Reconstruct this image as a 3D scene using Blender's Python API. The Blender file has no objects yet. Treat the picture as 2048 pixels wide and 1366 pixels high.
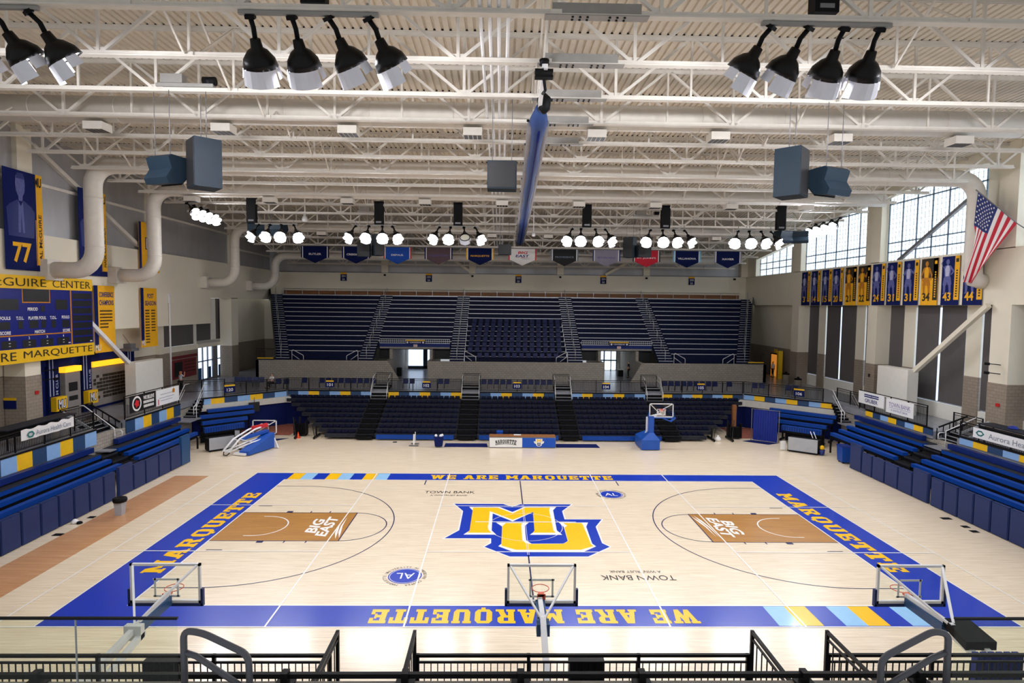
import bpy, math, random
from mathutils import Vector, Matrix
random.seed(7)
SC = bpy.context.scene
COL = SC.collection
PI = math.pi

# ---------------------------------------------------------------- colours and materials
def lin(c):
    out = []
    for v in c[:3]:
        v = v / 255.0
        out.append(v / 12.92 if v <= 0.04045 else ((v + 0.055) / 1.055) ** 2.4)
    return (out[0], out[1], out[2], 1.0)

MATS = {}
def mat(name, rgb, rough=0.6, metal=0.0, var=0.06, scale=3.0, stretch=(1, 1, 1), coat=0.0, bump=0.0, emit=None, estr=0.0, spec=0.5, tr=0.0, alpha=1.0):
    m = bpy.data.materials.new(name)
    m.use_nodes = True
    nt = m.node_tree
    b = nt.nodes['Principled BSDF']
    b.inputs['Roughness'].default_value = rough
    b.inputs['Metallic'].default_value = metal
    b.inputs['Coat Weight'].default_value = coat
    b.inputs['Coat Roughness'].default_value = 0.1
    b.inputs['Specular IOR Level'].default_value = spec
    b.inputs['Transmission Weight'].default_value = tr
    b.inputs['Alpha'].default_value = alpha
    c = lin(rgb)
    b.inputs['Base Color'].default_value = c
    if var > 0:
        tc = nt.nodes.new('ShaderNodeTexCoord')
        mp = nt.nodes.new('ShaderNodeMapping')
        mp.inputs['Scale'].default_value = stretch
        nz = nt.nodes.new('ShaderNodeTexNoise')
        nz.inputs['Scale'].default_value = scale
        nz.inputs['Detail'].default_value = 3
        rp = nt.nodes.new('ShaderNodeValToRGB')
        rp.color_ramp.elements[0].position = 0.3
        rp.color_ramp.elements[1].position = 0.7
        rp.color_ramp.elements[0].color = tuple(v * (1 - var) for v in c[:3]) + (1,)
        rp.color_ramp.elements[1].color = tuple(min(1, v * (1 + var)) for v in c[:3]) + (1,)
        nt.links.new(tc.outputs['Object'], mp.inputs['Vector'])
        nt.links.new(mp.outputs['Vector'], nz.inputs['Vector'])
        nt.links.new(nz.outputs['Fac'], rp.inputs['Fac'])
        nt.links.new(rp.outputs['Color'], b.inputs['Base Color'])
        if bump > 0:
            bp = nt.nodes.new('ShaderNodeBump')
            bp.inputs['Strength'].default_value = bump
            bp.inputs['Distance'].default_value = 0.02
            nt.links.new(nz.outputs['Fac'], bp.inputs['Height'])
            nt.links.new(bp.outputs['Normal'], b.inputs['Normal'])
    if emit:
        b.inputs['Emission Color'].default_value = lin(emit)
        b.inputs['Emission Strength'].default_value = estr
    MATS[name] = m
    return m

def wood(name, c1, c2, c3, strip=0.057, length=1.6, rough=0.14, coat=0.35, bright=1.0):
    m = bpy.data.materials.new(name); m.use_nodes = True
    nt = m.node_tree; N = nt.nodes; L = nt.links
    b = N['Principled BSDF']
    b.inputs['Roughness'].default_value = rough + 0.16
    b.inputs['Coat Weight'].default_value = coat
    b.inputs['Coat Roughness'].default_value = rough
    tc = N.new('ShaderNodeTexCoord')
    br = N.new('ShaderNodeTexBrick')
    br.inputs['Scale'].default_value = 1.0
    br.inputs['Brick Width'].default_value = length
    br.inputs['Row Height'].default_value = strip
    br.inputs['Mortar Size'].default_value = 0.0012
    br.inputs['Color1'].default_value = lin(c1)
    br.inputs['Color2'].default_value = lin(c2)
    br.inputs['Mortar'].default_value = lin(c3)
    br.offset = 0.37
    mp = N.new('ShaderNodeMapping'); mp.inputs['Scale'].default_value = (0.5, 9.0, 1.0)
    nz = N.new('ShaderNodeTexNoise'); nz.inputs['Scale'].default_value = 1.6; nz.inputs['Detail'].default_value = 5
    rp = N.new('ShaderNodeValToRGB')
    rp.color_ramp.elements[0].color = (0.86, 0.83, 0.78, 1); rp.color_ramp.elements[0].position = 0.3
    rp.color_ramp.elements[1].color = (1.06, 1.06, 1.06, 1); rp.color_ramp.elements[1].position = 0.68
    mx = N.new('ShaderNodeMix'); mx.data_type = 'RGBA'; mx.blend_type = 'MULTIPLY'; mx.inputs[0].default_value = 1.0
    L.new(tc.outputs['Object'], br.inputs['Vector']); L.new(tc.outputs['Object'], mp.inputs['Vector'])
    L.new(mp.outputs['Vector'], nz.inputs['Vector']); L.new(nz.outputs['Fac'], rp.inputs['Fac'])
    L.new(br.outputs['Color'], mx.inputs[6]); L.new(rp.outputs['Color'], mx.inputs[7])
    L.new(mx.outputs[2], b.inputs['Base Color'])
    MATS[name] = m
    return m

def block(name, c1, c2, mortar, bw=0.4, bh=0.2, rough=0.85, axis='x'):
    """Concrete block or brick laid in courses on an upright wall."""
    m = bpy.data.materials.new(name); m.use_nodes = True
    nt = m.node_tree; N = nt.nodes; L = nt.links
    b = N['Principled BSDF']; b.inputs['Roughness'].default_value = rough
    tc = N.new('ShaderNodeTexCoord'); sp = N.new('ShaderNodeSeparateXYZ'); cb = N.new('ShaderNodeCombineXYZ')
    L.new(tc.outputs['Object'], sp.inputs[0])
    if axis == 'x':
        L.new(sp.outputs['X'], cb.inputs['X'])
    elif axis == 'y':
        L.new(sp.outputs['Y'], cb.inputs['X'])
    else:
        ad = N.new('ShaderNodeMath'); ad.operation = 'ADD'
        L.new(sp.outputs['X'], ad.inputs[0]); L.new(sp.outputs['Y'], ad.inputs[1]); L.new(ad.outputs[0], cb.inputs['X'])
    L.new(sp.outputs['Z'], cb.inputs['Y'])
    br = N.new('ShaderNodeTexBrick'); br.inputs['Scale'].default_value = 1.0
    br.inputs['Brick Width'].default_value = bw; br.inputs['Row Height'].default_value = bh
    br.inputs['Mortar Size'].default_value = 0.012
    br.inputs['Color1'].default_value = lin(c1); br.inputs['Color2'].default_value = lin(c2); br.inputs['Mortar'].default_value = lin(mortar)
    L.new(cb.outputs[0], br.inputs['Vector']); L.new(br.outputs['Color'], b.inputs['Base Color'])
    MATS[name] = m
    return m

# ---------------------------------------------------------------- mesh builder
class MB:
    def __init__(s):
        s.v = []; s.f = []; s.m = []; s.s = []
    def face(s, pts, m=0, smooth=False):
        i = len(s.v); s.v += [tuple(p) for p in pts]
        s.f.append(tuple(range(i, i + len(pts)))); s.m.append(m); s.s.append(smooth)
    def geo(s, verts, faces, m=0, smooth=False):
        i = len(s.v); s.v += [tuple(p) for p in verts]
        for f in faces:
            s.f.append(tuple(i + k for k in f)); s.m.append(m); s.s.append(smooth)
    def hexa(s, p, m=0):
        """p: four bottom corners then four top corners, each going round the same way."""
        s.geo(p, [(3, 2, 1, 0), (4, 5, 6, 7), (0, 1, 5, 4), (1, 2, 6, 5), (2, 3, 7, 6), (3, 0, 4, 7)], m)
    def box(s, x0, x1, y0, y1, z0, z1, m=0):
        s.hexa([(x0, y0, z0), (x1, y0, z0), (x1, y1, z0), (x0, y1, z0), (x0, y0, z1), (x1, y0, z1), (x1, y1, z1), (x0, y1, z1)], m)
    def cbox(s, c, d, m=0, M=None):
        h = [v / 2 for v in d]
        p = [(-h[0], -h[1], -h[2]), (h[0], -h[1], -h[2]), (h[0], h[1], -h[2]), (-h[0], h[1], -h[2]),
             (-h[0], -h[1], h[2]), (h[0], -h[1], h[2]), (h[0], h[1], h[2]), (-h[0], h[1], h[2])]
        if M is not None:
            p = [M @ Vector(q) for q in p]
        s.hexa([(q[0] + c[0], q[1] + c[1], q[2] + c[2]) for q in p], m)
    def bar(s, a, b, w, h=None, m=0, up=(0, 0, 1)):
        """A straight member of rectangular section from a to b."""
        h = h or w
        a = Vector(a); b = Vector(b); d = (b - a)
        if d.length < 1e-6: return
        d.normalize(); u = Vector(up)
        if abs(d.dot(u)) > 0.98: u = Vector((1, 0, 0))
        r = d.cross(u).normalized() * (w / 2); t = r.normalized().cross(d).normalized() * (h / 2)
        p = [a - r - t, a + r - t, a + r + t, a - r + t, b - r - t, b + r - t, b + r + t, b - r + t]
        s.geo(p, [(3, 2, 1, 0), (4, 5, 6, 7), (0, 1, 5, 4), (1, 2, 6, 5), (2, 3, 7, 6), (3, 0, 4, 7)], m)
    def tube(s, pts, r, n=8, m=0, caps=True, smooth=True):
        """Round pipe along a polyline; r may be one radius or one per point."""
        pts = [Vector(p) for p in pts]; k = len(pts)
        rr = r if isinstance(r, (list, tuple)) else [r] * k
        base = len(s.v); prev = None
        for i, p in enumerate(pts):
            if i == 0: d = pts[1] - p
            elif i == k - 1: d = p - pts[i - 1]
            else: d = (pts[i + 1] - p).normalized() + (p - pts[i - 1]).normalized()
            d.normalize()
            if prev is None:
                u = Vector((0, 0, 1)) if abs(d.z) < 0.9 else Vector((1, 0, 0))
                a = d.cross(u).normalized()
            else:
                a = (prev - d * prev.dot(d)).normalized()
            prev = a; b = d.cross(a)
            for j in range(n):
                t = 2 * PI * j / n
                s.v.append(tuple(p + (a * math.cos(t) + b * math.sin(t)) * rr[i]))
        for i in range(k - 1):
            for j in range(n):
                q = base + i * n; j2 = (j + 1) % n
                s.f.append((q + j, q + j2, q + n + j2, q + n + j)); s.m.append(m); s.s.append(smooth)
        if caps:
            s.f.append(tuple(base + j for j in reversed(range(n)))); s.m.append(m); s.s.append(False)
            e = base + (k - 1) * n
            s.f.append(tuple(e + j for j in range(n))); s.m.append(m); s.s.append(False)
    def lathe(s, prof, c=(0, 0, 0), n=16, m=0, M=None, smooth=True, close=True):
        """Spin (radius, height) pairs about z; M turns the result."""
        base = len(s.v)
        for r, z in prof:
            for j in range(n):
                t = 2 * PI * j / n
                p = Vector((r * math.cos(t), r * math.sin(t), z))
                if M is not None: p = M @ p
                s.v.append((p.x + c[0], p.y + c[1], p.z + c[2]))
        for i in range(len(prof) - 1):
            for j in range(n):
                q = base + i * n; j2 = (j + 1) % n
                s.f.append((q + j, q + j2, q + n + j2, q + n + j)); s.m.append(m); s.s.append(smooth)
        if close:
            if prof[0][0] > 1e-5:
                s.f.append(tuple(base + j for j in reversed(range(n)))); s.m.append(m); s.s.append(False)
            e = base + (len(prof) - 1) * n
            if prof[-1][0] > 1e-5:
                s.f.append(tuple(e + j for j in range(n))); s.m.append(m); s.s.append(False)
    def prism(s, poly, axis, lo, hi, m=0):
        """poly: 2-D outline; pushed along axis from lo to hi.  x: (y,z)  y: (x,z)  z: (x,y)"""
        def P(p, t):
            if axis == 'x': return (t, p[0], p[1])
            if axis == 'y': return (p[0], t, p[1])
            return (p[0], p[1], t)
        n = len(poly)
        s.geo([P(p, lo) for p in poly] + [P(p, hi) for p in poly],
              [tuple(reversed(range(n))), tuple(range(n, 2 * n))] + [(i, (i + 1) % n, n + (i + 1) % n, n + i) for i in range(n)], m)
    def flat(s, poly, o, ux, uy, m=0):
        """A flat figure: 2-D outline placed at o along the directions ux, uy."""
        o = Vector(o); ux = Vector(ux); uy = Vector(uy)
        s.face([o + ux * p[0] + uy * p[1] for p in poly], m)
    def rect(s, x0, x1, y0, y1, o, ux, uy, m=0):
        s.flat([(x0, y0), (x1, y0), (x1, y1), (x0, y1)], o, ux, uy, m)
    def stroke(s, poly, w, o, ux, uy, m=0, closed=False):
        """A drawn line of width w along a 2-D polyline, mitred at the corners."""
        P = [Vector((p[0], p[1])) for p in poly]; n = len(P)
        L = []; Rr = []
        for i in range(n):
            if closed:
                a, b = P[i - 1], P[(i + 1) % n]
            else:
                a, b = P[max(i - 1, 0)], P[min(i + 1, n - 1)]
            d1 = (P[i] - a); d2 = (b - P[i])
            if d1.length < 1e-9: d1 = d2
            if d2.length < 1e-9: d2 = d1
            d1 = d1.normalized(); d2 = d2.normalized()
            n1 = Vector((-d1.y, d1.x)); n2 = Vector((-d2.y, d2.x)); q = n1 + n2
            if q.length < 1e-6: q = n1
            q.normalize(); k = min(2.0, 1 / max(0.3, q.dot(n1)))
            L.append(P[i] + q * (w / 2 * k)); Rr.append(P[i] - q * (w / 2 * k))
        for i in range(n if closed else n - 1):
            j = (i + 1) % n
            s.flat([Rr[i], Rr[j], L[j], L[i]], o, ux, uy, m)
    def text(s, string, o, ux, uy, h, w=None, m=0, bold=0.0, shear=0.0, align='c', depth=0.0):
        """Lettering of cap height h (and overall width w) lying in the plane of ux, uy, centred at o."""
        V, F = glyphs(string, bold)
        if not V: return
        x0 = min(p[0] for p in V); x1 = max(p[0] for p in V); y0 = min(p[1] for p in V); y1 = max(p[1] for p in V)
        sy = h / max(1e-6, y1 - y0); sx = (w / max(1e-6, x1 - x0)) if w else sy
        cx = (x0 + x1) / 2 if align == 'c' else x0
        cy = (y0 + y1) / 2
        o = Vector(o); ux = Vector(ux).normalized(); uy = Vector(uy).normalized(); nn = ux.cross(uy)
        pts = []
        for x, y in V:
            yy = (y - cy) * sy; xx = (x - cx) * sx + shear * yy
            pts.append(o + ux * xx + uy * yy)
        s.geo(pts, F, m)
    def slab(s, string, o, ux, uy, h, w, m=0, gap=0.14, space=0.55):
        """Heavy slab-serif block lettering fitted into width w, lower left corner at o."""
        tot = 0; items = []
        for ch in string:
            if ch == ' ':
                tot += space; continue
            items.append((tot, ch)); tot += SLAB[ch][0] + gap
        tot -= gap
        k = w / tot; o = Vector(o); ux = Vector(ux).normalized(); uy = Vector(uy).normalized()
        for x, ch in items:
            for j, poly in enumerate(SLAB[ch][1]):
                nn = ux.cross(uy) * (.0006 * j)
                s.face([o + nn + ux * ((x + p[0]) * k) + uy * (p[1] * h) for p in poly], m)
    def build(s, name, mats, parent=None, origin=None):
        if not isinstance(mats, (list, tuple)): mats = [mats]
        if origin is None:
            origin = parent_origin(parent) if parent is not None else (0, 0, 0)
        me = bpy.data.meshes.new(name)
        ox, oy, oz = origin
        me.from_pydata([(v[0] - ox, v[1] - oy, v[2] - oz) for v in s.v], [], s.f)
        for q in mats: me.materials.append(MATS[q] if isinstance(q, str) else q)
        me.polygons.foreach_set('material_index', s.m)
        me.polygons.foreach_set('use_smooth', s.s)
        me.update()
        o = bpy.data.objects.new(name, me)
        COL.objects.link(o)
        if parent is not None: o.parent = parent
        else: o.location = origin
        return o

ORG = {}
def parent_origin(p):
    return ORG.get(p.name, (0, 0, 0))

GL = {}
def glyphs(string, bold=0.0):
    key = (string, bold)
    if key in GL: return GL[key]
    cu = bpy.data.curves.new('lettering', 'FONT')
    cu.body = string; cu.size = 1.0; cu.offset = bold; cu.resolution_u = 3; cu.fill_mode = 'FRONT'
    cu.dimensions = '2D'
    o = bpy.data.objects.new('lettering', cu); COL.objects.link(o)
    dg = bpy.context.evaluated_depsgraph_get(); dg.update()
    me = bpy.data.meshes.new_from_object(o.evaluated_get(dg))
    V = [(v.co.x, v.co.y) for v in me.vertices]; F = [tuple(p.vertices) for p in me.polygons]
    # keep every face looking along +normal of the text plane
    out = []
    for f in F:
        a = 0
        for i in range(len(f)):
            p, q = V[f[i]], V[f[(i + 1) % len(f)]]; a += p[0] * q[1] - q[0] * p[1]
        out.append(f if a >= 0 else tuple(reversed(f)))
    bpy.data.objects.remove(o); bpy.data.curves.remove(cu); bpy.data.meshes.remove(me)
    GL[key] = (V, out)
    return GL[key]

def R4(x0, x1, y0, y1): return [(x0, y0), (x1, y0), (x1, y1), (x0, y1)]
SLAB = {
 'E': (0.90, [R4(.06, .36, 0, 1), R4(0, .88, .80, 1), R4(0, .88, 0, .20), R4(.36, .62, .41, .59), R4(.54, .66, .32, .68), R4(.68, .88, .62, .80), R4(.68, .88, .20, .38)]),
 'T': (0.94, [R4(0, .94, .80, 1), R4(0, .20, .58, .80), R4(.74, .94, .58, .80), R4(.31, .63, .18, .80), R4(.20, .74, 0, .18)]),
 'A': (1.04, [[(.10, .10), (.36, .10), (.62, 1), (.32, 1)], [(.66, .10), (.94, .10), (.70, 1), (.42, 1)], R4(.26, .78, .24, .40), R4(0, .44, 0, .16), R4(.58, 1.04, 0, .16)]),
 'R': (1.02, [R4(.07, .37, 0, 1), R4(0, .46, 0, .16), [(0, .83), (.74, .83), (.90, .90), (.80, 1), (0, 1)], [(.60, .56), (.76, .48), (.92, .62), (.92, .88), (.80, .96), (.60, .86)], R4(.37, .74, .44, .60), [(.44, .46), (.76, .46), (.90, .12), (.60, .12)], R4(.58, 1.02, 0, .16)]),
 'Q': (0.98, [R4(.04, .34, .20, .80), R4(.64, .94, .20, .80), [(.04, .80), (.34, .80), (.34, .82), (.64, .82), (.64, .80), (.94, .80), (.78, 1), (.20, 1)], [(.20, 0), (.78, 0), (.94, .20), (.64, .20), (.64, .18), (.34, .18), (.34, .20), (.04, .20)], R4(.40, .62, -.14, .10)]),
 'U': (1.00, [R4(.07, .37, .20, 1), R4(.63, .93, .20, 1), [(.20, 0), (.80, 0), (.93, .20), (.63, .20), (.37, .20), (.07, .20)], R4(0, .44, .84, 1), R4(.56, 1, .84, 1)]),
 'M': (1.18, [R4(.07, .34, 0, 1), R4(.84, 1.11, 0, 1), [(.10, 1), (.36, 1), (.70, .28), (.46, .28)], [(1.08, 1), (.82, 1), (.48, .28), (.72, .28)], R4(0, .42, 0, .16), R4(.76, 1.18, 0, .16), R4(0, .30, .84, 1), R4(.88, 1.18, .84, 1)]),
 'W': (1.36, [[(.08, 1), (.36, 1), (.54, 0), (.30, 0)], [(.56, .9), (.82, .9), (.54, 0), (.30, 0)], [(.56, .9), (.80, .9), (1.06, 0), (.82, 0)], [(1.00, 1), (1.28, 1), (1.06, 0), (.82, 0)], R4(0, .46, .84, 1), R4(.90, 1.36, .84, 1), R4(.52, .84, .84, 1)]),
 'B': (1.0, []), 
}

# ---------------------------------------------------------------- scene-graph helpers
USED = {}
def tag(o, label, cat, group=None, kind=None):
    o['label'] = label; o['category'] = cat
    if group: o['group'] = group
    o['kind'] = kind or 'thing'
    return o
def thing(name, label, cat, loc, group=None, kind=None):
    o = bpy.data.objects.new(name, None); COL.objects.link(o)
    o.empty_display_size = 0.2
    o.location = loc; ORG[o.name] = tuple(loc)
    return tag(o, label, cat, group, kind)
def single(mb, name, mats, label, cat, group=None, kind=None):
    xs = [v[0] for v in mb.v]; ys = [v[1] for v in mb.v]; zs = [v[2] for v in mb.v]
    o = mb.build(name, mats, None, ((min(xs) + max(xs)) / 2, (min(ys) + max(ys)) / 2, min(zs)))
    ORG[o.name] = tuple(o.location)
    return tag(o, label, cat, group, kind)
def struct(mb, name, mats, parent=None, label=None, cat=None):
    o = mb.build(name, mats, parent)
    if parent is None:
        o['kind'] = 'structure'
        ORG[o.name] = (0, 0, 0)
        o['label'] = label or name.replace('_', ' ') + ' of the arena'
        o['category'] = cat or name.split('_')[0]
    return o
def copy_tree(o, loc=None, rot=None, label=None, group=None):
    c = o.copy(); COL.objects.link(c)
    if loc is not None: c.location = loc
    if rot is not None: c.rotation_euler = rot
    if label: c['label'] = label
    if group: c['group'] = group
    for ch in o.children:
        d = ch.copy(); COL.objects.link(d); d.parent = c
        for g in ch.children:
            e = g.copy(); COL.objects.link(e); e.parent = d
    return c
ORD = ['first', 'second', 'third', 'fourth', 'fifth', 'sixth', 'seventh', 'eighth', 'ninth', 'tenth', 'eleventh', 'twelfth', 'thirteenth',
       'fourteenth', 'fifteenth', 'sixteenth', 'seventeenth', 'eighteenth', 'nineteenth', 'twentieth']
# ---------------------------------------------------------------- materials
wood('maple', (244, 229, 205), (237, 219, 192), (212, 190, 158), coat=0.3)
wood('red_oak', (214, 164, 118), (202, 148, 102), (168, 118, 78))
wood('lane_wood', (196, 140, 62), (178, 122, 48), (140, 92, 36))
def paint(n, c): mat(n, c, rough=0.3, var=0.03, coat=0.22, spec=0.25)
paint('paint_blue', (0, 52, 178)); paint('paint_gold', (255, 196, 4)); paint('paint_sky', (150, 200, 240)); paint('paint_white', (246, 244, 240))
paint('paint_navy', (24, 32, 84)); paint('paint_black', (30, 28, 30))
mat('steel_cream', (222, 216, 206), rough=0.5, var=0.05)
mat('steel_grey', (150, 147, 142), rough=0.5, var=0.06)
mat('deck_cream', (220, 210, 193), rough=0.6, var=0.04)
mat('duct_cream', (222, 216, 206), rough=0.5, var=0.04)
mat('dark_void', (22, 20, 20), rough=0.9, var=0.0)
mat('wall_cream', (236, 229, 210), rough=0.85, var=0.02, scale=0.6)
mat('wall_white', (240, 237, 228), rough=0.8, var=0.02)
mat('panel_grey', (178, 178, 180), rough=0.45, metal=0.35, var=0.10, scale=0.8, stretch=(1, 1, .4))
block('dado_block', (158, 144, 128), (150, 137, 121), (128, 118, 105), axis='xy')
block('concrete_block', (168, 160, 148), (158, 150, 139), (120, 114, 106), axis='xy')
mat('concrete', (150, 145, 136), rough=0.85, var=0.1)
mat('concourse_floor', (140, 142, 150), rough=0.25, var=0.08)
mat('navy_vinyl', (34, 50, 98), rough=0.45, spec=0.25, var=0.05)
mat('teal_vinyl', (20, 70, 118), rough=0.42, var=0.05)
mat('bench_blue', (8, 64, 152), rough=0.45, spec=0.25, var=0.05)
mat('bench_navy', (12, 38, 108), rough=0.45, spec=0.25, var=0.05)
mat('seat_navy', (11, 17, 42), rough=0.5, spec=0.12, var=0.08)
mat('chair_navy', (12, 26, 80), rough=0.4, spec=0.2, var=0.06)
mat('plank_navy', (15, 24, 56), rough=0.5, spec=0.12, var=0.08)
mat('deck_dark', (44, 46, 54), rough=0.6, spec=0.15, var=0.08)
mat('nosing', (168, 172, 178), rough=0.4, metal=0.3, var=0.04)
mat('aluminium', (205, 208, 212), rough=0.35, metal=0.4, var=0.04)
mat('black_steel', (18, 18, 20), rough=0.45, spec=0.2, var=0.05)
mat('black_matt', (12, 12, 14), rough=0.6, spec=0.15, var=0.05)
mat('dark_box', (16, 32, 44), rough=0.45, spec=0.3, var=0.06)
mat('white_steel', (238, 238, 240), rough=0.35, var=0.03)
mat('grey_steel', (120, 120, 124), rough=0.4, metal=0.3, var=0.05)
mat('chrome', (200, 202, 206), rough=0.2, metal=0.9, var=0.03)
mat('pipe_grey', (96, 96, 102), rough=0.35, metal=0.2, var=0.05)
mat('banner_navy', (16, 28, 88), rough=0.75, spec=0.15, var=0.06)
mat('banner_gold', (245, 180, 20), rough=0.75, var=0.05)
mat('banner_white', (236, 234, 232), rough=0.75, var=0.03)
mat('ink_violet', (92, 98, 158), rough=0.75, var=0.12, scale=6)
mat('ink_light', (186, 188, 218), rough=0.75, var=0.1, scale=6)
mat('ink_amber', (190, 120, 14), rough=0.75, var=0.12, scale=6)
mat('ink_dark', (44, 34, 22), rough=0.75, var=0.1)
mat('panel_navy', (32, 66, 108), rough=0.6, var=0.04)
mat('panel_sky', (140, 182, 232), rough=0.6, var=0.04)
mat('panel_gold', (250, 196, 10), rough=0.6, var=0.04)
mat('sign_gold', (242, 192, 14), rough=0.55, var=0.03)
mat('sign_blue', (10, 24, 118), rough=0.4, var=0.05)
mat('sign_black', (18, 18, 20), rough=0.5, var=0.04)
mat('lens_black', (10, 9, 9), rough=0.4, spec=0.25, var=0.05)
mat('shade_grey', (92, 88, 88), rough=0.85, var=0.05, stretch=(1, 1, .2))
mat('orange', (235, 70, 20), rough=0.5, var=0.05)
mat('red', (200, 30, 30), rough=0.5, var=0.05)
mat('hoop_orange', (222, 88, 56), rough=0.4, var=0.04)
mat('net_white', (236, 236, 232), rough=0.8, var=0.03)
mat('goal_blue', (14, 78, 172), rough=0.45, var=0.05)
mat('curtain_navy', (36, 62, 116), rough=0.7, var=0.08)
mat('curtain_mesh', (128, 124, 128), rough=0.8, var=0.12)
mat('curtain_royal', (16, 42, 140), rough=0.7, var=0.08)
mat('flag_red', (196, 24, 52), rough=0.7, var=0.05)
mat('flag_blue', (28, 44, 112), rough=0.7, var=0.05)
mat('flag_white', (242, 240, 240), rough=0.7, var=0.03)
mat('wood_brown', (150, 96, 52), rough=0.6, var=0.15, stretch=(.3, 4, 4))
mat('red_brick', (150, 84, 66), rough=0.8, var=0.15)
mat('maroon', (112, 34, 40), rough=0.5, var=0.1)
mat('plastic_grey', (168, 172, 180), rough=0.5, var=0.05)
mat('panel_white', (236, 238, 240), rough=0.6, var=0.03)
mat('skin', (214, 160, 130), rough=0.6, var=0.04)
mat('hair_dark', (36, 26, 22), rough=0.7, var=0.1)
mat('hair_ginger', (168, 92, 48), rough=0.7, var=0.1)
mat('cloth_white', (238, 238, 238), rough=0.85, var=0.04)
mat('cloth_pale', (196, 200, 210), rough=0.85, var=0.05)
mat('cloth_black', (24, 24, 28), rough=0.85, var=0.06)
mat('green_logo', (20, 110, 110), rough=0.6, var=0.02)
mat('text_grey', (110, 122, 140), rough=0.6, var=0.02)
mat('text_navy', (24, 40, 110), rough=0.6, var=0.02)
mat('text_violet', (96, 84, 150), rough=0.6, var=0.02)
mat('text_red', (206, 32, 40), rough=0.6, var=0.02)
mat('conf_navy', (8, 22, 72), rough=0.75, spec=0.15, var=0.06); mat('conf_blue', (10, 78, 186), rough=0.75, var=0.05); mat('conf_plum', (92, 70, 78), rough=0.75, var=0.06)
mat('conf_grey', (142, 138, 156), rough=0.75, var=0.05); mat('conf_red', (200, 20, 48), rough=0.75, var=0.05); mat('conf_black', (20, 20, 22), rough=0.75, var=0.05)
mat('conf_sky', (110, 190, 230), rough=0.75, var=0.04)
mat('lamp_lens', (255, 255, 255), rough=0.3, var=0, emit=(250, 250, 255), estr=190)
mat('lamp_off', (210, 214, 200), rough=0.3, var=0.02)
mat('visor_white', (236, 236, 246), rough=0.5, var=0.03)
mat('daylight', (240, 246, 255), rough=0.5, var=0, emit=(226, 240, 255), estr=1.75)
mat('daylight_low', (240, 246, 255), rough=0.5, var=0, emit=(205, 226, 255), estr=1.5)
mat('muntin', (92, 112, 128), rough=0.5, var=0.03)
mat('muntin_pale', (196, 206, 206), rough=0.5, var=0.03)
mat('warm_light', (255, 190, 40), rough=0.5, var=0, emit=(255, 176, 30), estr=1.3)
mat('warm_room', (240, 170, 80), rough=0.6, var=0.05, emit=(240, 150, 60), estr=0.5)
mat('chalk', (210, 208, 200), rough=0.8, var=0.03)
mat('kiosk_grey', (138, 132, 128), rough=0.6, var=0.05)
# clear sheets: backboards and guards
def glass(name, tint, refl=0.05):
    m = bpy.data.materials.new(name); m.use_nodes = True
    nt = m.node_tree; N = nt.nodes; L = nt.links
    for n in list(N):
        if n.type != 'OUTPUT_MATERIAL': N.remove(n)
    out = [n for n in N if n.type == 'OUTPUT_MATERIAL'][0]
    t = N.new('ShaderNodeBsdfTransparent'); t.inputs['Color'].default_value = lin(tint)
    g = N.new('ShaderNodeBsdfGlossy'); g.inputs['Roughness'].default_value = 0.03
    mx = N.new('ShaderNodeMixShader'); mx.inputs[0].default_value = refl
    L.new(t.outputs[0], mx.inputs[1]); L.new(g.outputs[0], mx.inputs[2]); L.new(mx.outputs[0], out.inputs['Surface'])
    MATS[name] = m
glass('clear_sheet', (252, 254, 253), .03); glass('guard_glass', (249, 252, 246), .02)
# ================================================================ THE FLOOR AND ITS PAINT
UP = ((1, 0, 0), (0, 1, 0))
b = MB(); b.box(-27.0, 27.6, -20.0, 24.6, -0.3, 0.0)
floor = struct(b, 'floor', 'maple', label='pale maple sports floor of the arena', cat='floor')
b = MB(); b.box(-21.25, -19.2, -17.0, 8.3, 0.0002, 0.002)
struct(b, 'floor_strip', 'red_oak', floor)
HL, HW, OL, OW = 14.325, 7.62, 16.5, 9.02

def layer(k): return (0, 0, 0.003 * k)
# blue border and its gold and pale stripes
b = MB()
o = layer(1)
b.rect(-OL, OL, HW, OW, o, *UP, 0); b.rect(-OL, OL, -OW, -HW, o, *UP, 0)
b.rect(-OL, -HL, -HW, HW, o, *UP, 0); b.rect(HL, OL, -HW, HW, o, *UP, 0)
o = layer(2)
for i, c in enumerate((1, 2, 0, 1, 2, 0, 1, 2)):
    if c: b.rect(-14.2 + .757 * i, -14.2 + .757 * (i + 1), HW + .04, OW - .05, o, *UP, c)
for i, c in enumerate((2, 1, 0, 2, 1, 0, 2, 1)):
    if c: b.rect(8.22 + .763 * i, min(14.3, 8.22 + .763 * (i + 1)), -OW + .05, -HW - .04, o, *UP, c)
struct(b, 'border_paint', ['paint_blue', 'paint_gold', 'paint_sky'], floor)
# the two lanes
b = MB()
for s in (-1, 1):
    b.rect(min(s * HL, s * 8.53), max(s * HL, s * 8.53), -1.83, 1.83, layer(1), *UP, 0)
struct(b, 'lane_stain', 'lane_wood', floor)
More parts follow.
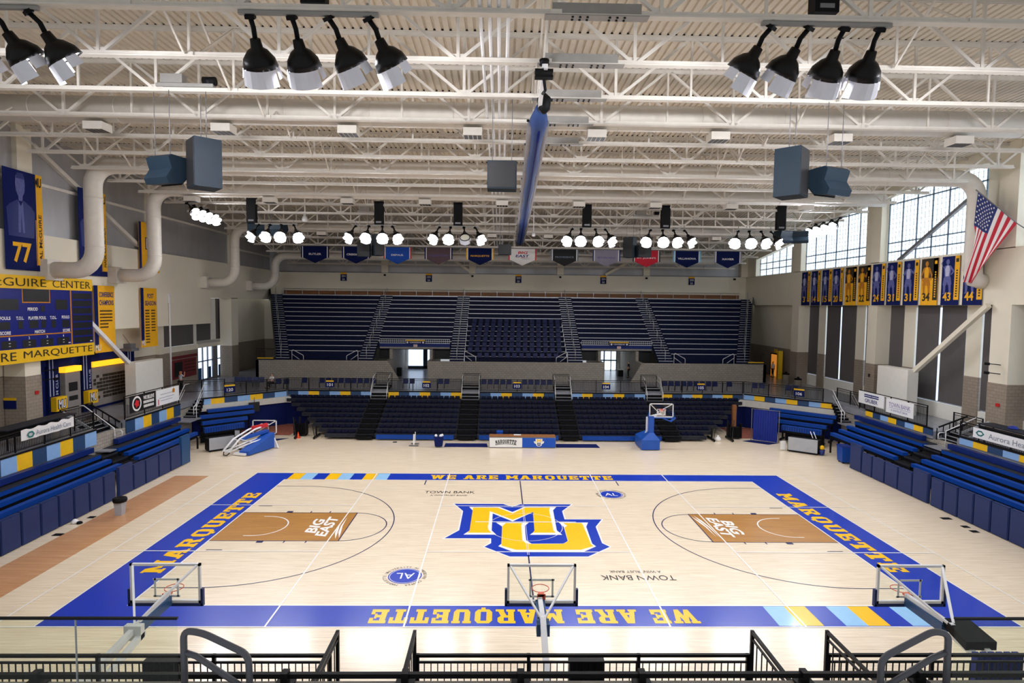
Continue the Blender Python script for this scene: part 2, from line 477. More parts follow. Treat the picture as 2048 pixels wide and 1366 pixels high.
# thin navy lines
b = MB(); o = layer(2); w = .05
for s in (-1, 1):
    arc = [(s * (12.73 - 6.30 * math.cos(t)), 6.30 * math.sin(t)) for t in [(-90 + 180 * i / 64) * PI / 180 for i in range(65)]]
    b.stroke([(s * HL, -6.30)] + arc + [(s * HL, 6.30)], w, o, *UP)
    b.stroke([(s * (8.53 - 1.80 * math.cos(t)), 1.80 * math.sin(t)) for t in [(-90 + 180 * i / 40) * PI / 180 for i in range(41)]], w, o, *UP)
    b.stroke([(s * HL, -1.83), (s * 8.53, -1.83), (s * 8.53, 1.83), (s * HL, 1.83)], w, o, *UP)
    for q in (-1, 1):
        b.rect(min(s * 12.15, s * 11.85), max(s * 12.15, s * 11.85), min(q * 1.85, q * 2.05), max(q * 1.85, q * 2.05), o, *UP)
        for x in (10.92, 9.95):
            b.rect(s * x - .03, s * x + .03, min(q * 1.85, q * 2.05), max(q * 1.85, q * 2.05), o, *UP)
        b.rect(s * 13.6 - .35, s * 13.6 + .35, q * 2.83 - .03, q * 2.83 + .03, o, *UP)
for q in (-1, 1):
    b.rect(-.03, .03, min(q * 3.3, q * HW), max(q * 3.3, q * HW), o, *UP)
for x in (-5.72, 5.88):
    b.rect(x - .035, x + .035, 6.7, HW, o, *UP)
struct(b, 'line_paint', 'paint_navy', floor)
# white lines: play area edge, three cross courts, no-charge arcs
b = MB(); w = .06
b.stroke([(-HL, -HW), (HL, -HW), (HL, HW), (-HL, HW)], w, layer(3), *UP, closed=True)
b.stroke([(-OL - .03, -OW - .03), (OL + .03, -OW - .03), (OL + .03, OW + .03), (-OL - .03, OW + .03)], .05, layer(3), *UP, closed=True)
for x0, x1 in ((-17.88, -9.0), (-4.42, 4.5), (9.1, 17.95)):
    b.stroke([(x0, -9.05), (x1, -9.05), (x1, 9.02), (x0, 9.02)], w, layer(4), *UP, closed=True)
    for y in (-2.98, 2.95):
        b.rect(x0, x1, y - .03, y + .03, layer(5), *UP)
for s in (-1, 1):
    arc = [(s * (12.73 - 1.25 * math.cos(t)), 1.25 * math.sin(t)) for t in [(-90 + 180 * i / 32) * PI / 180 for i in range(33)]]
    b.stroke([(s * 13.04, -1.25)] + arc + [(s * 13.04, 1.25)], .06, layer(3), *UP)
b.stroke([(1.80 * math.cos(2 * PI * i / 64), 1.80 * math.sin(2 * PI * i / 64)) for i in range(64)], .025, layer(6), *UP, closed=True)
b.rect(-2.45, 2.55, .56, .64, layer(7), *UP)
for x in (-.035, .035):
    b.rect(x - .008, x + .008, -3.3, 3.2, layer(6), *UP)
struct(b, 'white_paint', 'paint_white', floor)
# centre monogram
blue = [(-3.68, 3.3), (-1.06, 3.3), (-0.57, 2.85), (-0.11, 3.28), (2.63, 3.29), (2.02, 2.22), (2.02, 1.01), (3.89, 1.02), (3.43, 0.02), (3.4, -1.99), (3.68, -2.39), (2.56, -3.43), (-0.8, -3.45), (-1.91, -2.43), (-1.62, -2.02), (-1.63, -1.47), (-3.77, -1.47), (-3.16, -0.48), (-3.14, 2.16)]
wM = [(-2.86, 2.78), (1.78, 2.84), (1.56, 2.32), (1.49, -0.49), (1.7, -1.04), (0.17, -1.05), (0.42, -0.62), (0.48, 1.77), (0.63, 2.2), (-0.6, 0.68), (-1.6, 1.79), (-1.62, -0.52), (-1.4, -1.04), (-2.93, -1.05), (-2.66, -0.53), (-2.65, 2.24)]
yM = [(-2.65, 2.68), (-1.36, 2.69), (-0.57, 1.83), (0.08, 2.71), (1.42, 2.73), (1.35, 2.28), (1.33, -0.49), (1.42, -0.78), (0.33, -0.79), (0.42, -0.5), (0.5, 2.06), (0.6, 2.17), (-0.59, 0.9), (-1.76, 2.15), (-1.79, -0.4), (-1.63, -0.81), (-2.77, -0.82), (-2.67, -0.53), (-2.65, 2.21)]
tri = [(-1.24, 2.77), (0.05, 2.78), (-0.58, 2.04)]
wU = [(-1.42, 0.53), (0.2, 0.54), (-0.01, 0.11), (-0.04, -1.66), (0.2, -2.08), (1.64, -2.06), (1.87, -1.76), (1.87, 0.0), (1.69, 0.56), (3.14, 0.57), (2.97, 0.01), (2.94, -2.05), (3.07, -2.36), (2.4, -2.98), (-0.63, -3.0), (-1.3, -2.37), (-1.16, -2.11), (-1.12, -0.0)]
yU = [(-0.95, 0.45), (-0.13, 0.46), (-0.19, 0.13), (-0.2, -1.66), (-0.07, -2.01), (0.16, -2.12), (1.65, -2.09), (1.88, -1.76), (1.89, -0.12), (2.06, 0.13), (1.89, 0.48), (2.81, 0.49), (2.84, 0.2), (2.88, -2.13), (2.96, -2.34), (2.33, -2.74), (-0.52, -2.76), (-1.15, -2.32), (-1.15, -2.11), (-1.11, 0.03)]
b = MB()
def rev(p): return list(reversed(p))
b.stroke(blue, .14, layer(1), *UP, 1, closed=True)
b.flat(rev(blue), layer(2), *UP, 0)
b.flat(rev(wU), layer(3), *UP, 1); b.flat(rev(yU), layer(4), *UP, 2)
b.flat(rev(wM), layer(4.4), *UP, 1); b.flat(rev(yM), layer(4.8), *UP, 2); b.flat(rev(tri), layer(5.2), *UP, 0)
struct(b, 'monogram_paint', ['paint_blue', 'paint_white', 'paint_gold'], floor)
# lettering
b = MB()
b.slab('WE ARE MARQUETTE', (-5.55, 7.86, .008), (1, 0, 0), (0, 1, 0), .86, 11.35, 0)
b.slab('WE ARE MARQUETTE', (5.62, -7.90, .008), (-1, 0, 0), (0, -1, 0), .92, 11.3, 0)
b.slab('MARQUETTE', (-14.62, -5.1, .008), (0, 1, 0), (-1, 0, 0), .82, 10.1, 0)
b.slab('MARQUETTE', (14.72, 5.3, .008), (0, -1, 0), (1, 0, 0), .82, 10.2, 0)
struct(b, 'lettering_paint', 'paint_gold', floor)
b = MB()
for s, ux, uy in ((-1, (0, 1, 0), (-1, 0, 0)), (1, (0, -1, 0), (1, 0, 0))):
    b.text('BIG', (s * 10.12, -s * .02, .009), ux, uy, .56, 1.75, 0, bold=.035, shear=.25)
    b.text('EAST', (s * 9.52, s * .03, .009), ux, uy, .56, 2.45, 0, bold=.035, shear=.25)
    q = [(-1.6, -.52), (-.9, -.32), (0, -.22), (1.35, -.22), (0, -.30), (-.9, -.44)]
    b.flat(q, (s * 9.25, 0, .009), ux, uy); b.flat([(p[0] * .92, p[1] - .14) for p in q], (s * 9.25, 0, .009), ux, uy)
struct(b, 'conference_paint', 'paint_white', floor)
b = MB()
b.text('TOWN BANK', (-4.1, 5.3, .008), (1, 0, 0), (0, 1, 0), .42, 2.85, 0, bold=.0)
b.text('A WINTRUST BANK', (-4.1, 4.72, .008), (1, 0, 0), (0, 1, 0), .2, 2.1, 0)
b.text('TOWN BANK', (4.25, -5.42, .008), (-1, 0, 0), (0, -1, 0), .42, 2.95, 0, bold=.0)
b.text('A WINTRUST BANK', (4.25, -4.88, .008), (-1, 0, 0), (0, -1, 0), .2, 2.1, 0)
struct(b, 'sponsor_paint', 'paint_black', floor)
b = MB()
for (x, y), ux, uy in (((-4.97, -5.3), (-1, 0, 0), (0, -1, 0)), ((5.11, 5.02), (1, 0, 0), (0, 1, 0))):
    X, Yv = Vector(ux), Vector(uy); c = Vector((x, y, .006))
    b.flat([(.66 * math.cos(2 * PI * i / 40), .66 * math.sin(2 * PI * i / 40)) for i in range(40)], c, ux, uy, 0)
    b.stroke([(.60 * math.cos(2 * PI * i / 40), .60 * math.sin(2 * PI * i / 40)) for i in range(40)], .02, c + Vector((0, 0, .002)), ux, uy, 1, closed=True)
    b.text('AL', c + Vector((0, 0, .003)), ux, uy, .5, .72, 1)
    ring = 'AL McGUIRE CENTER  MARQUETTE UNIVERSITY '
    n = len(ring)
    for i, ch in enumerate(ring):
        if ch == ' ': continue
        t = PI / 2 + 2.7 - 2 * PI * i / n
        r = X * math.cos(t) + Yv * math.sin(t)
        b.text(ch, c + r * .79, X * math.sin(t) - Yv * math.cos(t), r, .13, None, 2)
struct(b, 'roundel_paint', ['paint_blue', 'paint_white', 'paint_black'], floor)
# ================================================================ CONCOURSE, WALLS, WINDOWS
ZC = 3.05
XL, XR, YF = -25.5, 26.2, 24.6
b = MB()
b.prism([(-33, -19.5), (-25.5, -19.5), (-25.5, 7.55), (-27.35, 7.55), (-27.35, 10.3), (-25.5, 10.3), (-25.5, 19.3), (-20.1, 24.6), (20.6, 24.6), (26.2, 19.6), (26.2, 8.5), (27.5, 8.5), (27.5, 6.55), (26.2, 6.55), (26.2, -19.5), (33, -19.5), (33, 48), (-33, 48)], 'z', ZC - .55, ZC)
b.box(-33, 33, -19.6, -17.3, ZC - .55, ZC)
struct(b, 'concourse_floor', 'concourse_floor', label='grey concourse floor around the arena bowl', cat='floor')
# concrete below the concourse edge
b = MB()
b.box(-25.9, -25.5, -19.5, 19.0, 0, ZC - .5); b.box(26.2, 26.6, -19.5, 19.3, 0, ZC - .5)
b.box(-19.7, 20.1, 24.62, 24.8, 0, ZC - .5)
b.box(-33, 33, -19.9, -19.5, 0, ZC - .5)
struct(b, 'wall_below_concourse', 'concrete_block', label='grey concrete block wall below the concourse', cat='wall')
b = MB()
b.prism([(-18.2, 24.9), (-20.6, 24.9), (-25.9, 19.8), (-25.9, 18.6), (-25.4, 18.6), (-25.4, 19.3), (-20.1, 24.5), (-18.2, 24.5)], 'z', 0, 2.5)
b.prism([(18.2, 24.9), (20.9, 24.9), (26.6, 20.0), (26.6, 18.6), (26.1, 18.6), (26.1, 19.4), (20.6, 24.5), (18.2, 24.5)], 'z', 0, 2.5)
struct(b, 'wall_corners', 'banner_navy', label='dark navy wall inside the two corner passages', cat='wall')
b = MB()
b.prism([(-20.0, 24.5), (-20.3, 24.3), (-25.55, 19.0), (-25.3, 18.8), (-20.1, 24.0), (-19.6, 24.0)], 'z', 2.0, 2.5)
b.prism([(20.4, 24.5), (20.8, 24.3), (26.3, 19.2), (26.05, 19.0), (20.6, 24.0), (20.0, 24.0)], 'z', 1.95, 2.5)
struct(b, 'trim_1', 'chalk', label='pale concrete beam over the corner passages', cat='trim')

def zdeck(y):
    return zbot(y) + 2.35
HB = [7.8, 7.8, 7.8, 7.83, 7.83, 7.81, 7.70, 7.60, 7.52, 7.36, 7.17, 6.92, 6.66, 6.30, 5.90, 5.48, 5.05, 4.65]
TY = [-11.8 + 3.2 * k for k in range(18)]
def zbot(y):
    t = (y - TY[0]) / 3.2
    if t <= 0: return 10.69 + HB[0]
    if t >= 17: return 10.69 + HB[17] - (t - 17) * .4
    i = int(t); f = t - i
    return 10.69 + HB[i] * (1 - f) + HB[min(17, i + 1)] * f

YS = [-16, -11.8, 0.0, 7.2, 13.4, 19.7, 23, 26, 29, 32.3, 36, 40, 45]
def toproof(b, x0, x1, y0, y1, zlo, m=0, off=0.0):
    """A wall strip whose upper edge follows the roof."""
    ys = [y0] + [y for y in YS if y0 + .05 < y < y1 - .05] + [y1]
    for p, q in zip(ys[:-1], ys[1:]):
        lo = zlo if callable(zlo) else (lambda y: zlo)
        b.hexa([(x0, p, lo(p)), (x1, p, lo(p)), (x1, q, lo(q)), (x0, q, lo(q)), (x0, p, zdeck(p) - off), (x1, p, zdeck(p) - off), (x1, q, zdeck(q) - off), (x0, q, zdeck(q) - off)], m)
# ---- right wall
COLR = ((6.5, 7.9), (19.1, 20.3), (31.7, 33.1))
b = MB()
b.box(29.0, 30.1, -16, 45, 11.08, 14.45)                    # banner wall
b.box(29.0, 29.6, -16, 45.5, 14.45, 14.5)
for y0, y1 in COLR:
    b.box(29.0, 30.2, y0, y1, 6.3, 11.08); toproof(b, 29.0, 29.8, y0, y1, 14.45)
    b.box(29.35, 29.7, y1, y1 + 1.25, 14.45, 20.5 if y1 < 30 else 17.2)
toproof(b, 29.05, 29.8, -16, 31.7, lambda y: zdeck(y) - .75)
toproof(b, 29.05, 29.8, 33.1, 45, lambda y: zbot(y) + 1.1)
b.box(29.0, 29.9, 42.3, 45.4, 14.45, 17)
for yc in (1.0, 13.63, 26.05):
    for s in (-1, 1):
        b.box(30.05, 30.3, yc + s * 3.1 - .62, yc + s * 3.1 + .62, 6.33, 11.08)
b.box(30.05, 30.3, 35.0, 46, 6.33, 11.08)
b.box(30.2, 30.4, -10, 35, 10.9, 11.2)
wall_r = struct(b, 'wall_right', 'wall_cream', label='cream right wall of the arena with tall columns', cat='wall')
b = MB()
for y0, y1 in COLR: b.box(28.98, 30.22, y0 - .02, y1 + .02, ZC, 6.3)
for yc in (1.0, 13.63, 26.05):
    for s in (-1, 1):
        b.box(30.03, 30.32, yc + s * 3.1 - .63, yc + s * 3.1 + .63, ZC, 6.33)
b.box(30.03, 30.32, 35.0, 46, ZC, 6.33)
struct(b, 'dado', 'dado_block', wall_r)
b = MB()
for y0, y1 in ((-9, 6.5), (7.9, 19.1), (20.3, 31.7), (33.1, 35.0)):
    b.box(30.1, 30.35, y0, y1, ZC, 4.12)
struct(b, 'sill_wall', 'wall_white', wall_r)
WN = 0
def window(name_label, boxes, bars, extra=None, panemat='daylight', barmat='muntin', parent=None):
    """A window: lit pane with its bars as one part."""
    global WN
    WN += 1
    w = thing('window_%d' % WN, name_label, 'window', boxes[0][:1] + (boxes[0][2], boxes[0][4]), kind='structure')
    p = MB()
    for q in boxes: p.box(*q)
    p.build('pane', panemat, w)
    if bars:
        p = MB()
        for q in bars: p.box(*q)
        p.build('window_frame', barmat, w)
    if extra:
        p = MB()
        for q in extra: p.box(*q)
        p.build('grid', 'muntin_pale', w)
    return w
bayname = ['nearest the camera', 'second from the camera', 'third from the camera', 'at the far end']
for i, (y0, y1, yc) in enumerate(((-9, 6.5, 1.0), (7.9, 19.1, 13.63), (20.3, 31.7, 26.05), (33.1, 35.0, 38))):
    window('tall lower right window behind grey shades, bay ' + bayname[i], [(30.36, 30.42, y0, y1, 4.1, 11.1)],
           [(30.28, 30.36, y0, y1, 4.08, 4.2)], panemat='daylight_low', barmat='white_steel')
for i, (y0, y1, z1) in enumerate(((-9, 6.5, 20.2), (7.9, 18.95, 20.2), (21.0, 31.7, 19.6), (34.3, 42.3, 18.0))):
    if i: a = y0
    else: a = y0
    bars = []; grid = []
    n = round((y1 - y0) / 1.66); st = (y1 - y0) / n
    for k in range(n + 1):
        bars.append((29.52, 29.6, y0 + st * k - .035, y0 + st * k + .035, 14.45, z1))
    for z in (15.24, 15.95, 19.0): bars.append((29.52, 29.6, y0, y1, z - .04, z + .04))
    for k in range(n * 4):
        grid.append((29.57, 29.6, y0 + st * k / 4 - .012, y0 + st * k / 4 + .012, 14.45, z1))
    z = 14.6
    while z < z1:
        grid.append((29.57, 29.6, y0, y1, z - .012, z + .012)); z += .36
    window('high gridded translucent right window, bay ' + bayname[i], [(29.6, 29.66, y0, y1, 14.45, z1)], bars, grid)
# grey roller shades
shades = []
for yc, nm in ((13.63, 'second'), (26.05, 'third')):
    c0, c1 = (7.9, 19.1) if yc < 20 else (20.3, 31.7)
    shades += [(c0 + .02, yc - 3.1 - .62 - .12, nm, 'nearest the camera'), (yc - 2.35, yc - .12, nm, 'left of the near pier'), (yc + .12, yc + 2.35, nm, 'right of the far pier'), (yc + 3.1 + .62 + .12, c1 - .02, nm, 'beside the far column')]
shades += [(33.12, 34.75, 'far', 'beside the doorway'), (1.0 + 3.1 + .7, 6.45, 'first', 'beside the near column')]
for y0, y1, bay, where in shades:
    b = MB(); b.box(30.12, 30.15, y0, y1, 4.25, 11.06)
    sh = single(b, 'roller_shade', 'shade_grey', 'grey roller shade pulled down in the %s right bay, %s' % (bay, where), 'shade', 'roller shades on the right wall')
    b = MB(); b.box(30.11, 30.16, y0, y1, 4.2, 4.25); b.build('bottom_rail', 'grey_steel', sh)

# ---- left wall
COLL = ((6.85, 7.95), (19.5, 20.6), (33.7, 35.1))
b = MB()
b.box(-30.0, -29.0, -16, 29.3, 8.7, 14.65); b.box(-30.0, -29.0, 29.3, 45, 11.13, 14.65)
for y0, y1 in COLL[:1] + COLL[2:]:
    b.box(-30.2, -29.0, y0, y1 + .1, 6.25, 11.2)
for y0, y1 in COLL:
    toproof(b, -29.7, -29.0, y0, y1, 14.6)
b.box(-30.6, -30.3, -16, 23.2, 6.25, 8.8); b.box(-30.3, -29.9, 22.3, 22.9, 6.25, 8.8)
b.box(-30.6, -30.3, 23.2, 29.2, 6.2, 6.7); b.box(-30.6, -30.3, 38.2, 46, 6.25, 11.2)
b.box(-30.5, -30.2, 29.2, 36.3, 6.3, 6.95)
wall_l = struct(b, 'wall_left', 'wall_cream', label='cream left wall of the arena behind the scoreboard', cat='wall')
b = MB(); toproof(b, -29.6, -29.3, -16, 45, 14.65)
ys = -16
b2 = MB()
for y0, y1, z in ((-16, 33.7, 17.67), (35.1, 45, 16.3)):
    b2.box(-29.3, -29.12, y0, y1, z - .09, z + .09)
pl = struct(b, 'metal_panel', 'panel_grey', wall_l)
struct(b2, 'girt', 'steel_cream', wall_l)
b = MB()
for y0, y1 in COLL[:1] + COLL[2:]: b.box(-30.22, -28.98, y0 - .02, y1 + .12, ZC, 6.25)
b.box(-30.6, -30.28, -16, 29.2, ZC, 6.22); b.box(-30.6, -30.28, 38.2, 46, ZC, 6.3); b.box(-30.3, -29.88, 22.28, 22.92, ZC, 6.25)
struct(b, 'dado', 'dado_block', wall_l)
# left lower windows and glazed doors
window('grey shaded window high on the left wall above the red board', [(-30.45, -30.4, 23.3, 28.9, 6.75, 8.7)], [(-30.42, -30.34, 28.75, 29.2, 6.7, 8.7)], panemat='shade_grey', barmat='wall_white')
window('pair of grey shaded windows above the glass doors at left', [(-30.4, -30.35, 29.3, 36.3, 6.95, 11.1)],
       [(-30.37, -30.25, 32.0, 32.9, 6.95, 11.1), (-30.34, -30.2, 29.2, 36.3, 6.7, 6.98)], panemat='shade_grey', barmat='wall_white')
dr = thing('door_1', 'row of glass entrance doors full of daylight at left', 'door', (-30.4, 32.8, ZC), kind='structure')
b = MB(); b.box(-30.45, -30.4, 29.3, 36.3, ZC, 6.3); b.build('pane', 'daylight_low', dr)
b = MB()
for y in (29.3, 30.3, 31.3, 32.3, 33.2, 34.2, 35.2, 36.2):
    b.box(-30.42, -30.3, y - .07, y + .07, ZC, 6.3)
b.box(-30.42, -30.25, 32.3, 33.2, ZC, 6.3); b.box(-30.42, -30.3, 29.3, 36.3, 4.9, 5.0); b.box(-30.42, -30.3, 29.3, 36.3, ZC, 3.2)
b.build('door_frame', 'grey_steel', dr)
b = MB()
for y in (29.8, 31.7, 34.0, 35.6): b.box(-30.44, -30.38, y - .35, y + .35, 3.2, 4.3)
b.build('street_view', 'teal_vinyl', dr)
# ---- far wall
b = MB()
b.box(-29.5, 29.5, 45.0, 45.4, 11.0, 14.55)
FC = (-15.4, -4.75, 6.0, 16.6)
for x in FC: b.box(x - .4, x + .4, 44.8, 45.3, 14.55, 17.6)
b.box(28.2, 29.2, 44.6, 45.3, 14.5, 17.3)
wall_f = struct(b, 'wall_far', 'wall_cream', label='cream far wall above the upper stand', cat='wall')
b = MB(); b.box(-29.5, 29.5, 45.2, 45.5, 14.55, 17.9); struct(b, 'metal_panel', 'panel_grey', wall_f)
b = MB(); b.box(-29.5, 29.5, 44.9, 45.25, 14.5, 14.6); struct(b, 'ledge', 'grey_steel', wall_f)
b = MB()
b.box(-31, -13, 45.6, 45.8, ZC, 11.1); b.box(12, 31, 45.6, 45.8, ZC, 11.1)
b.build('return_wall', 'wall_cream', wall_f)
b = MB()
b.box(-31, -25, 45.55, 45.62, ZC, 6.3); b.box(25, 31, 45.55, 45.62, ZC, 6.3)
b.build('dado', 'dado_block', wall_f)
# ---- block wall in front of the upper stand
b = MB(); Y0 = 32.0
b.box(-25.9, -12.65, Y0, Y0 + .3, ZC, 4.98); b.box(-8.6, 9.25, Y0, Y0 + .3, ZC, 4.98); b.box(13.2, 26.0, Y0, Y0 + .3, ZC, 4.98)
b.prism([(-12.65, ZC), (-11.5, ZC), (-12.65, 4.98)], 'y', Y0, Y0 + .3); b.prism([(13.2, ZC), (13.2, 4.98), (12.1, ZC)], 'y', Y0, Y0 + .3)
b.box(-25.9, -25.6, Y0, 45, ZC, 4.98); b.box(25.7, 26.0, Y0, 45, ZC, 4.98)
for x0, x1 in ((-12.9, -12.6), (-8.7, -8.4), (9.1, 9.4), (13.1, 13.4)):
    b.box(x0, x1, Y0 + .3, 34.4, ZC, 4.98); b.box(x0, x1, 34.4, 43, ZC, 6.0)
struct(b, 'wall_upper_stand', 'concrete_block', label='grey block wall below the upper stand', cat='wall')
# lobby behind the two portals
b = MB()
b.box(-12.6, -8.7, 43.0, 43.2, ZC, 6.4); b.box(9.4, 13.1, 43.0, 43.2, ZC, 6.4)
struct(b, 'wall_lobby', 'wall_white', label='pale lobby wall seen through the two portals', cat='wall')
b = MB(); b.box(-12.9, -8.4, 34.7, 43.1, 6.02, 6.2); b.box(9.1, 13.4, 34.7, 43.1, 6.02, 6.2)
struct(b, 'ceiling_lobby', 'wall_white', label='pale lobby ceiling over the two portals', cat='ceiling')
window('bright lobby shop window seen through the portal beside sign 102', [(-12.2, -10.4, 42.9, 42.95, ZC + .3, 6.0), (-10.0, -8.8, 42.9, 42.95, ZC + .3, 5.6)],
       [(-10.45, -9.95, 42.8, 42.98, ZC, 6.2), (-12.25, -8.75, 42.8, 42.98, ZC, ZC + .35)], panemat='daylight_low', barmat='dark_box')
window('bright lobby doors seen through the portal beside sign 104', [(9.8, 12.7, 42.9, 42.95, ZC + .1, 6.1)],
       [(11.15, 11.3, 42.8, 42.98, ZC, 6.2), (9.75, 9.85, 42.8, 42.98, ZC, 6.2), (12.65, 12.75, 42.8, 42.98, ZC, 6.2), (9.8, 12.7, 42.8, 42.98, 4.2, 4.35), (10.4, 10.5, 42.8, 42.98, ZC, 6.2), (12.0, 12.1, 42.8, 42.98, ZC, 6.2)], panemat='daylight', barmat='muntin')
# ---- roof deck
b = MB()
prof = []
x = -29.3
while x < 29.3:
    prof += [(x, 0), (x + .19, 0), (x + .215, .075), (x + .275, .075)]; x += .3
prof.append((x, 0))
ys = [-16.5] + TY + [45.3]
rows = [[(px, y, zdeck(y) + pz) for px, pz in prof] for y in ys]
n = len(prof)
V = [p for r in rows for p in r]
F = [(j * n + i, (j + 1) * n + i, (j + 1) * n + i + 1, j * n + i + 1) for j in range(len(ys) - 1) for i in range(n - 1)]
b.geo(V, F)
for p, q in zip(ys[:-1], ys[1:]):
    b.face([(-29.4, p, zdeck(p) + .09), (29.4, p, zdeck(p) + .09), (29.4, q, zdeck(q) + .09), (-29.4, q, zdeck(q) + .09)])
deck = struct(b, 'ceiling', 'deck_cream', label='cream ribbed metal roof deck of the arena', cat='ceiling')
# ================================================================ ROOF STEEL, DUCTS, LAMPS, SPEAKERS
BN = [-25.55 + 5.7 * j for j in range(10)]
TN = [-28.4] + [x + 2.85 for x in BN[:-1]] + [28.6]
proto_truss = None
for k, y in enumerate(TY):
    zb, zt = zbot(y), zdeck(y)
    t = thing('roof_truss', 'cream steel roof truss, %s in the row counted from the camera side' % ORD[k], 'truss', (0.0, y, zb), group='roof trusses')
    if proto_truss is None:
        b = MB(); b.box(-26.3, 26.6, y - .13, y + .13, zb - .02, zb); b.box(-26.3, 26.6, y - .13, y - .015, zb, zb + .02)
        b.box(-26.3, 26.6, y - .05, y - .02, zb, zb + .15); b.box(-26.3, 26.6, y + .02, y + .05, zb, zb + .15)
        b.box(-26.3, 26.6, y - .13, y + .13, zb, zb + .02)
        P = {'bottom_chord': [b.build('bottom_chord', 'steel_cream', t)]}
        b = MB(); b.box(-29.2, 29.2, y - .13, y + .13, zt - .03, zt - .005); b.box(-29.2, 29.2, y - .05, y - .02, zt - .16, zt - .03); b.box(-29.2, 29.2, y + .02, y + .05, zt - .16, zt - .03)
        P['top_chord'] = [b.build('top_chord', 'steel_cream', t)]
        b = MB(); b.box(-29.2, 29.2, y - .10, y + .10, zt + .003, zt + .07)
        P['gap_shade_strip'] = [b.build('gap_shade_strip', 'dark_void', t)]  # black strip imitating the dark of the gaps between deck ribs and chord
        P['web_brace'] = []
        for j, x in enumerate(BN):
            b = MB()
            b.bar((x - .08, y, zb + .08), (TN[j] + .1, y, zt - .1), .10, .10, 0, (0, 1, 0))
            b.bar((x + .08, y, zb + .08), (TN[j + 1] - .1, y, zt - .1), .10, .10, 0, (0, 1, 0))
            b.box(x - .05, x + .05, y - .04, y + .04, zb, zt - .1)
            b.box(x - .28, x + .28, y - .015, y + .015, zb + .02, zb + .26)
            P['web_brace'].append(b.build('web_brace', 'steel_cream', t))
        P['web_post'] = []
        for x in TN[1:-1]:
            b = MB(); b.box(x - .04, x + .04, y - .035, y + .035, zb, zt - .1)
            P['web_post'].append(b.build('web_post', 'steel_cream', t))
        proto_truss = P
    else:
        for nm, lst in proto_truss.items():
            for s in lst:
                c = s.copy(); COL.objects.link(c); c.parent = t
    if k < 17:
        z2b, z2t, y2 = zbot(TY[k + 1]), zdeck(TY[k + 1]), TY[k + 1]
        for x in (-22.7, -11.3, .1, 11.5, 22.9):
            b = MB()
            b.bar((x + .1, y + .12, zb + .06), (x + .1, y2 - .12, z2t - .08), .06, .06)
            b.bar((x - .1, y + .12, zt - .08), (x - .1, y2 - .12, z2b + .06), .06, .06)
            b.box(x - .16, x + .16, y - .09, y + .09, zb + .02, zb + .14)
            b.build('bridging_brace', 'steel_cream', t)
# splice plates and bolts at mid span of the nearest chords
for k in range(5):
    y = TY[k]; zb = zbot(y)
    b = MB(); b.box(-.2 + .35 * k * 0, 2.6, y - .16, y + .16, zb - .045, zb - .02); b.box(.0, 2.4, y - .07, y - .04, zb + .0, zb + .32)
    for i in range(6):
        for q in (-.08, .08):
            b.lathe([(.035, -.03), (.035, 0)], (.55 + (i % 3) * .2 + (i // 3) * 1.0, y + q, zb - .045), 6, 1)
    pt = [o for o in COL.objects if o.get('label', '').startswith('cream steel roof truss, %s in' % ORD[k])][0]
    b.build('splice_plate', ['steel_grey', 'black_steel'], pt)

# ---- round ducts
def arc3(c, r, a0, a1, n, y):
    return [(c[0] + r * math.cos(a0 + (a1 - a0) * i / n), y, c[1] + r * math.sin(a0 + (a1 - a0) * i / n)) for i in range(n + 1)]
def duct(y, zc, r, xl, xr, ldrop, rdrop, diffs, zd, label, zlow=12.55):
    t = thing('air_duct', label, 'duct', (0.0, y, zc), group='round air ducts in the roof')
    pts = []
    bend = 1.25
    if ldrop:
        low = [(-28.99, y, zlow)] + arc3((-26.0 - bend, zlow + bend), bend, -PI / 2, 0, 6, y)
        high = arc3((-26.0 + bend, zc - bend), bend, PI, PI / 2, 6, y)
        pts = low + high
    else: pts = [(xl, y, zc)]
    if rdrop:
        pts += arc3((28.3 - bend, zc - bend), bend, PI / 2, 0, 6, y) + [(28.3, y, zlow + .6), (28.45, y, zlow + .1), (28.95, y, zlow)]
    else: pts += [(xr, y, zc)]
    b = MB(); b.tube(pts, r, 20, 0)
    b.build('duct_pipe', 'duct_cream', t)
    # seams
    b = MB()
    x = -22.0
    while x < 25:
        q = MB(); q.tube([(x, y, zc), (x + .05, y, zc)], r + .012, 20, 0); q.build('seam_ring', 'duct_cream', t); x += 3.7
    if ldrop:
        for z in (zlow + 1.4, zc - 2.0):
            q = MB(); q.tube([(-26.0, y, z), (-26.0, y, z + .06)], r + .012, 20, 0); q.build('seam_ring', 'duct_cream', t)
        b.box(-28.98, -28.4, y - r * 1.25, y + r * 1.25, zlow - r * 1.25, zlow + r * 1.25); b.build('wall_flange', 'duct_cream', t)
    for x in diffs:
        b = MB()
        b.box(x - .42, x + .42, y - .42, y + .30, zd - .18, zd + .16)
        f = b.build('diffuser', 'duct_cream', t)
        g = MB()
        for i in range(4):
            g.box(x - .38 + i * .2, x - .22 + i * .2, y - .36, y + .24, zd - .19, zd - .18)
        g.build('outlet_grille', 'sign_black', f, origin=(0.0, y, zc))
duct(-.9, 19.2, .56, -28.6, 28.6, False, False, [-19.27 + 5.55 * i for i in range(8)], 18.42, 'large cream round duct running across the roof, nearest the camera')
duct(8.7, 18.87, .50, 0, 0, True, True, [], 18.1, 'cream round duct with elbows into both side walls, ends beside the flag')
duct(15.0, 18.62, .46, 0, 26.5, True, False, [-23.25 + 5.5 * i for i in range(9)], 18.0, 'cream round duct dropping into the left wall above the post season banner')
duct(27.9, 17.72, .42, 0, 26.5, True, False, [-17.9 + 5.25 * i for i in range(8)], 17.2, 'cream round duct above the far lamps, dropping at the left wall')
duct(37.8, 15.9, .42, 0, 24, True, False, [], 15.3, 'farthest cream round duct, its elbow beside the upper stand')

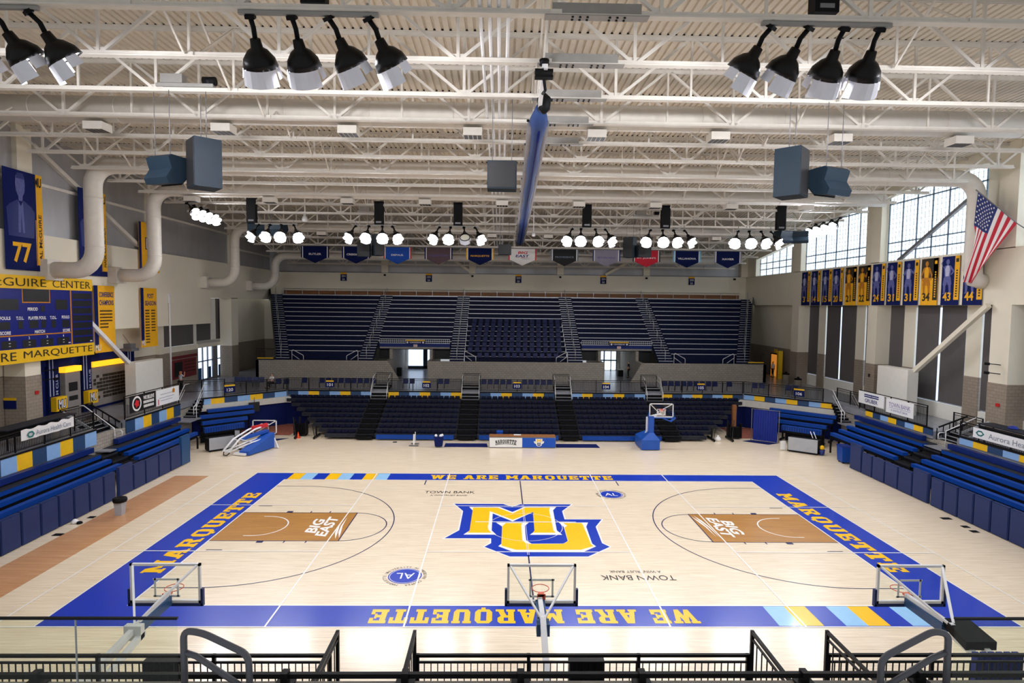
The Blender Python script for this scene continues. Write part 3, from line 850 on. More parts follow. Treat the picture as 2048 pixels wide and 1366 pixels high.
# ---- conduits along the roof
for i in range(4):
    x = -1.95 + .26 * i
    b = MB()
    pts = [(x, yy, zbot(yy) + .24) for yy in [-14] + TY[1:]]
    b.tube(pts, .055, 6)
    single(b, 'conduit', 'white_steel', 'white conduit pipe along the roof, %s from the left of four' % ORD[i], 'conduit', 'four white conduit pipes')

# ---- rolled divider curtain
t = thing('divider_curtain', 'rolled blue divider curtain hanging along the middle of the roof', 'curtain', (.1, -6.0, 17.6))
b = MB(); pts = []; rad = []
for i in range(24):
    y = -6.0 + 33 * i / 23
    pts.append((.1 + .010 * (y + 6), y, 17.95 - (y + 6) * .0405 - .12 * math.sin(PI * i / 23)))
    rad.append((.34 + .03 * math.sin(i * 1.7)) if i else .18)
b.tube(pts, rad, 14, 0)
b.build('fabric_roll', 'curtain_navy', t)
b = MB()
for s in (-1, 1):
    b.tube([(p[0] + s * .27, p[1], p[2] - .05) for p in pts[1:]], .16, 8, 0)
b.build('mesh_roll', 'curtain_mesh', t)
b = MB(); b.tube([(p[0] + .02, p[1], p[2] - .335) for p in pts[1:]], .06, 6, 0); b.build('seam_strap', 'banner_navy', t)
b = MB()
for p in pts[1::2]:
    b = MB(); b.tube([(p[0], p[1], p[2] + .3), (p[0], p[1], zbot(p[1]) + .05)], .02, 5); b.build('hanger', 'black_steel', t)
    b = MB(); b.lathe([(.05, 0), (.05, .08)], (p[0] - .42, p[1], p[2]), 6); b.build('clip', 'black_steel', t)
b = MB(); b.box(.0, .12, -9.0, 27.5, 18.2, 18.34); b.bar((.02, -8.8, 18.4), (.05, -6.2, 17.95), .14, .2); b.build('track', 'white_steel', t)
b = MB(); b.box(-.28, .3, -8.85, -8.6, 18.15, 18.25); b.box(-.28, .3, -8.85, -8.6, 17.98, 18.06); b.lathe([(.16, 0), (.16, .16)], (.02, -8.7, 18.42), 12); b.tube([(.02, -8.6, 18.0), (.1, -8.2, 17.8), (.05, -7.6, 17.9)], .05, 6)
b.lathe([(.05, -.35), (.22, -.2), (.26, .2), (.05, .4)], (.2, -6.25, 18.0), 10)
b.build('winch_motor', 'black_matt', t)

# ---- floodlights
def floodlight_proto():
    t = thing('floodlight', 'floodlight', 'floodlight', (0, 0, 0))
    b = MB()
    b.lathe([(.05, .60), (.11, .58), (.13, .40), (.22, .34), (.34, .18), (.385, 0), (.36, 0), (.31, .16), (.20, .30), (.06, .33)], n=20, m=0)
    b.build('housing', 'lens_black', t)
    b = MB(); b.face([(.33 * math.cos(-2 * PI * i / 20), .33 * math.sin(-2 * PI * i / 20), .03) for i in range(20)])
    b.build('lens', 'lamp_lens', t)
    b = MB()
    for a0, a1, l in ((-155, -25, .36), (-20, 20, .22), (160, 200, .22)):
        n = 6
        for i in range(n):
            p, q = [math.radians(a0 + (a1 - a0) * (i + d) / n) for d in (0, 1)]
            b.face([(.385 * math.cos(p), .385 * math.sin(p), 0), (.385 * math.cos(q), .385 * math.sin(q), 0), (.43 * math.cos(q), .43 * math.sin(q), -l), (.43 * math.cos(p), .43 * math.sin(p), -l)])
    b.build('visor', 'visor_white', t)
    b = MB()
    b.tube([(0, 0, .55), (0, .05, .78), (0, .0, 1.0)], .055, 8); b.box(-.10, .10, -.08, .08, .98, 1.06)
    b.build('yoke_arm', 'black_matt', t)
    return t
fl0 = floodlight_proto(); fl_used = False
def floodlight(x, y, z, yaw, tilt, label, group, sc=1.0):
    """z is the bracket's top; the lamp looks down and forward by tilt, turned by yaw about the vertical."""
    global fl_used
    M = Matrix.Rotation(yaw, 4, 'Z') @ Matrix.Rotation(tilt, 4, 'X')
    top = M @ Vector((0, 0, 1.06 * sc))
    loc = (x - top.x, y - top.y, z - top.z)
    rot = M.to_euler()
    o = fl0 if not fl_used else copy_tree(fl0)
    fl_used = True
    o.location = loc; o.rotation_euler = rot; o.scale = (sc, sc, sc); o['label'] = label; o['group'] = group; o['category'] = 'floodlight'
    return o
def lightbar(x0, x1, y, z, label):
    b = MB(); b.box(x0, x1, y - .06, y + .06, z, z + .09)
    for x in (x0 + .3, x1 - .3): b.box(x - .03, x + .03, y - .02, y + .02, z + .09, z + .35)
    return single(b, 'light_bar', 'steel_grey', label, 'light bar', 'floodlight mounting bars')
NEAR = {'near left': [-17.0, -15.9, -14.9, -13.9], 'near centre left': [-8.06, -6.96, -6.0, -4.94], 'near centre right': [5.99, 7.02, 7.98, 8.95], 'near right': [14.6, 15.7, 16.9, 18.0]}
POS = ['leftmost', 'second from the left', 'third from the left', 'rightmost']
def lamp(p, d, e):
    L = bpy.data.lights.new('flood_beam', 'SPOT'); L.energy = e; L.spot_size = math.radians(120); L.spot_blend = .8; L.shadow_soft_size = .4; L.color = (1.0, .97, .93)
    o = bpy.data.objects.new('flood_beam', L); COL.objects.link(o); o.location = p
    o.rotation_euler = Vector(d).to_track_quat('-Z', 'Y').to_euler()
for nm, xs in NEAR.items():
    y, z = -11.8, 18.36
    lightbar(min(xs) - .3, max(xs) + .3, y, z, 'grey mounting bar over the %s floodlight bank' % nm)
    right = xs[0] > 0
    yw = [0.75, 0.6, .1, -.05] if right else [.05, -.1, -.65, -.75]
    for i, x in enumerate(xs):
        if abs(x) > 16.5 and nm == 'near left' and i == 0: pass
        floodlight(x, y, z, yw[i], math.radians(38), 'black floodlight seen from behind, %s in the %s bank' % (POS[i], nm), 'floodlights of the %s bank' % nm, 1.25)
FAR = {'far left': [-23.2, -22.2, -21.2, -20.1], 'far mid left': [-14.5, -13.3, -12.1, -11.2], 'far centre left': [-6.9, -5.9, -4.7, -3.7], 'far centre right': [5.2, 6.0, 7.3, 8.2],
       'far mid right': [12.4, 13.5, 14.5, 15.5], 'far right': [20.5, 21.5, 22.6, 23.5]}
for nm, xs in FAR.items():
    y = 17.0; z = 16.55; xs = [(q + 1.31) * 45.3 / 54.9 - 1.31 for q in xs]
    lightbar(min(xs) - .3, max(xs) + .3, y, z, 'grey mounting bar over the %s floodlight bank' % nm)
    yw = [.7, .15, -.2, -.8]
    for i, x in enumerate(xs):
        o = floodlight(x, y, z, PI - yw[i], math.radians(36), 'lit floodlight facing the court, %s in the %s bank' % (POS[i], nm), 'floodlights of the %s bank' % nm)
        if nm == 'far centre left' and i == 2:
            for c in o.children:
                if c.name.startswith('lens'):
                    c.data = c.data.copy(); c.data.materials[0] = MATS['lamp_off']
                    o['label'] = 'unlit floodlight among lit ones, third from the left in the far centre left bank'
SIDE = {'left side': [(-24.0, 15.6), (-24.0, 16.6), (-24.0, 17.6), (-24.0, 18.6)], 'right side': [(25.2, 18.2), (25.2, 19.4), (25.2, 20.6), (25.2, 21.8)]}
for nm, ps in SIDE.items():
    z = zbot(18) - .15; s = -1 if ps[0][0] < 0 else 1
    b = MB(); b.box(ps[0][0] - .06, ps[0][0] + .06, ps[0][1] - .4, ps[-1][1] + .4, z, z + .09)
    single(b, 'light_bar', 'steel_grey', 'grey mounting bar over the %s floodlight bank' % nm, 'light bar', 'floodlight mounting bars')
    for i, (x, y) in enumerate(ps):
        floodlight(x, y, z, PI / 2 * s + (.35 if s > 0 else -.35), math.radians(48), 'floodlight by the %s wall, %s from the camera' % (nm.split()[0], ORD[i]), 'floodlights of the %s bank' % nm)
# two odd lamps: small wall spot and bare white globe lamp
b = MB(); b.lathe([(.02, .5), (.16, .45), (.24, .2), (.2, 0), (.02, -.02)], (-17.6, 22.0, 17.45), 14); b.box(-17.68, -17.52, 21.92, 22.08, 17.9, 18.1)
single(b, 'pendant_lamp', 'white_steel', 'single white pendant lamp in the trusses above the Butler banner', 'lamp')

# ---- loudspeakers
def cables(b, pts, ztop, m=0):
    for p in pts: b.tube([p, (p[0], p[1], ztop)], .014, 5, m)
def sub_box(loc, w, d, h, rz, label, ztop, name='bass_speaker'):
    t = thing(name, label, 'loudspeaker', loc, group='hanging loudspeakers')
    M = Matrix.Rotation(rz, 4, 'Z')
    def W(p):
        q = M @ Vector(p); return (q.x + loc[0], q.y + loc[1], q.z + loc[2])
    b = MB(); b.hexa([W(p) for p in [(-w / 2, -d / 2, 0), (w / 2, -d / 2, 0), (w / 2, d / 2, 0), (-w / 2, d / 2, 0), (-w / 2, -d / 2, h), (w / 2, -d / 2, h), (w / 2, d / 2, h), (-w / 2, d / 2, h)]])
    b.build('cabinet', 'dark_box', t)
    b = MB(); b.hexa([W(p) for p in [(-w / 2 + .04, -d / 2 - .02, .04), (w / 2 - .04, -d / 2 - .02, .04), (w / 2 - .04, -d / 2, .04), (-w / 2 + .04, -d / 2, .04), (-w / 2 + .04, -d / 2 - .02, h - .04), (w / 2 - .04, -d / 2 - .02, h - .04), (w / 2 - .04, -d / 2, h - .04), (-w / 2 + .04, -d / 2, h - .04)]])
    b.build('front_grille', 'sign_black', t)
    for q in (-w / 3, w / 3):
        b = MB(); cables(b, [W((q, 0, h))], ztop); b.build('hanging_cable', 'grey_steel', t)
    return t
def horn_box(loc, w, rz, label, ztop, s=1.0):
    """A wedge-shaped full-range cabinet tilted down: stepped back profile pushed across its width."""
    t = thing('horn_speaker', label, 'loudspeaker', loc, group='hanging loudspeakers')
    M = Matrix.Rotation(rz, 4, 'Z')
    prof = [(-.55, .10), (-.10, -.42), (.42, -.50), (.52, -.30), (.30, .05), (.42, .42), (.30, .52), (-.42, .50)]
    b = MB(); n = len(prof); V = []
    for x in (-w / 2, w / 2):
        for y, z in prof:
            q = M @ Vector((x, y * s, z * s)); V.append((q.x + loc[0], q.y + loc[1], q.z + loc[2]))
    b.geo(V, [tuple(range(n)), tuple(reversed(range(n, 2 * n)))] + [(i, n + i, n + (i + 1) % n, (i + 1) % n) for i in range(n)])
    b.build('cabinet', 'dark_box', t)
    b = MB(); V = []
    for x in (-w / 2 + .05, w / 2 - .05):
        for y, z in ((-.56, .06), (-.12, -.44), (-.14, -.46), (-.58, .04)):
            q = M @ Vector((x, y * s, z * s)); V.append((q.x + loc[0], q.y + loc[1], q.z + loc[2]))
    b.geo(V, [(0, 1, 2, 3), (7, 6, 5, 4), (0, 4, 5, 1), (1, 5, 6, 2), (2, 6, 7, 3), (3, 7, 4, 0)])
    b.build('front_grille', 'sign_black', t)
    b = MB(); pts = [M @ Vector((q, .2 * s, .45 * s)) for q in (-w / 3, w / 3)]
    for p in pts:
        b = MB(); cables(b, [(p.x + loc[0], p.y + loc[1], p.z + loc[2])], ztop); b.build('hanging_cable', 'grey_steel', t)
    return t
zt1 = zbot(-5.4) - .05
sub_box((-12.45, -5.4, 14.95), 1.0, .95, 1.78, math.radians(-48), 'tall dark bass speaker hanging at near left', zt1)
horn_box((-13.8, -5.4, 15.55), 1.15, math.radians(158), 'dark wedge speaker hanging at near left beside the tall bass box', zt1, 1.05)
sub_box((9.75, -5.4, 14.95), 1.0, .95, 1.80, math.radians(46), 'tall dark bass speaker hanging at near right', zt1)
horn_box((11.2, -5.4, 15.5), 1.2, math.radians(-158), 'dark wedge speaker hanging at near right beside the tall bass box', zt1, 1.05)
sub_box((-1.3, -5.4, 15.06), 1.1, .7, 1.03, 0, 'black speaker hanging near the middle, left of the rolled curtain', zt1, 'centre_speaker')
zt2 = zbot(20.2) - .05
sub_box((-11.2, 20.2, 14.6), .8, .8, 1.7, math.radians(30), 'tall dark speaker hanging in front of the Creighton banner', zt2)
sub_box((-12.3, 20.2, 14.5), 1.0, .6, 1.0, 0, 'square dark speaker hanging left of the tall one by the Creighton banner', zt2, 'square_speaker')
sub_box((9.15, 20.2, 14.7), .85, .8, 1.6, math.radians(-35), "tall dark speaker hanging left of the St John's banner", zt2)
sub_box((10.3, 20.2, 14.75), 1.05, .6, .95, 0, "square dark speaker hanging over the St John's banner", zt2, 'square_speaker')
sub_box((-1.0, 20.2, 14.8), 1.05, .6, .8, 0, 'small dark speaker hanging left of the Big East banner', zt2, 'square_speaker')
for i, (x, s) in enumerate(((-20.9, 'left one by the far left lamps'), (-19.2, 'right one by the far left lamps'), (21.7, 'left one by the right windows'), (23.0, 'right one by the right windows'))):
    horn_box((x, 20.2, 16.5), 1.25, math.radians(20 if i % 2 == 0 else -20) + PI, 'dark angular speaker of a hanging pair, ' + s, zt2, 1.0)
# winches for the speakers
for i, (x, y, nm) in enumerate(((-12.52, -5.4, 'near left'), (11.7, -5.4, 'near right'), (-11.23, 20.2, 'far left'), (10.97, 20.2, 'far right'))):
    t = thing('winch', 'speaker winch on the truss at %s' % nm, 'winch', (x, y, zbot(y) + .1), group='speaker winches')
    z = zbot(y) + .18
    b = MB(); b.box(x - 1.6, x + .5, y - .12, y + .12, z - .02, z + .1); b.box(x - 1.4, x - .6, y - .18, y + .18, z + .1, z + .42); b.build('winch_frame', 'steel_grey', t)
    b = MB(); b.tube([(x + .1, y, z + .22), (x + .55, y, z + .22)], .16, 12); b.build('winch_motor', 'black_matt', t)
# black equipment boxes up in the steel
for i, (x, y, z, h, nm) in enumerate(((-6.4, -11.6, 18.7, .55, 'above the near centre left lamps'), (7.47, -11.6, 18.75, 1.0, 'above the near centre right lamps'), (-19.9, 17.0, 16.66, 1.9, 'above the far left lamps'), (-10.45, 17.0, 16.66, 1.7, 'above the far mid left lamps'),
                                    (-4.55, 17.0, 16.66, 1.7, 'above the far centre left lamps'), (5.15, 17.0, 16.66, 1.7, 'above the far centre right lamps'), (11.1, 17.0, 16.66, 1.7, 'above the far mid right lamps'), (19.9, 17.0, 16.66, 2.0, 'above the far right lamps'))):
    t = thing('ballast_box', 'black upright equipment box %s' % nm, 'equipment box', (x, y, z), group='black boxes over the lamps')
    b = MB(); b.box(x - .33, x + .33, y - .2, y + .2, z, z + h); b.build('cabinet', 'black_matt', t)
    b = MB(); b.box(x - .2, x + .2, y - .21, y - .2, z + .1, z + .22); b.build('plate', 'grey_steel', t)
# camera pole in the roof
b = MB(); b.tube([(1.3, 20, 16.4), (1.3, 20, zdeck(20))], .035, 8); b.lathe([(.03, .3), (.14, .2), (.16, 0), (.03, -.05)], (1.3, 20, 16.3), 10)
single(b, 'camera_pole', 'white_steel', 'thin white pole with a small camera hanging right of the rolled curtain', 'camera')

# ---- conference banners along the far truss
CB = [(-20.17, 'BUTLER', 'conf_navy', 'conf_navy', 'banner_white', 'Butler'), (-16.03, 'CREIGHTON', 'conf_navy', 'banner_navy', 'banner_white', 'Creighton'), (-11.83, 'DEPAUL', 'conf_blue', 'text_red', 'banner_white', 'DePaul'),
      (-7.66, 'GEORGETOWN', 'conf_plum', 'banner_navy', 'text_violet', 'Georgetown'), (-3.44, 'MARQUETTE', 'conf_navy', 'banner_gold', 'banner_gold', 'Marquette'), (.9, 'BIG', 'banner_white', 'text_red', 'text_red', 'Big East'),
      (5.21, 'PROVIDENCE', 'conf_black', 'text_grey', 'text_grey', 'Providence'), (9.52, 'SETON HALL', 'conf_grey', 'text_navy', 'text_violet', 'Seton Hall'), (13.64, "ST. JOHN'S", 'conf_red', 'conf_black', 'banner_white', "St John's"),
      (17.82, 'VILLANOVA', 'conf_navy', 'conf_sky', 'banner_white', 'Villanova'), (22.06, 'XAVIER', 'conf_navy', 'conf_grey', 'banner_white', 'Xavier')]
b = MB(); b.tube([(-23, 33.05, 16.52), (24.5, 33.05, 16.52)], .03, 6); b.tube([(-23, 33.05, 15.9), (-23, 33.05, 15.91)], .03, 6)
for x in (-22, -14, -5.5, 3, 11.6, 20, 24): b.tube([(x, 33.05, 16.52), (x, 33.05, zbot(33) + .1)], .015, 5)
single(b, 'banner_rod', 'grey_steel', 'long thin rod carrying the row of conference banners', 'rod')
colname = {'conf_navy': 'navy', 'conf_blue': 'bright blue', 'conf_plum': 'plum', 'banner_white': 'white', 'conf_black': 'black', 'conf_grey': 'grey', 'conf_red': 'red'}
for x, word, base, edge, ink, nm in CB:
    y, z1, z0, zp = 33.0, 16.5, 15.35, 14.8
    t = thing('conference_banner', '%s pointed banner lettered %s hanging under the roof' % (colname[base], nm), 'banner', (x, y, z1), group='conference banners')
    b = MB(); b.prism([(x - 1.2, z1), (x - 1.2, z0), (x, zp), (x + 1.2, z0), (x + 1.2, z1)], 'y', y - .012, y + .012); b.build('cloth', base, t)
    b = MB()
    for s in (-1, 1): b.box(min(x + s * 1.29, x + s * 1.42), max(x + s * 1.29, x + s * 1.42), y - .012, y + .012, z0, z1)
    b.build('edge_band', edge, t)
    b = MB()
    for s in (-1, 1): b.box(min(x + s * 1.2, x + s * 1.29), max(x + s * 1.2, x + s * 1.29), y - .011, y + .011, z0 + .02, z1)
    b.build('white_band', 'banner_white', t)
    b = MB(); fr = ((1, 0, 0), (0, 0, 1))
    if word == 'BIG':
        b.text('BIG', (x + .05, y - .02, 16.12), *fr, .27, .95, 0, bold=.03, shear=.3); b.text('EAST', (x, y - .02, 15.78), *fr, .27, 1.35, 1, bold=.03, shear=.3)
        b.flat([(-.75, -.02), (0, .04), (.8, .10), (0, .0)], (x, y - .02, 15.58), *fr, 0); b.text('CONFERENCE', (x + .3, y - .02, 15.5), *fr, .07, .8, 1)
        b.build('lettering', ['text_red', 'text_navy'], t)
    else:
        b.text(word, (x, y - .02, 15.72), *fr, .19, min(1.9, .21 * len(word)), 0, bold=.02); b.build('lettering', ink, t)
# ================================================================ RAILINGS, FAR STANDS, CHAIRS
def fence(name, label, p, q, z0, h, posts=None, group=None, pick=.11, mid=True, col='black_steel'):
    """Black picket railing from p to q (x, y); z0 its foot."""
    P = Vector((p[0], p[1], 0)); Q = Vector((q[0], q[1], 0)); L = (Q - P).length; d = (Q - P) / L
    t = thing(name, label, 'railing', (p[0], p[1], z0), group=group)
    at = lambda s, z: (P.x + d.x * s, P.y + d.y * s, z)
    b = MB(); b.bar(at(0, z0 + h), at(L, z0 + h), .06, .05); b.build('top_rail', col, t)
    b = MB(); b.bar(at(0, z0 + h - .13), at(L, z0 + h - .13), .035, .035); b.bar(at(0, z0 + .1), at(L, z0 + .1), .035, .035); b.build('lower_rail', col, t)
    n = posts or max(1, round(L / 1.9))
    for i in range(n + 1):
        b = MB(); a = at(L * i / n, 0); b.box(a[0] - .03, a[0] + .03, a[1] - .03, a[1] + .03, z0, z0 + h + .03); b.build('post', col, t)
    b = MB(); k = int(L / pick)
    for i in range(1, k):
        a = at(L * i / k, 0); b.box(a[0] - .009, a[0] + .009, a[1] - .009, a[1] + .009, z0 + .1, z0 + h - .13)
    b.build('pickets', col, t)
    return t
def band(label, p, q, z0, z1, start, n, frac=1.0, out=(0, -1), group='coloured fascia panels'):
    """Row of cloth panels in navy, sky and gold fixed below the concourse edge; one thing, one part per panel."""
    cyc = {'n': 0, 's': 1, 'g': 2}; mats = ['panel_navy', 'panel_sky', 'panel_gold']; nm = ['navy_panel', 'sky_panel', 'gold_panel']
    P = Vector((p[0], p[1], 0)); Q = Vector((q[0], q[1], 0)); o = Vector((out[0], out[1], 0)).normalized()
    t = thing('fascia_band', label, 'fascia', (p[0], p[1], z0), group=group)
    tot = n
    for i in range(n):
        a = P.lerp(Q, i / tot); c = P.lerp(Q, (i + 1) / tot)
        k = (cyc[start] + i) % 3
        b = MB(); b.hexa([(a.x, a.y, z0), (c.x, c.y, z0), (c.x + o.x * .03, c.y + o.y * .03, z0), (a.x + o.x * .03, a.y + o.y * .03, z0),
                          (a.x, a.y, z1), (c.x, c.y, z1), (c.x + o.x * .03, c.y + o.y * .03, z1), (a.x + o.x * .03, a.y + o.y * .03, z1)])
        b.build(nm[k], mats[k], t)
    b = MB(); a, c = P, Q
    b.hexa([(a.x, a.y, z1), (c.x, c.y, z1), (c.x + o.x * .06, c.y + o.y * .06, z1), (a.x + o.x * .06, a.y + o.y * .06, z1),
            (a.x, a.y, z1 + .1), (c.x, c.y, z1 + .1), (c.x + o.x * .06, c.y + o.y * .06, z1 + .1), (a.x + o.x * .06, a.y + o.y * .06, z1 + .1)])
    b.build('edge_angle', 'black_steel', t)
    return t
YE = 24.55
AIS = [(-12.66, -11.2), (-4.68, -3.08), (3.62, 5.1), (11.77, 13.25)]
SEC = [(-20.05, -12.68), (-11.18, -4.70), (-3.06, 3.60), (5.12, 11.75), (13.27, 20.55)]
SN = ['101', '102', '103', '104', '105']
bandz = [(2.62, 2.96, 'n', 8), (2.28, 2.94, 'g', 7), (2.28, 2.92, 'n', 7), (2.28, 2.92, 's', 7), (2.58, 2.92, 'g', 8)]
for (x0, x1), s, (z0, z1, c, n) in zip(SEC, SN, bandz):
    fence('concourse_railing', 'black picket railing behind sign %s on the far concourse edge' % s, (x0, YE), (x1, YE), ZC, 1.05, group='far concourse railings')
    band('row of coloured panels below the railing of sign %s' % s, (x0, YE - .05), (x1, YE - .05), z0, z1, c, n)
    # number sign hung on the railing
    xs = {'101': -16.33, '102': -7.8, '103': .25, '104': 8.21, '105': 16.76}[s]
    t = thing('section_sign', 'navy section sign with yellow top reading %s on the far railing' % s, 'sign', (xs, YE - .1, 3.3), group='section number signs')
    b = MB(); b.box(xs - .38, xs + .38, YE - .1, YE - .06, 3.32, 3.78); b.build('board', 'banner_navy', t)
    b = MB(); b.box(xs - .33, xs + .33, YE - .11, YE - .06, 3.80, 3.92); b.build('top_strip', 'sign_gold', t)
    b = MB(); b.text(s, (xs, YE - .105, 3.54), (1, 0, 0), (0, 0, 1), .26, .5, 0, bold=.02); b.build('number', 'banner_white', t)
# corner railings, bands and signs
LC0, LC1 = (-20.15, 24.55), (-25.0, 19.75)
RC0, RC1 = (20.65, 24.55), (26.0, 19.75)
fence('concourse_railing', 'black picket railing along the left corner beside sign 120', (-20.15, 24.5), (-23.9, 20.8), ZC, 1.05, group='corner railings')
fence('concourse_railing', 'black picket railing along the right corner beside sign 106', RC0, (25.5, 20.2), ZC, 1.05, group='corner railings')
band('row of coloured panels curving under the left corner railing', (-25.35, 19.15), (-20.15, 24.4), 2.33, 2.95, 's', 7, out=(1, -1))
band('row of coloured panels under the right corner railing', (20.65, 24.4), (26.0, 19.6), 2.55, 2.95, 's', 8, out=(-1, -1))
for s, (x, y), ux in (('120', (-23.6, 21.0), (.7, .7, 0)), ('106', (24.1, 21.35), (.72, -.69, 0))):
    U = Vector(ux).normalized(); nrm = Vector((U.y, -U.x, 0)); o = Vector((x, y, 0)) + nrm * .08
    t = thing('section_sign', 'navy section sign with yellow top reading %s on the %s corner railing' % (s, 'left' if s == '120' else 'right'), 'sign', (o.x, o.y, 3.3), group='section number signs')
    def W(a, d, z): return (o.x + U.x * a + nrm.x * d, o.y + U.y * a + nrm.y * d, z)
    for nm, w, z0, z1, m in (('board', .42, 3.3, 3.8, 'banner_navy'), ('top_strip', .42, 3.82, 3.95, 'sign_gold')):
        b = MB(); b.hexa([W(-w, 0, z0), W(w, 0, z0), W(w, .04, z0), W(-w, .04, z0), W(-w, 0, z1), W(w, 0, z1), W(w, .04, z1), W(-w, .04, z1)]); b.build(nm, m, t)
    b = MB(); b.text(s, W(0, .05, 3.53), U, (0, 0, 1), .26, .5, 0, bold=.02); b.build('number', 'banner_white', t)

# ---- lower telescopic stand
def seat_row(x0, x1, y, z):
    b = MB(); n = max(1, round((x1 - x0) / .5)); w = (x1 - x0) / n
    for i in range(n):
        a = x0 + i * w + .03; c = x0 + (i + 1) * w - .03
        b.box(a, c, y + .30, y + .66, z + .03, z + .12)
        b.hexa([(a, y + .58, z + .10), (c, y + .58, z + .10), (c, y + .64, z + .10), (a, y + .64, z + .10), (a + .02, y + .62, z + .25), (c - .02, y + .62, z + .25), (c - .02, y + .69, z + .25), (a + .02, y + .69, z + .25)])
    return b
YR = lambda k: 18.5 + .76 * k
ZR = lambda k: .42 + .28 * k
for (x0, x1), s in zip(SEC, SN):
    t = thing('telescopic_stand', 'dark navy lower stand with rows of seats below the railing of sign %s' % s, 'stand', ((x0 + x1) / 2, 18.5, 0), group='lower telescopic stands')
    deck = MB(); nose = MB()
    for k in range(8):
        a, c = x0, x1
        if s == '101': a = -15.1 - .69 * k
        if s == '105': c = 15.3 + .71 * k
        y, z = YR(k), ZR(k)
        deck.box(a, c, y, y + .80, z - .05, z)
        deck.box(a, c, y + .02, y + .05, max(0.02, z - .27), z - .05)
        nose.box(a, c, y - .015, y, z - .055, z + .005)
        seat_row(a + .1, c - .1, y + .03, z).build('seat_row', 'seat_navy', t)
    deck.build('deck', 'deck_dark', t); nose.build('nosing', 'deck_dark', t)
    if s in ('102', '103', '104'):
        b = MB()
        for a, c in {'102': [(-11.0, -4.9)], '103': [(-2.9, 3.4)], '104': [(5.3, 11.6)]}[s]:
            b.box(a, c, 18.2, 18.45, .12, .42)
        b.build('front_bench', 'bench_blue', t)
    if s in ('101', '105'):
        sg = -1 if s == '101' else 1
        for k, x in ((1, 15.9), (3, 17.4)):
            b = MB(); xx = sg * x
            b.box(xx - .06, xx + .06, 18.7 + k * .3, 18.82 + k * .3, .1, ZR(k + 1)); b.bar((xx, 18.4, .12), (xx, 20.0, .12), .12, .14)
            b.bar((xx, 18.6, .2), (xx + sg * .5, 19.6, ZR(k + 1)), .05, .05)
            for yy in (18.5, 19.9):
                b.tube([(xx - .05, yy, .1), (xx + .05, yy, .1)], .1, 10)
            b.build('wheel_leg', 'black_steel', t)
def handrail(b, pts, r=.022, m=0): b.tube(pts, r, 8, m)
for (x0, x1), nm in zip(AIS, ('101 and 102', '102 and 103', '103 and 104', '104 and 105')):
    t = thing('aisle_stair', 'black aisle stair with white nosings between sections %s' % nm, 'stair', ((x0 + x1) / 2, 18.5, 0), group='far aisle stairs')
    b = MB(); e = MB()
    for k in range(8):
        y, z = YR(k), ZR(k)
        b.box(x0, x1, y, y + .76, max(.02, z - .26), z); b.box(x0 + .1, x1 - .1, y - .36, y, max(.02, z - .3), max(.1, z - .14))
        e.box(x0 + .03, x1 - .03, y - .012, y, z - .05, z + .004)
    b.build('step', 'black_matt', t); e.build('dull_nosing', 'deck_dark', t)
    b = MB(); e = MB()
    for i, (y, z) in enumerate(((24.0, 2.40), (24.28, 2.64), (24.56, 2.88), (24.84, 3.12), (25.12, 3.36))):
        b.box(x0, x1, y, y + (.3 if i < 4 else 1.25), z - .24, z); e.box(x0, x1, y - .012, y + .03, z - .045, z + .004)
    b.build('upper_step', 'black_matt', t); e.build('nosing', 'nosing', t)
    for s, x in ((-1, x0 + .03), (1, x1 - .03)):
        b = MB()
        handrail(b, [(x, 23.95, 2.45), (x, 23.95, 3.05), (x, 25.1, 4.25), (x, 26.35, 4.4)]); handrail(b, [(x, 24.0, 2.75), (x, 25.1, 3.85), (x, 26.3, 3.95)], .016)
        b.build('handrail', 'white_steel', t)
    fence('stair_guard', 'picket guard at the top of the stair between %s' % nm, (x0, 26.4), (x1, 26.4), 3.36, 1.05, posts=1, group='far stair guards')

# ---- upper stand
YU = lambda k: 32.3 + .85 * k
ZU = lambda k: 4.98 + .487 * k
XA = [(-15.65, -14.2), (-6.45, -4.98), (5.68, 7.2), (14.98, 16.5)]
def lend(k): return -22.6 - .36 * k
def rend(k): return 23.0 + .37 * k
USEC = [(None, XA[0][0]), (XA[0][1], XA[1][0]), (XA[1][1], XA[2][0]), (XA[2][1], XA[3][0]), (XA[3][1], None)]
UN = ['leftmost', 'left of centre, over the 102 portal', 'centre', 'right of centre, over the 104 portal', 'rightmost']
chair_rows = []
for i, (a0, c0) in enumerate(USEC):
    t = thing('upper_stand', 'upper stand section of navy benches with bright edges, %s' % UN[i], 'stand', (((a0 or -19) + (c0 or 20)) / 2, 32.3, 4.9), group='upper stand sections')
    deck = MB(); edge = MB()
    for k in range(0, 15):
        a = a0 if a0 is not None else lend(k); c = c0 if c0 is not None else rend(k)
        lowcut = i in (1, 3) and k < 3
        if lowcut: continue
        y, z = YU(k), ZU(k)
        if k == 0:
            deck.box(a, c, y, y + .85, z - .08, z); continue
        deck.box(a, c, y, y + .85, z - .06, z); deck.box(a, c, y, y + .04, z - .487, z - .06)
        if k == 14: edge.box(a, c, y - .02, y + .02, z - .05, z + .0); continue
        b = MB()
        if not (i == 2 and k <= 7):
            n = max(1, round((c - a) / 1.85)); w = (c - a) / n
            for j in range(n):
                b.box(a + j * w + .01, a + (j + 1) * w - .01, y + .05, y + .33, z + .36, z + .42)
                b.box(a + j * w + .01, a + (j + 1) * w - .01, y + .05, y + .08, z - .02, z + .36)
            b.build('bench', 'plank_navy', t)
        edge.box(a, c, y + .035, y + .07, z + .365, z + .43) if not (i == 2 and k <= 7) else edge.box(a, c, y - .02, y + .02, z - .05, z + .0)
    deck.build('deck', 'plank_navy', t); edge.build('bright_edge', 'aluminium', t)
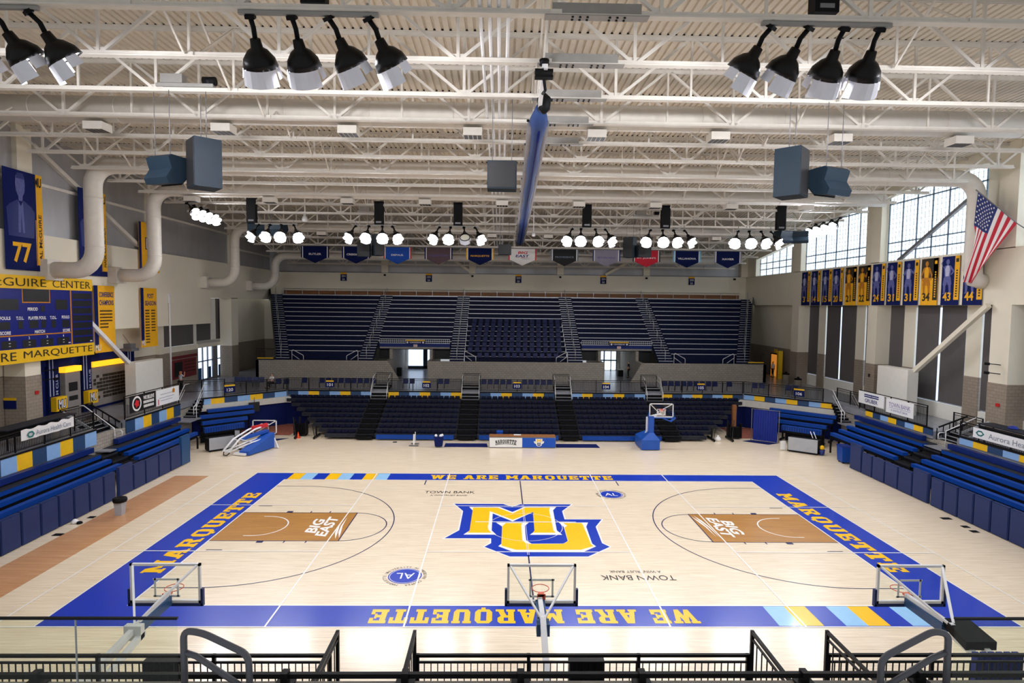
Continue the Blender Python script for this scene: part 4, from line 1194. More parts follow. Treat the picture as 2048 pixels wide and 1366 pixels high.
for j, (x0, x1) in enumerate(XA + [(None, 0), (None, 1)]):
    lab = ['between the leftmost and left of centre sections', 'left of the centre section', 'right of the centre section', 'between the right of centre and rightmost sections', 'at the left end', 'at the right end'][j]
    t = thing('upper_stair', 'upper stand aisle stair with bright nosings %s' % lab, 'stair', (((x0 or 0) + x1) / 2 if x0 else (-25 if j == 4 else 25), 32.3, 4.9), group='upper stand stairs')
    b = MB(); e = MB()
    for k in range(0, 28):
        kk = k / 2
        if x0 is None:
            q0, q1 = (lend(kk) - 1.35, lend(kk) - .02) if j == 4 else (rend(kk) + .02, rend(kk) + 1.35)
        else: q0, q1 = x0 + .02, x1 - .02
        y = YU(kk); z = ZU(kk) + .24
        b.box(q0, q1, y, y + .46, z - .25, z); e.box(q0, q1, y - .012, y + .02, z - .05, z + .004)
    b.build('step', 'plank_navy', t); e.build('nosing', 'aluminium', t)
    # centre rail in short lengths
    for k in range(0, 14, 2):
        if x0 is None: xm = (lend(k + .8) - .7) if j == 4 else (rend(k + .8) + .7)
        else: xm = (x0 + x1) / 2
        xm2 = xm if x0 is not None else (lend(k + 1.8) - .7 if j == 4 else rend(k + 1.8) + .7)
        b = MB(); z = ZU(k) + .25
        handrail(b, [(xm, YU(k) + .3, z), (xm, YU(k) + .3, z + .95), (xm2, YU(k + 1.4) + .3, z + .95 + .487 * 1.4), (xm2, YU(k + 1.4) + .3, z + .487 * 1.4)], .024)
        b.build('aisle_rail', 'aluminium', t)
# pipe loops at the foot of each aisle
for i, (x, s) in enumerate(((-22.35, 1), (-15.7, -1), (-4.9, 1), (5.6, -1), (16.55, 1), (22.75, -1))):
    b = MB(); y, z = 32.25, 4.98
    handrail(b, [(x, y, z), (x, y, z + .95), (x + s * .12, y, z + 1.03), (x + s * 1.1, y, z + .5), (x + s * 1.15, y, z + .4), (x + s * 1.15, y, z)], .03); handrail(b, [(x, y, z + .6), (x + s * .75, y, z + .06)], .025)
    single(b, 'pipe_rail', 'white_steel', 'white looped pipe rail at the foot of the upper stand, %s from the left' % ORD[i], 'handrail', 'white pipe rails of the far upper stand')
# top rail and brown boards along the back
t = thing('rear_railing', 'grey rail with brown boards along the back of the upper stand', 'railing', (0, 44.6, 11.8))
b = MB(); b.box(-27.5, 28.0, 44.62, 44.68, 11.82, 12.28); b.build('back_board', 'wood_brown', t)
b = MB(); b.tube([(-27.5, 44.45, 12.5), (28.0, 44.45, 12.5)], .025, 6); b.tube([(-27.5, 44.45, 12.15), (28.0, 44.45, 12.15)], .02, 6); b.build('top_rail', 'grey_steel', t)
for i in range(29):
    x = -27.2 + 1.96 * i
    b = MB(); b.box(x - .025, x + .025, 44.43, 44.48, 11.8, 12.5); b.build('post', 'aluminium', t)
# black side screens of the upper stand
for nm, f, s in (('left', lend, -1), ('right', rend, 1)):
    b = MB(); poly = []
    for k0, k1 in ((0, 7), (7, 14)):
        xa, xb = f(k0) + s * 1.4, f(k1) + s * 1.4
        b.hexa([(xa, YU(k0), ZU(k0) - .6), (xa + .05, YU(k0), ZU(k0) - .6), (xb + .05, YU(k1), ZU(k1) - .6), (xb, YU(k1), ZU(k1) - .6), (xa, YU(k0), ZU(k0) + 1.05), (xa + .05, YU(k0), ZU(k0) + 1.05), (xb + .05, YU(k1), ZU(k1) + 1.05), (xb, YU(k1), ZU(k1) + 1.05)])
    single(b, 'side_screen', 'black_steel', 'black sloping side screen at the %s end of the upper stand' % nm, 'screen')
# landing boxes with gold strip at both ends
for nm, x in (('left', -24.9), ('right', 24.9)):
    t = thing('end_landing', 'small fenced landing with a gold edge at the %s end of the upper stand' % nm, 'landing', (x, 32.0, 4.9))
    b = MB(); b.box(x - .9, x + .9, 31.95, 33.0, 4.98, 5.12); b.build('deck', 'deck_dark', t)
    b = MB(); b.box(x - .8, x + .8, 31.9, 31.95, 5.12, 5.22); b.build('gold_edge', 'sign_gold', t)
    b = MB(); b.box(x - .9, x + .9, 31.9, 31.95, 6.1, 6.15)
    for i in range(15): b.box(x - .9 + i * .128, x - .885 + i * .128, 31.91, 31.93, 5.1, 6.1)
    b.build('guard', 'black_steel', t)
# portal parapets, signs
for nm, (x0, x1), xs in (('102', (-13.95, -6.6), -10.2), ('104', (7.35, 14.8), 11.3)):
    t = thing('portal_parapet', 'navy parapet over the portal beside sign %s' % nm, 'parapet', ((x0 + x1) / 2, 34.5, 6.0), group='portal parapets')
    b = MB(); b.box(x0, x1, 34.5, 34.6, 6.25, 6.62); b.build('panel', 'bench_navy', t)
    b = MB(); b.box(x0, x1, 34.45, 34.65, 6.08, 6.25); b.build('sill', 'concrete', t)
    b = MB(); b.box(x0, x1, 34.48, 34.6, 6.62, 6.68); b.box(x0, x1, 34.5, 34.55, 7.05, 7.11)
    for i in range(34): b.box(x0 + i * (x1 - x0) / 33 - .012, x0 + i * (x1 - x0) / 33 + .012, 34.5, 34.53, 6.6, 7.08)
    b.build('rail', 'aluminium', t)
    t = thing('concourse_sign', 'navy CONCESSIONS sign with gold top above the portal beside sign %s' % nm, 'sign', (xs, 34.35, 6.6), group='portal signs')
    b = MB(); b.box(xs - 1.0, xs + 1.0, 34.35, 34.42, 6.58, 6.88); b.build('board', 'banner_navy', t)
    b = MB(); b.box(xs - 1.0, xs + 1.0, 34.34, 34.42, 6.88, 7.0); b.build('top_strip', 'sign_gold', t)
    b = MB(); b.text('CONCESSIONS', (xs, 34.34, 6.73), (1, 0, 0), (0, 0, 1), .14, 1.2, 0, bold=.02)
    for s in (-1, 1): b.rect(-.09, .09, -.09, .09, (xs + s * .82, 34.34, 6.73), (1, 0, 0), (0, 0, 1))
    b.build('lettering', 'banner_white', t)
    t = thing('exit_sign', 'small red and white EXIT sign above the portal beside sign %s' % nm, 'sign', (xs, 34.4, 6.25), group='exit signs')
    b = MB(); b.box(xs - .2, xs + .2, 34.4, 34.46, 6.28, 6.52); b.build('box', 'banner_white', t)
    b = MB(); b.text('EXIT', (xs, 34.39, 6.4), (1, 0, 0), (0, 0, 1), .14, .32, 0, bold=.02); b.build('lettering', 'text_red', t)
# black sheets standing in for the shade behind the openings beside the portals
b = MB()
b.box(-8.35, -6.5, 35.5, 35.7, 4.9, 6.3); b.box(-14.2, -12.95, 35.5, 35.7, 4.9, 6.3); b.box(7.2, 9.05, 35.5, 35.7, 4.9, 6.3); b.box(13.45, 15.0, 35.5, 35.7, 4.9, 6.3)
struct(b, 'wall_understand', 'sign_black', label='black sheets for the shade under the raised rows beside the portals', cat='wall')
# numbers on the far wall
for s, x in (('201', -20.4), ('202', -10.05), ('203', .88), ('204', 11.3), ('205', 22.2)):
    t = thing('section_sign', 'navy sign reading %s GA high on the far cream wall' % s, 'sign', (x, 44.9, 13.6), group='far wall section signs')
    b = MB(); b.box(x - .36, x + .36, 44.88, 44.98, 13.5, 14.3); b.build('board', 'banner_navy', t)
    b = MB(); b.box(x - .36, x + .36, 44.87, 44.98, 14.3, 14.5); b.build('top_strip', 'banner_gold', t)
    b = MB(); b.text(s, (x, 44.86, 14.08), (1, 0, 0), (0, 0, 1), .26, .5, 0, bold=.02); b.text('GA', (x, 44.86, 13.7), (1, 0, 0), (0, 0, 1), .26, .36, 0, bold=.02); b.build('lettering', 'chalk', t)
for i, x in enumerate((-15.4, -4.75, 6.0, 16.6, 27.5)):
    b = MB(); b.box(x - .12, x + .12, 44.75, 44.95, 14.15, 14.35); b.lathe([(.08, 0), (.08, .1)], (x, 44.7, 14.2), 8)
    single(b, 'wall_camera', 'black_matt', 'small black wall speaker on the far wall, %s from the left' % ORD[i], 'wall speaker', 'small far wall speakers')
# diagonal braces in the far wall
for nm, p, q in (('left', (-8.6, 44.7, 17.2), (-4.9, 44.7, 14.7)), ('right', (11.5, 44.7, 14.6), (16.2, 44.7, 17.2))):
    b = MB(); b.bar(p, q, .3, .3); single(b, 'far_brace', 'wall_cream', 'cream diagonal brace in the grey panel of the far wall, %s one' % nm, 'brace')

# ---- folded chairs
def chair_proto():
    t = thing('stadium_chair', 'chair', 'chair', (0, 0, 0))
    b = MB()
    b.hexa([(-.24, .0, .42), (.24, .0, .42), (.24, .06, .42), (-.24, .06, .42), (-.23, .08, .86), (.23, .08, .86), (.23, .14, .86), (-.23, .14, .86)])
    b.build('backrest', 'chair_navy', t)
    b = MB(); b.hexa([(-.22, -.10, .40), (.22, -.10, .40), (.22, .0, .38), (-.22, .0, .38), (-.22, -.03, .78), (.22, -.03, .78), (.22, .03, .76), (-.22, .03, .76)]); b.build('folded_seat', 'chair_navy', t)
    b = MB(); b.box(-.26, -.22, -.05, .06, 0, .45); b.box(-.30, -.2, -.12, .14, 0, .02); b.build('stanchion', 'black_steel', t)
    b = MB(); b.lathe([(.02, 0), (.02, .02)], (.16, .1, .862), 6); b.build('number_tag', 'nosing', t)
    return t
ch0 = chair_proto(); ch_used = False
def chair(x, y, z, rz, label, group):
    global ch_used
    o = ch0 if not ch_used else copy_tree(ch0)
    ch_used = True
    o.location = (x, y, z); o.rotation_euler = (0, 0, rz); o['label'] = label; o['group'] = group; o['category'] = 'chair'
    return o
for k in range(0, 8):
    n = 13 if k == 0 else 14
    for i in range(n):
        x = -4.45 + .715 * i + (.35 if k == 0 else 0) + .04 * k
        if k == 0 and i == 0: continue
        chair(x, YU(k) + .42, ZU(k), 0, 'folded navy stadium chair in the block of chairs at the centre of the upper stand', 'chairs of the centre upper block')
CS = {'101': [-19.2] + [-17.6 + .58 * i for i in range(9)], '102': [-9.95, -9.37, -6.75, -6.17], '103': [-2.75 + .58 * i for i in range(5)] + [1.0 + .58 * i for i in range(5)], '105': [14.0 + .58 * i for i in range(9)] + [20.0]}
SW = {'101': 'leftmost', '102': 'second', '103': 'middle', '105': 'rightmost'}
for s, xs in CS.items():
    for x in xs:
        chair(x, 26.4 if s != '105' else 26.2, ZC, 0, 'folded navy chair behind the far railing at sign %s, the %s section' % (s, SW[s]), 'folded chairs on the concourse at sign %s' % s)
for i in range(5): chair(-25.3 + .55 * i, 26.4 + .0 * i, ZC, .3, 'folded navy chair in the row left of the seated person', 'chairs left of the seated person')
for i in range(2): chair(-21.2 + .7 * i, 25.4, ZC, .2, 'dark chair beside the seated person at the left corner railing', 'chairs beside the seated person')
for i in range(2): chair(22.0 + .62 * i, 25.3, ZC, -.3, 'folded navy chair behind the right corner railing, left pair', 'right corner chairs, left pair')
for i in range(2): chair(24.4 + .62 * i, 23.9, ZC, -.6, 'folded navy chair behind sign 106 at the right corner', 'right corner chairs by sign 106')
# ================================================================ SIDE STANDS AND SIDE WALLS
for side in (-1, 1):
    nm = 'left' if side < 0 else 'right'
    X = (lambda x: x)
    rows = [(-24.5, 1.76), (-23.9, 1.50), (-23.3, 1.25)] if side < 0 else [(25.2, 2.37), (24.6, 2.06), (24.0, 1.79), (23.4, 1.53)]
    xb = -25.45 if side < 0 else 26.15
    for y0, y1, part in ((-14.0, 6.45, 'nearer'), (8.05, 15.2, 'farther')):
        t = thing('side_bleacher', 'blue bench bleacher along the %s side, %s section' % (nm, part), 'bleacher', (xb, (y0 + y1) / 2, 0), group='side bleachers')
        dk = MB()
        for i, (x, z) in enumerate(rows):
            b = MB()
            lo, hi = (x - .32, x) if side < 0 else (x, x + .32)
            b.box(lo, hi, y0, y1, z - .22, z); b.build('bench', 'bench_blue', t)
            d0, d1 = (x - .62, x - .04) if side < 0 else (x + .04, x + .62)
            dk.box(min(d0, d1), max(d0, d1), y0 + .02, y1 - .02, z - .42, z - .24)
        dk.build('deck', 'black_matt', t)
        xw0, xw1 = (xb, rows[0][0] - .3) if side < 0 else (rows[0][0] + .3, xb)
        b = MB(); b.box(xw0, xw1, y0, y1, rows[0][1] - .12, rows[0][1] - .02); b.box(*((rows[0][0] - .3, rows[0][0] + .01) if side < 0 else (rows[0][0] - .01, rows[0][0] + .3)), y0, y1, rows[0][1], rows[0][1] + .012); b.build('walkway', 'deck_dark', t)
        b = MB(); 
        ya, yb = (y0, 6.7) if part == 'nearer' else (8.9, 16.2)
        zt = rows[0][1] + .36 if side < 0 else rows[0][1] + .3
        b.box(*((xb + .1, xb + .4) if side < 0 else (xb - .4, xb - .1)), ya, yb, zt - .3, zt); b.build('rear_bench', 'bench_navy', t)
        b = MB(); e0 = rows[-1][0]
        for y in (y0 + .1, y1 - .1, (y0 + y1) / 2):
            for x, z in rows: b.box(x - .05, x + .05, y - .05, y + .05, 0.02, z - .4)
        b.build('understructure', 'black_steel', t)
    # aisle
    t = thing('aisle_stair', 'dark aisle steps dividing the %s side bleacher' % nm, 'stair', (rows[1][0], 7.2, 0), group='side aisle stairs')
    b = MB(); e = MB()
    for x, z in rows:
        lo, hi = (x - .62, x) if side < 0 else (x, x + .62)
        b.box(lo, hi, 6.5, 8.0, z - .45, z - .2); e.box(*((x - .02, x + .01) if side < 0 else (x - .01, x + .02)), 6.55, 7.95, z - .28, z - .19)
    b.build('step', 'black_matt', t); e.build('nosing', 'deck_dark', t)
    # pads
    if side < 0:
        seams = [(11.6, 10.46, 1.92), (10.42, 9.19, 1.42), (9.15, 7.91, 1.42), (7.87, 6.56, 1.42), (6.52, 5.40, 1.45), (5.36, 4.09, 1.66)]
        y = 3.82
        for w in (1.0, 1.08, 1.1, 1.0, 1.1, 1.1, 1.1, 1.1, 1.1, 1.1, 1.1): seams.append((y, y - w + .04, 1.52)); y -= w
        xo, xi = -22.02, -22.16
    else:
        seams = [(11.0, 9.72, 1.76), (9.66, 8.60, 1.40), (8.56, 7.38, 1.40), (7.34, 6.15, 1.40), (6.11, 4.91, 1.40), (4.87, 3.62, 1.70)]
        y = 3.42
        for w in (.95, 1.0, 1.04, 1.04, 1.04, 1.04, 1.04, 1.04, 1.04): seams.append((y, y - w + .04, 1.58)); y -= w
        xo, xi = 22.42, 22.56
    for i, (ya, yb, h) in enumerate(seams):
        b = MB(); x0, x1 = min(xo, xi), max(xo, xi)
        b.box(x0, x1, yb + .02, ya - .02, .03, h); b.box(*((x1, x1 + .02) if side < 0 else (x0 - .02, x0)), yb + .06, ya - .06, .07, h - .04)
        tall = ', a tall one' if h > 1.65 else ''
        p = single(b, 'wall_pad', 'teal_vinyl' if (side < 0 and i == 0) else 'navy_vinyl', 'navy padded panel along the %s bleacher, %s from the far end%s' % (nm, ORD[i], tall), 'wall pad', '%s side wall pads' % nm)

# coloured bands and railings on the sides
band('row of coloured panels along the left side, nearer stretch', (-25.47, -4.25), (-25.47, 7.5), 2.12, 2.95, 'g', 12, out=(1, 0))
band('row of coloured panels along the left side, farther stretch behind the stairs', (-25.47, 10.35), (-25.47, 16.9), 2.15, 2.95, 'n', 7, out=(1, 0))
band('row of coloured panels along the right side, nearer stretch', (26.17, 6.3), (26.17, -5.0), 2.78, 3.16, 's', 11, out=(-1, 0))
band('row of coloured panels along the right side, farther stretch', (26.17, 15.45), (26.17, 8.5), 2.78, 3.16, 'g', 8, out=(-1, 0))
fence('side_railing', 'black picket railing on the left side, nearer stretch behind the white banner', (-25.55, -6.0), (-25.55, 7.45), ZC, 1.0, group='side railings')
fence('side_railing', 'black picket railing on the left side behind the black and white sponsor signs', (-25.55, 10.4), (-25.55, 16.9), ZC, 1.5, group='side railings')
fence('side_railing', 'black picket railing on the right side, nearer stretch behind the health care banner', (26.25, -6.0), (26.25, 6.4), ZC + .1, .95, group='side railings')
fence('side_railing', 'black picket railing on the right side carrying two sponsor signs', (26.25, 9.2), (26.25, 16.4), ZC + .1, 1.42, group='side railings')
fence('side_railing', 'short railing on the left concourse beside the glass doors', (-28.2, 21.8), (-25.0, 23.2), ZC, 1.05, group='side railings')
fence('stair_guard', 'picket railing behind the left side stairs', (-27.6, 7.6), (-27.6, 10.4), ZC, 1.1, group='side stair railings')
fence('stair_guard', 'picket railing behind the right side stairs', (28.0, 6.9), (28.0, 9.2), ZC, 1.1, group='side stair railings')
fence('stair_guard', 'picket railing above the right corner steps', (26.9, 16.8), (26.9, 20.6), ZC, 1.1, group='side stair railings')
# side stairs set into the concourse
for nm, s, x0, y0, y1, z0, zl in (('left', -1, -25.6, 7.6, 10.2, 1.95, 1.72), ('right', 1, 26.3, 6.6, 8.4, 2.35, 2.3)):
    t = thing('side_stair', 'black stairs with pale nosings rising to the concourse on the %s side' % nm, 'stair', (x0, y0, z0), group='side stairs')
    b = MB(); e = MB(); n = 6 if s < 0 else 4
    for i in range(n):
        z = z0 + (ZC - z0) * (i + 1) / n; xa = x0 + s * .3 * i; xc = x0 + s * .3 * (i + 1)
        b.box(min(xa, xc), max(xa, xc), y0, y1, z - .3, z); e.box(min(xa, xa + s * .02) - .012, max(xa, xa + s * .02) + .012, y0, y1, z - .045, z + .006)
    b.build('step', 'black_matt', t); e.build('nosing', 'nosing', t)
    b = MB(); b.box(min(x0, x0 - s * 1.0), max(x0, x0 - s * 1.0), y0 - .2, y1 + .2, zl - .06, zl); b.build('landing', 'concourse_floor', t)
    b = MB(); handrail(b, [(x0 - s * .15, y1 - 1.0, zl), (x0 - s * .15, y1 - 1.0, zl + 1.0), (x0 + s * 1.7, y1 - 1.0, ZC + 1.1), (x0 + s * 2.1, y1 - 1.0, ZC + 1.1)], .03)
    handrail(b, [(x0 - s * .15, y1 - 1.0, zl + .9), (x0 - s * .55, y1 - 1.0, zl + .9), (x0 - s * .62, y1 - 1.0, zl + .8), (x0 - s * .62, y1 - 1.0, zl + .55), (x0 - s * .15, y1 - 1.0, zl + .5)], .03)
    b.build('handrail', 'white_steel', t)
    b = MB()
    for d in (.45, .95): b.bar((x0 + s * .1, y0 + .08, z0 + d), (x0 + s * 1.9, y0 + .08, ZC + d), .06, .14)
    b.build('wall_rail', 'aluminium', t)
    b = MB()
    for d in (.5, 1.0): b.bar((x0 + s * .1, y1 - .05, z0 + d), (x0 + s * 1.9, y1 - .05, ZC + d), .05, .09)
    for i in range(5): b.bar((x0 + s * .4 * i, y1 - .05, z0 - .1 + (ZC - z0) * i / 4.5), (x0 + s * .4 * i, y1 - .05, z0 + .95 + (ZC - z0) * i / 4.5), .04, .04)
    b.build('picket_rail', 'black_steel', t)
    b = MB(); b.prism([(x0, z0 - .1), (x0, z0 + .1), (x0 + s * 1.9, ZC + .1), (x0 + s * 1.9, z0 - .1)] if s > 0 else [(x0, z0 - .1), (x0 + s * 1.9, z0 - .1), (x0 + s * 1.9, ZC + .1), (x0, z0 + .1)], 'y', y1, y1 + .06); b.build('stringer', 'black_steel', t)
# corner steps beside the corner railings
for nm, s, cx, cy, d in (('left', -1, -25.2, 19.4, (-.2, 1)), ('right', 1, 26.1, 19.3, (.35, 1))):
    t = thing('corner_stair', 'black steps with rails going down from the %s corner of the concourse' % nm, 'stair', (cx, cy, 1.9), group='corner stairs')
    b = MB(); e = MB()
    for i in range(6):
        z = 2.0 + .19 * i; y = cy - 2.0 + .36 * i; x = cx + s * .1 * i
        b.box(x - .75, x + .75, y, y + .4, z - .22, z); e.box(x - .75, x + .75, y - .015, y + .02, z - .04, z + .005)
    b.build('step', 'black_matt', t); e.build('nosing', 'nosing', t)
    b = MB()
    for q in (-.75, .75):
        handrail(b, [(cx + q, cy - 2.5, 2.2), (cx + q, cy - 2.5, 2.75), (cx + q, cy - 2.1, 2.95), (cx + q + s * .5, cy + .1, 4.1), (cx + q + s * .5, cy + .7, 4.1)], .028)
        handrail(b, [(cx + q, cy - 2.3, 2.5), (cx + q + s * .5, cy + .1, 3.7)], .022); handrail(b, [(cx + q, cy - 2.1, 1.8), (cx + q, cy - 2.1, 2.95)], .028)
    b.build('handrail', 'white_steel', t)
    b = MB(); b.box(cx - .9, cx + 1.0, cy - 3.6, cy - 1.9, 1.78, 1.86); b.build('landing', 'concourse_floor', t)

# sponsor signs
FL = ((0, 1, 0), (0, 0, 1)); FR = ((0, -1, 0), (0, 0, 1))
def board(name, label, x, y0, y1, z0, z1, m, group=None):
    t = thing(name, label, 'sign', (x, (y0 + y1) / 2, z0), group=group)
    b = MB(); b.box(x - .015, x + .015, y0, y1, z0, z1); b.build('board', m, t)
    return t
t = board('sponsor_sign', 'black sign with a round white and red emblem on the left railing', -25.4, 10.7, 13.6, 3.38, 4.5, 'sign_black')
b = MB(); o = (-25.38, 11.45, 3.93)
b.flat([(.5 * math.cos(2 * PI * i / 32), .5 * math.sin(2 * PI * i / 32)) for i in range(32)], o, *FL, 0)
b.flat([(.38 * math.cos(2 * PI * i / 32), .38 * math.sin(2 * PI * i / 32)) for i in range(32)], (-25.377, 11.45, 3.93), *FL, 2)
b.flat([(.30 * math.cos(2 * PI * i / 10) * (1 if i % 2 else .62), .30 * math.sin(2 * PI * i / 10) * (1 if i % 2 else .62)) for i in range(10)], (-25.374, 11.45, 3.93), *FL, 1)
b.text('WE BELIEVE', (-25.38, 12.8, 4.2), *FL, .26, 1.25, 0, bold=.03)
for z, w in ((3.9, 1.25), (3.62, 1.2)):
    for i in range(9): b.rect(-w / 2 + i * w / 9, -w / 2 + i * w / 9 + w / 12, -.09, .09, (-25.38, 12.8, z), *FL, 0)
b.build('lettering', ['banner_white', 'text_red', 'sign_black'], t)
t = board('sponsor_sign', 'white sign with a small gold emblem on the left railing, right of the black one', -25.4, 13.7, 16.65, 3.34, 4.46, 'panel_white')
b = MB(); b.flat([(-.14, -.16), (.14, -.16), (.16, .06), (0, .2), (-.16, .06)], (-25.38, 15.9, 4.2), *FL, 0); b.rect(-.05, .05, -.2, .2, (-25.38, 13.95, 3.6), *FL, 1)
for z, w in ((4.1, 1.6), (3.86, 1.9), (3.66, 1.5)): b.rect(-w / 2, w / 2, -.015, .015, (-25.38, 15.0, z), *FL, 2)
b.build('lettering', ['ink_amber', 'text_red', 'text_grey'], t)
t = thing('sponsor_banner', 'rippled white Aurora Health Care cloth banner over the left railing', 'banner', (-25.4, 3.7, 3.6))
b = MB(); n = 24; V = []
for i in range(n + 1):
    y = 1.85 + 3.75 * i / n; w = .03 * math.sin(i * 1.3) + .02 * math.sin(i * .5)
    for z in (3.60, 4.14): V.append((-25.38 + w, y, z + (.04 * math.sin(i * 1.1) if z > 4 else 0)))
b.geo(V, [(2 * i, 2 * i + 2, 2 * i + 3, 2 * i + 1) for i in range(n)], 0, True)
b.build('cloth', 'banner_white', t)
b = MB(); b.text('Aurora Health Care', (-25.31, 4.0, 3.86), *FL, .26, 2.5, 0); b.build('lettering', 'text_grey', t)
b = MB(); b.stroke([(-.2, 0), (-.1, .12), (.1, .12), (.2, 0), (.1, -.12), (-.1, -.12)], .08, (-25.31, 2.4, 3.84), *FL, 0, closed=True); b.build('emblem', 'green_logo', t)
t = board('sponsor_sign', 'white and blue GRUBER sign on the right railing', 26.1, 13.3, 16.3, 3.65, 4.56, 'panel_white')
b = MB(); b.text('GRUBER', (26.08, 14.75, 3.93), *FR, .28, 1.5, 0, bold=.02)
for z in (4.22, 4.36):
    b.rect(-.85, -.06, -.045, .045, (26.08, 14.75, z), *FR, 0); b.rect(.06, .85, -.045, .045, (26.08, 14.75, z), *FR, 0)
b.rect(-.05, .05, -.12, .14, (26.08, 14.75, 4.28), *FR, 0); b.build('lettering', 'text_navy', t)
t = board('sponsor_sign', 'white TOWN BANK sign on the right railing', 26.1, 10.25, 13.05, 3.50, 4.5, 'panel_white')
b = MB(); b.text('TOWN BANK', (26.08, 11.65, 4.1), *FR, .3, 2.2, 0); b.rect(-1.1, 1.1, -.01, .01, (26.08, 11.65, 3.88), *FR, 0); b.text('A WINTRUST BANK', (26.08, 11.65, 3.72), *FR, .15, 1.7, 0); b.build('lettering', 'text_violet', t)
t = board('sponsor_banner', 'long white Aurora Health Care banner on the right railing', 26.1, -1.6, 5.25, 3.42, 4.0, 'panel_white')
b = MB(); b.text('Aurora Health Care', (26.08, 2.2, 3.70), *FR, .3, 3.9, 0); b.build('lettering', 'text_grey', t)
b = MB(); b.stroke([(-.25, 0), (-.1, .12), (.1, .12), (.25, 0), (.1, -.12), (-.1, -.12)], .08, (26.08, 4.75, 3.72), *FR, 0, closed=True); b.build('emblem', 'green_logo', t)
# counters on the concourse
for nm, x0, x1, y0, y1 in (('left', -27.2, -26.2, 2.0, 7.0), ('left, beside the column', -27.4, -26.4, -3.5, 1.2), ('right', 26.9, 27.9, -1.0, 6.0)):
    t = thing('counter_table', 'long grey counter table on the %s concourse' % nm, 'table', ((x0 + x1) / 2, (y0 + y1) / 2, ZC), group='concourse counters')
    b = MB(); b.box(x0, x1, y0, y1, ZC + 1.0, ZC + 1.06); b.build('tabletop', 'deck_dark', t)
    for x in (x0 + .08, x1 - .08):
        for y in (y0 + .1, y1 - .1):
            b = MB(); b.box(x - .03, x + .03, y - .03, y + .03, ZC, ZC + 1.0); b.build('leg', 'black_steel', t)
    b = MB(); b.box(x0 + .05, x0 + .08, y0 + .2, y1 - .2, ZC + .35, ZC + .95); b.build('modesty_panel', 'black_steel', t)
for i, (x, y) in enumerate(((27.5, 4.2), (27.6, 2.6), (27.4, 1.6))):
    b = MB(); b.lathe([(.02, .18), (.18, .14), (.26, .04), (.24, 0)], (x, y, ZC + 1.06), 10); single(b, 'dark_bag', 'curtain_royal' if i == 0 else 'black_matt', 'dark bag lying on the right counter, %s from the camera end' % ORD[2 - i], 'bag')
b = MB(); b.box(-26.95, -26.55, .2, .6, ZC + 1.06, ZC + 1.16); single(b, 'dark_case', 'black_matt', 'small black case on the left counter beside the column', 'case')

# ---- scoreboard
xs = -28.6
t = thing('scoreboard', 'large blue and gold scoreboard on the left wall', 'scoreboard', (-28.95, 5.8, 7.12))
b = MB(); b.box(-28.98, xs, -.6, 12.17, 7.9, 11.4); b.build('body', 'sign_blue', t)
b = MB(); b.box(-28.98, xs + .02, -.6, 12.19, 11.36, 12.12); hb = b.build('header', 'sign_gold', t)
b = MB(); b.box(-28.98, xs + .02, -.6, 12.2, 7.12, 7.93); fb = b.build('footer', 'sign_gold', t)
b = MB(); b.text('AL McGUIRE', (xs + .035, 5.05, 11.73), *FL, .46, 6.2, 0, bold=-.005); b.text('CENTER', (xs + .035, 10.33, 11.73), *FL, .46, 3.35, 0, bold=-.005); b.build('header_lettering', 'ink_dark', hb, origin=ORG[t.name])
b = MB(); b.text('WE ARE', (xs + .035, 3.9, 7.53), *FL, .48, 3.7, 0); b.text('MARQUETTE', (xs + .035, 9.14, 7.53), *FL, .48, 5.75, 0); b.build('footer_lettering', 'ink_dark', fb, origin=ORG[t.name])
b = MB(); b.rect(10.12, 10.24, 7.95, 11.36, (xs + .01, 0, 0), *FL); b.rect(-.5, 10.2, 8.66, 8.73, (xs + .01, 0, 0), *FL)
b.stroke([(6.35, 11.34), (6.35, 10.58), (8.41, 10.58), (8.41, 11.34)], .07, (xs + .01, 0, 0), *FL); b.build('gold_lines', 'ink_amber', t)
b = MB(); o = (xs + .008, 0, 0)
b.rect(6.4, 8.37, 10.62, 11.34, o, *FL); b.build('display', 'sign_black', t)
for y, w, z, h in ((5.4, 1.3, 10.45, .62), (9.38, 1.0, 10.45, .62), (7.84, .3, 10.2, .34), (5.05, .75, 9.27, .42), (6.16, .34, 9.3, .46), (7.12, .66, 9.3, .46), (7.88, .34, 9.3, .46), (8.67, .34, 9.28, .46), (9.7, .6, 9.26, .46), (2.5, 3.0, 10.5, .6)):
    b = MB(); b.rect(y - w / 2, y + w / 2, z - h / 2, z + h / 2, o, *FL); b.build('display', 'sign_black', t)
b = MB()
for y in (5.3, 6.75, 8.1, 9.45):
    b.rect(y - .5, y + .5, 7.98, 8.42, o, *FL)
b.build('period_displays', 'sign_black', t); b = MB()
for i in range(7): b.rect(10.35, 12.08, 8.0 + .47 * i, 8.36 + .47 * i, o, *FL)
b.build('player_displays', 'sign_black', t)
b = MB(); o2 = xs + .012
for s, y, z, w in (('PERIOD', 7.07, 10.19, .75), ('FOULS', 5.1, 9.69, .72), ('T.O.L.', 6.12, 9.68, .55), ('PLAYER FOUL', 7.4, 9.67, 1.35), ('T.O.L.', 8.65, 9.67, .55), ('FOULS', 9.68, 9.68, .65), ('MATCH', 7.55, 8.86, .78), ('SCORE', 5.09, 8.87, .72), ('SCORE', 9.72, 8.85, .62)):
    b.text(s, (o2, y, z), *FL, .19, w, 0, bold=.03)
for i, y in enumerate((5.33, 6.73, 8.1, 9.44)):
    b.text(str(i + 1), (o2, y, 8.53), *FL, .15, .1, 0, bold=.02)
    for z in (8.12, 8.28): b.rect(y - .05, y + .08, z - .015, z + .015, (o2, 0, 0), *FL)
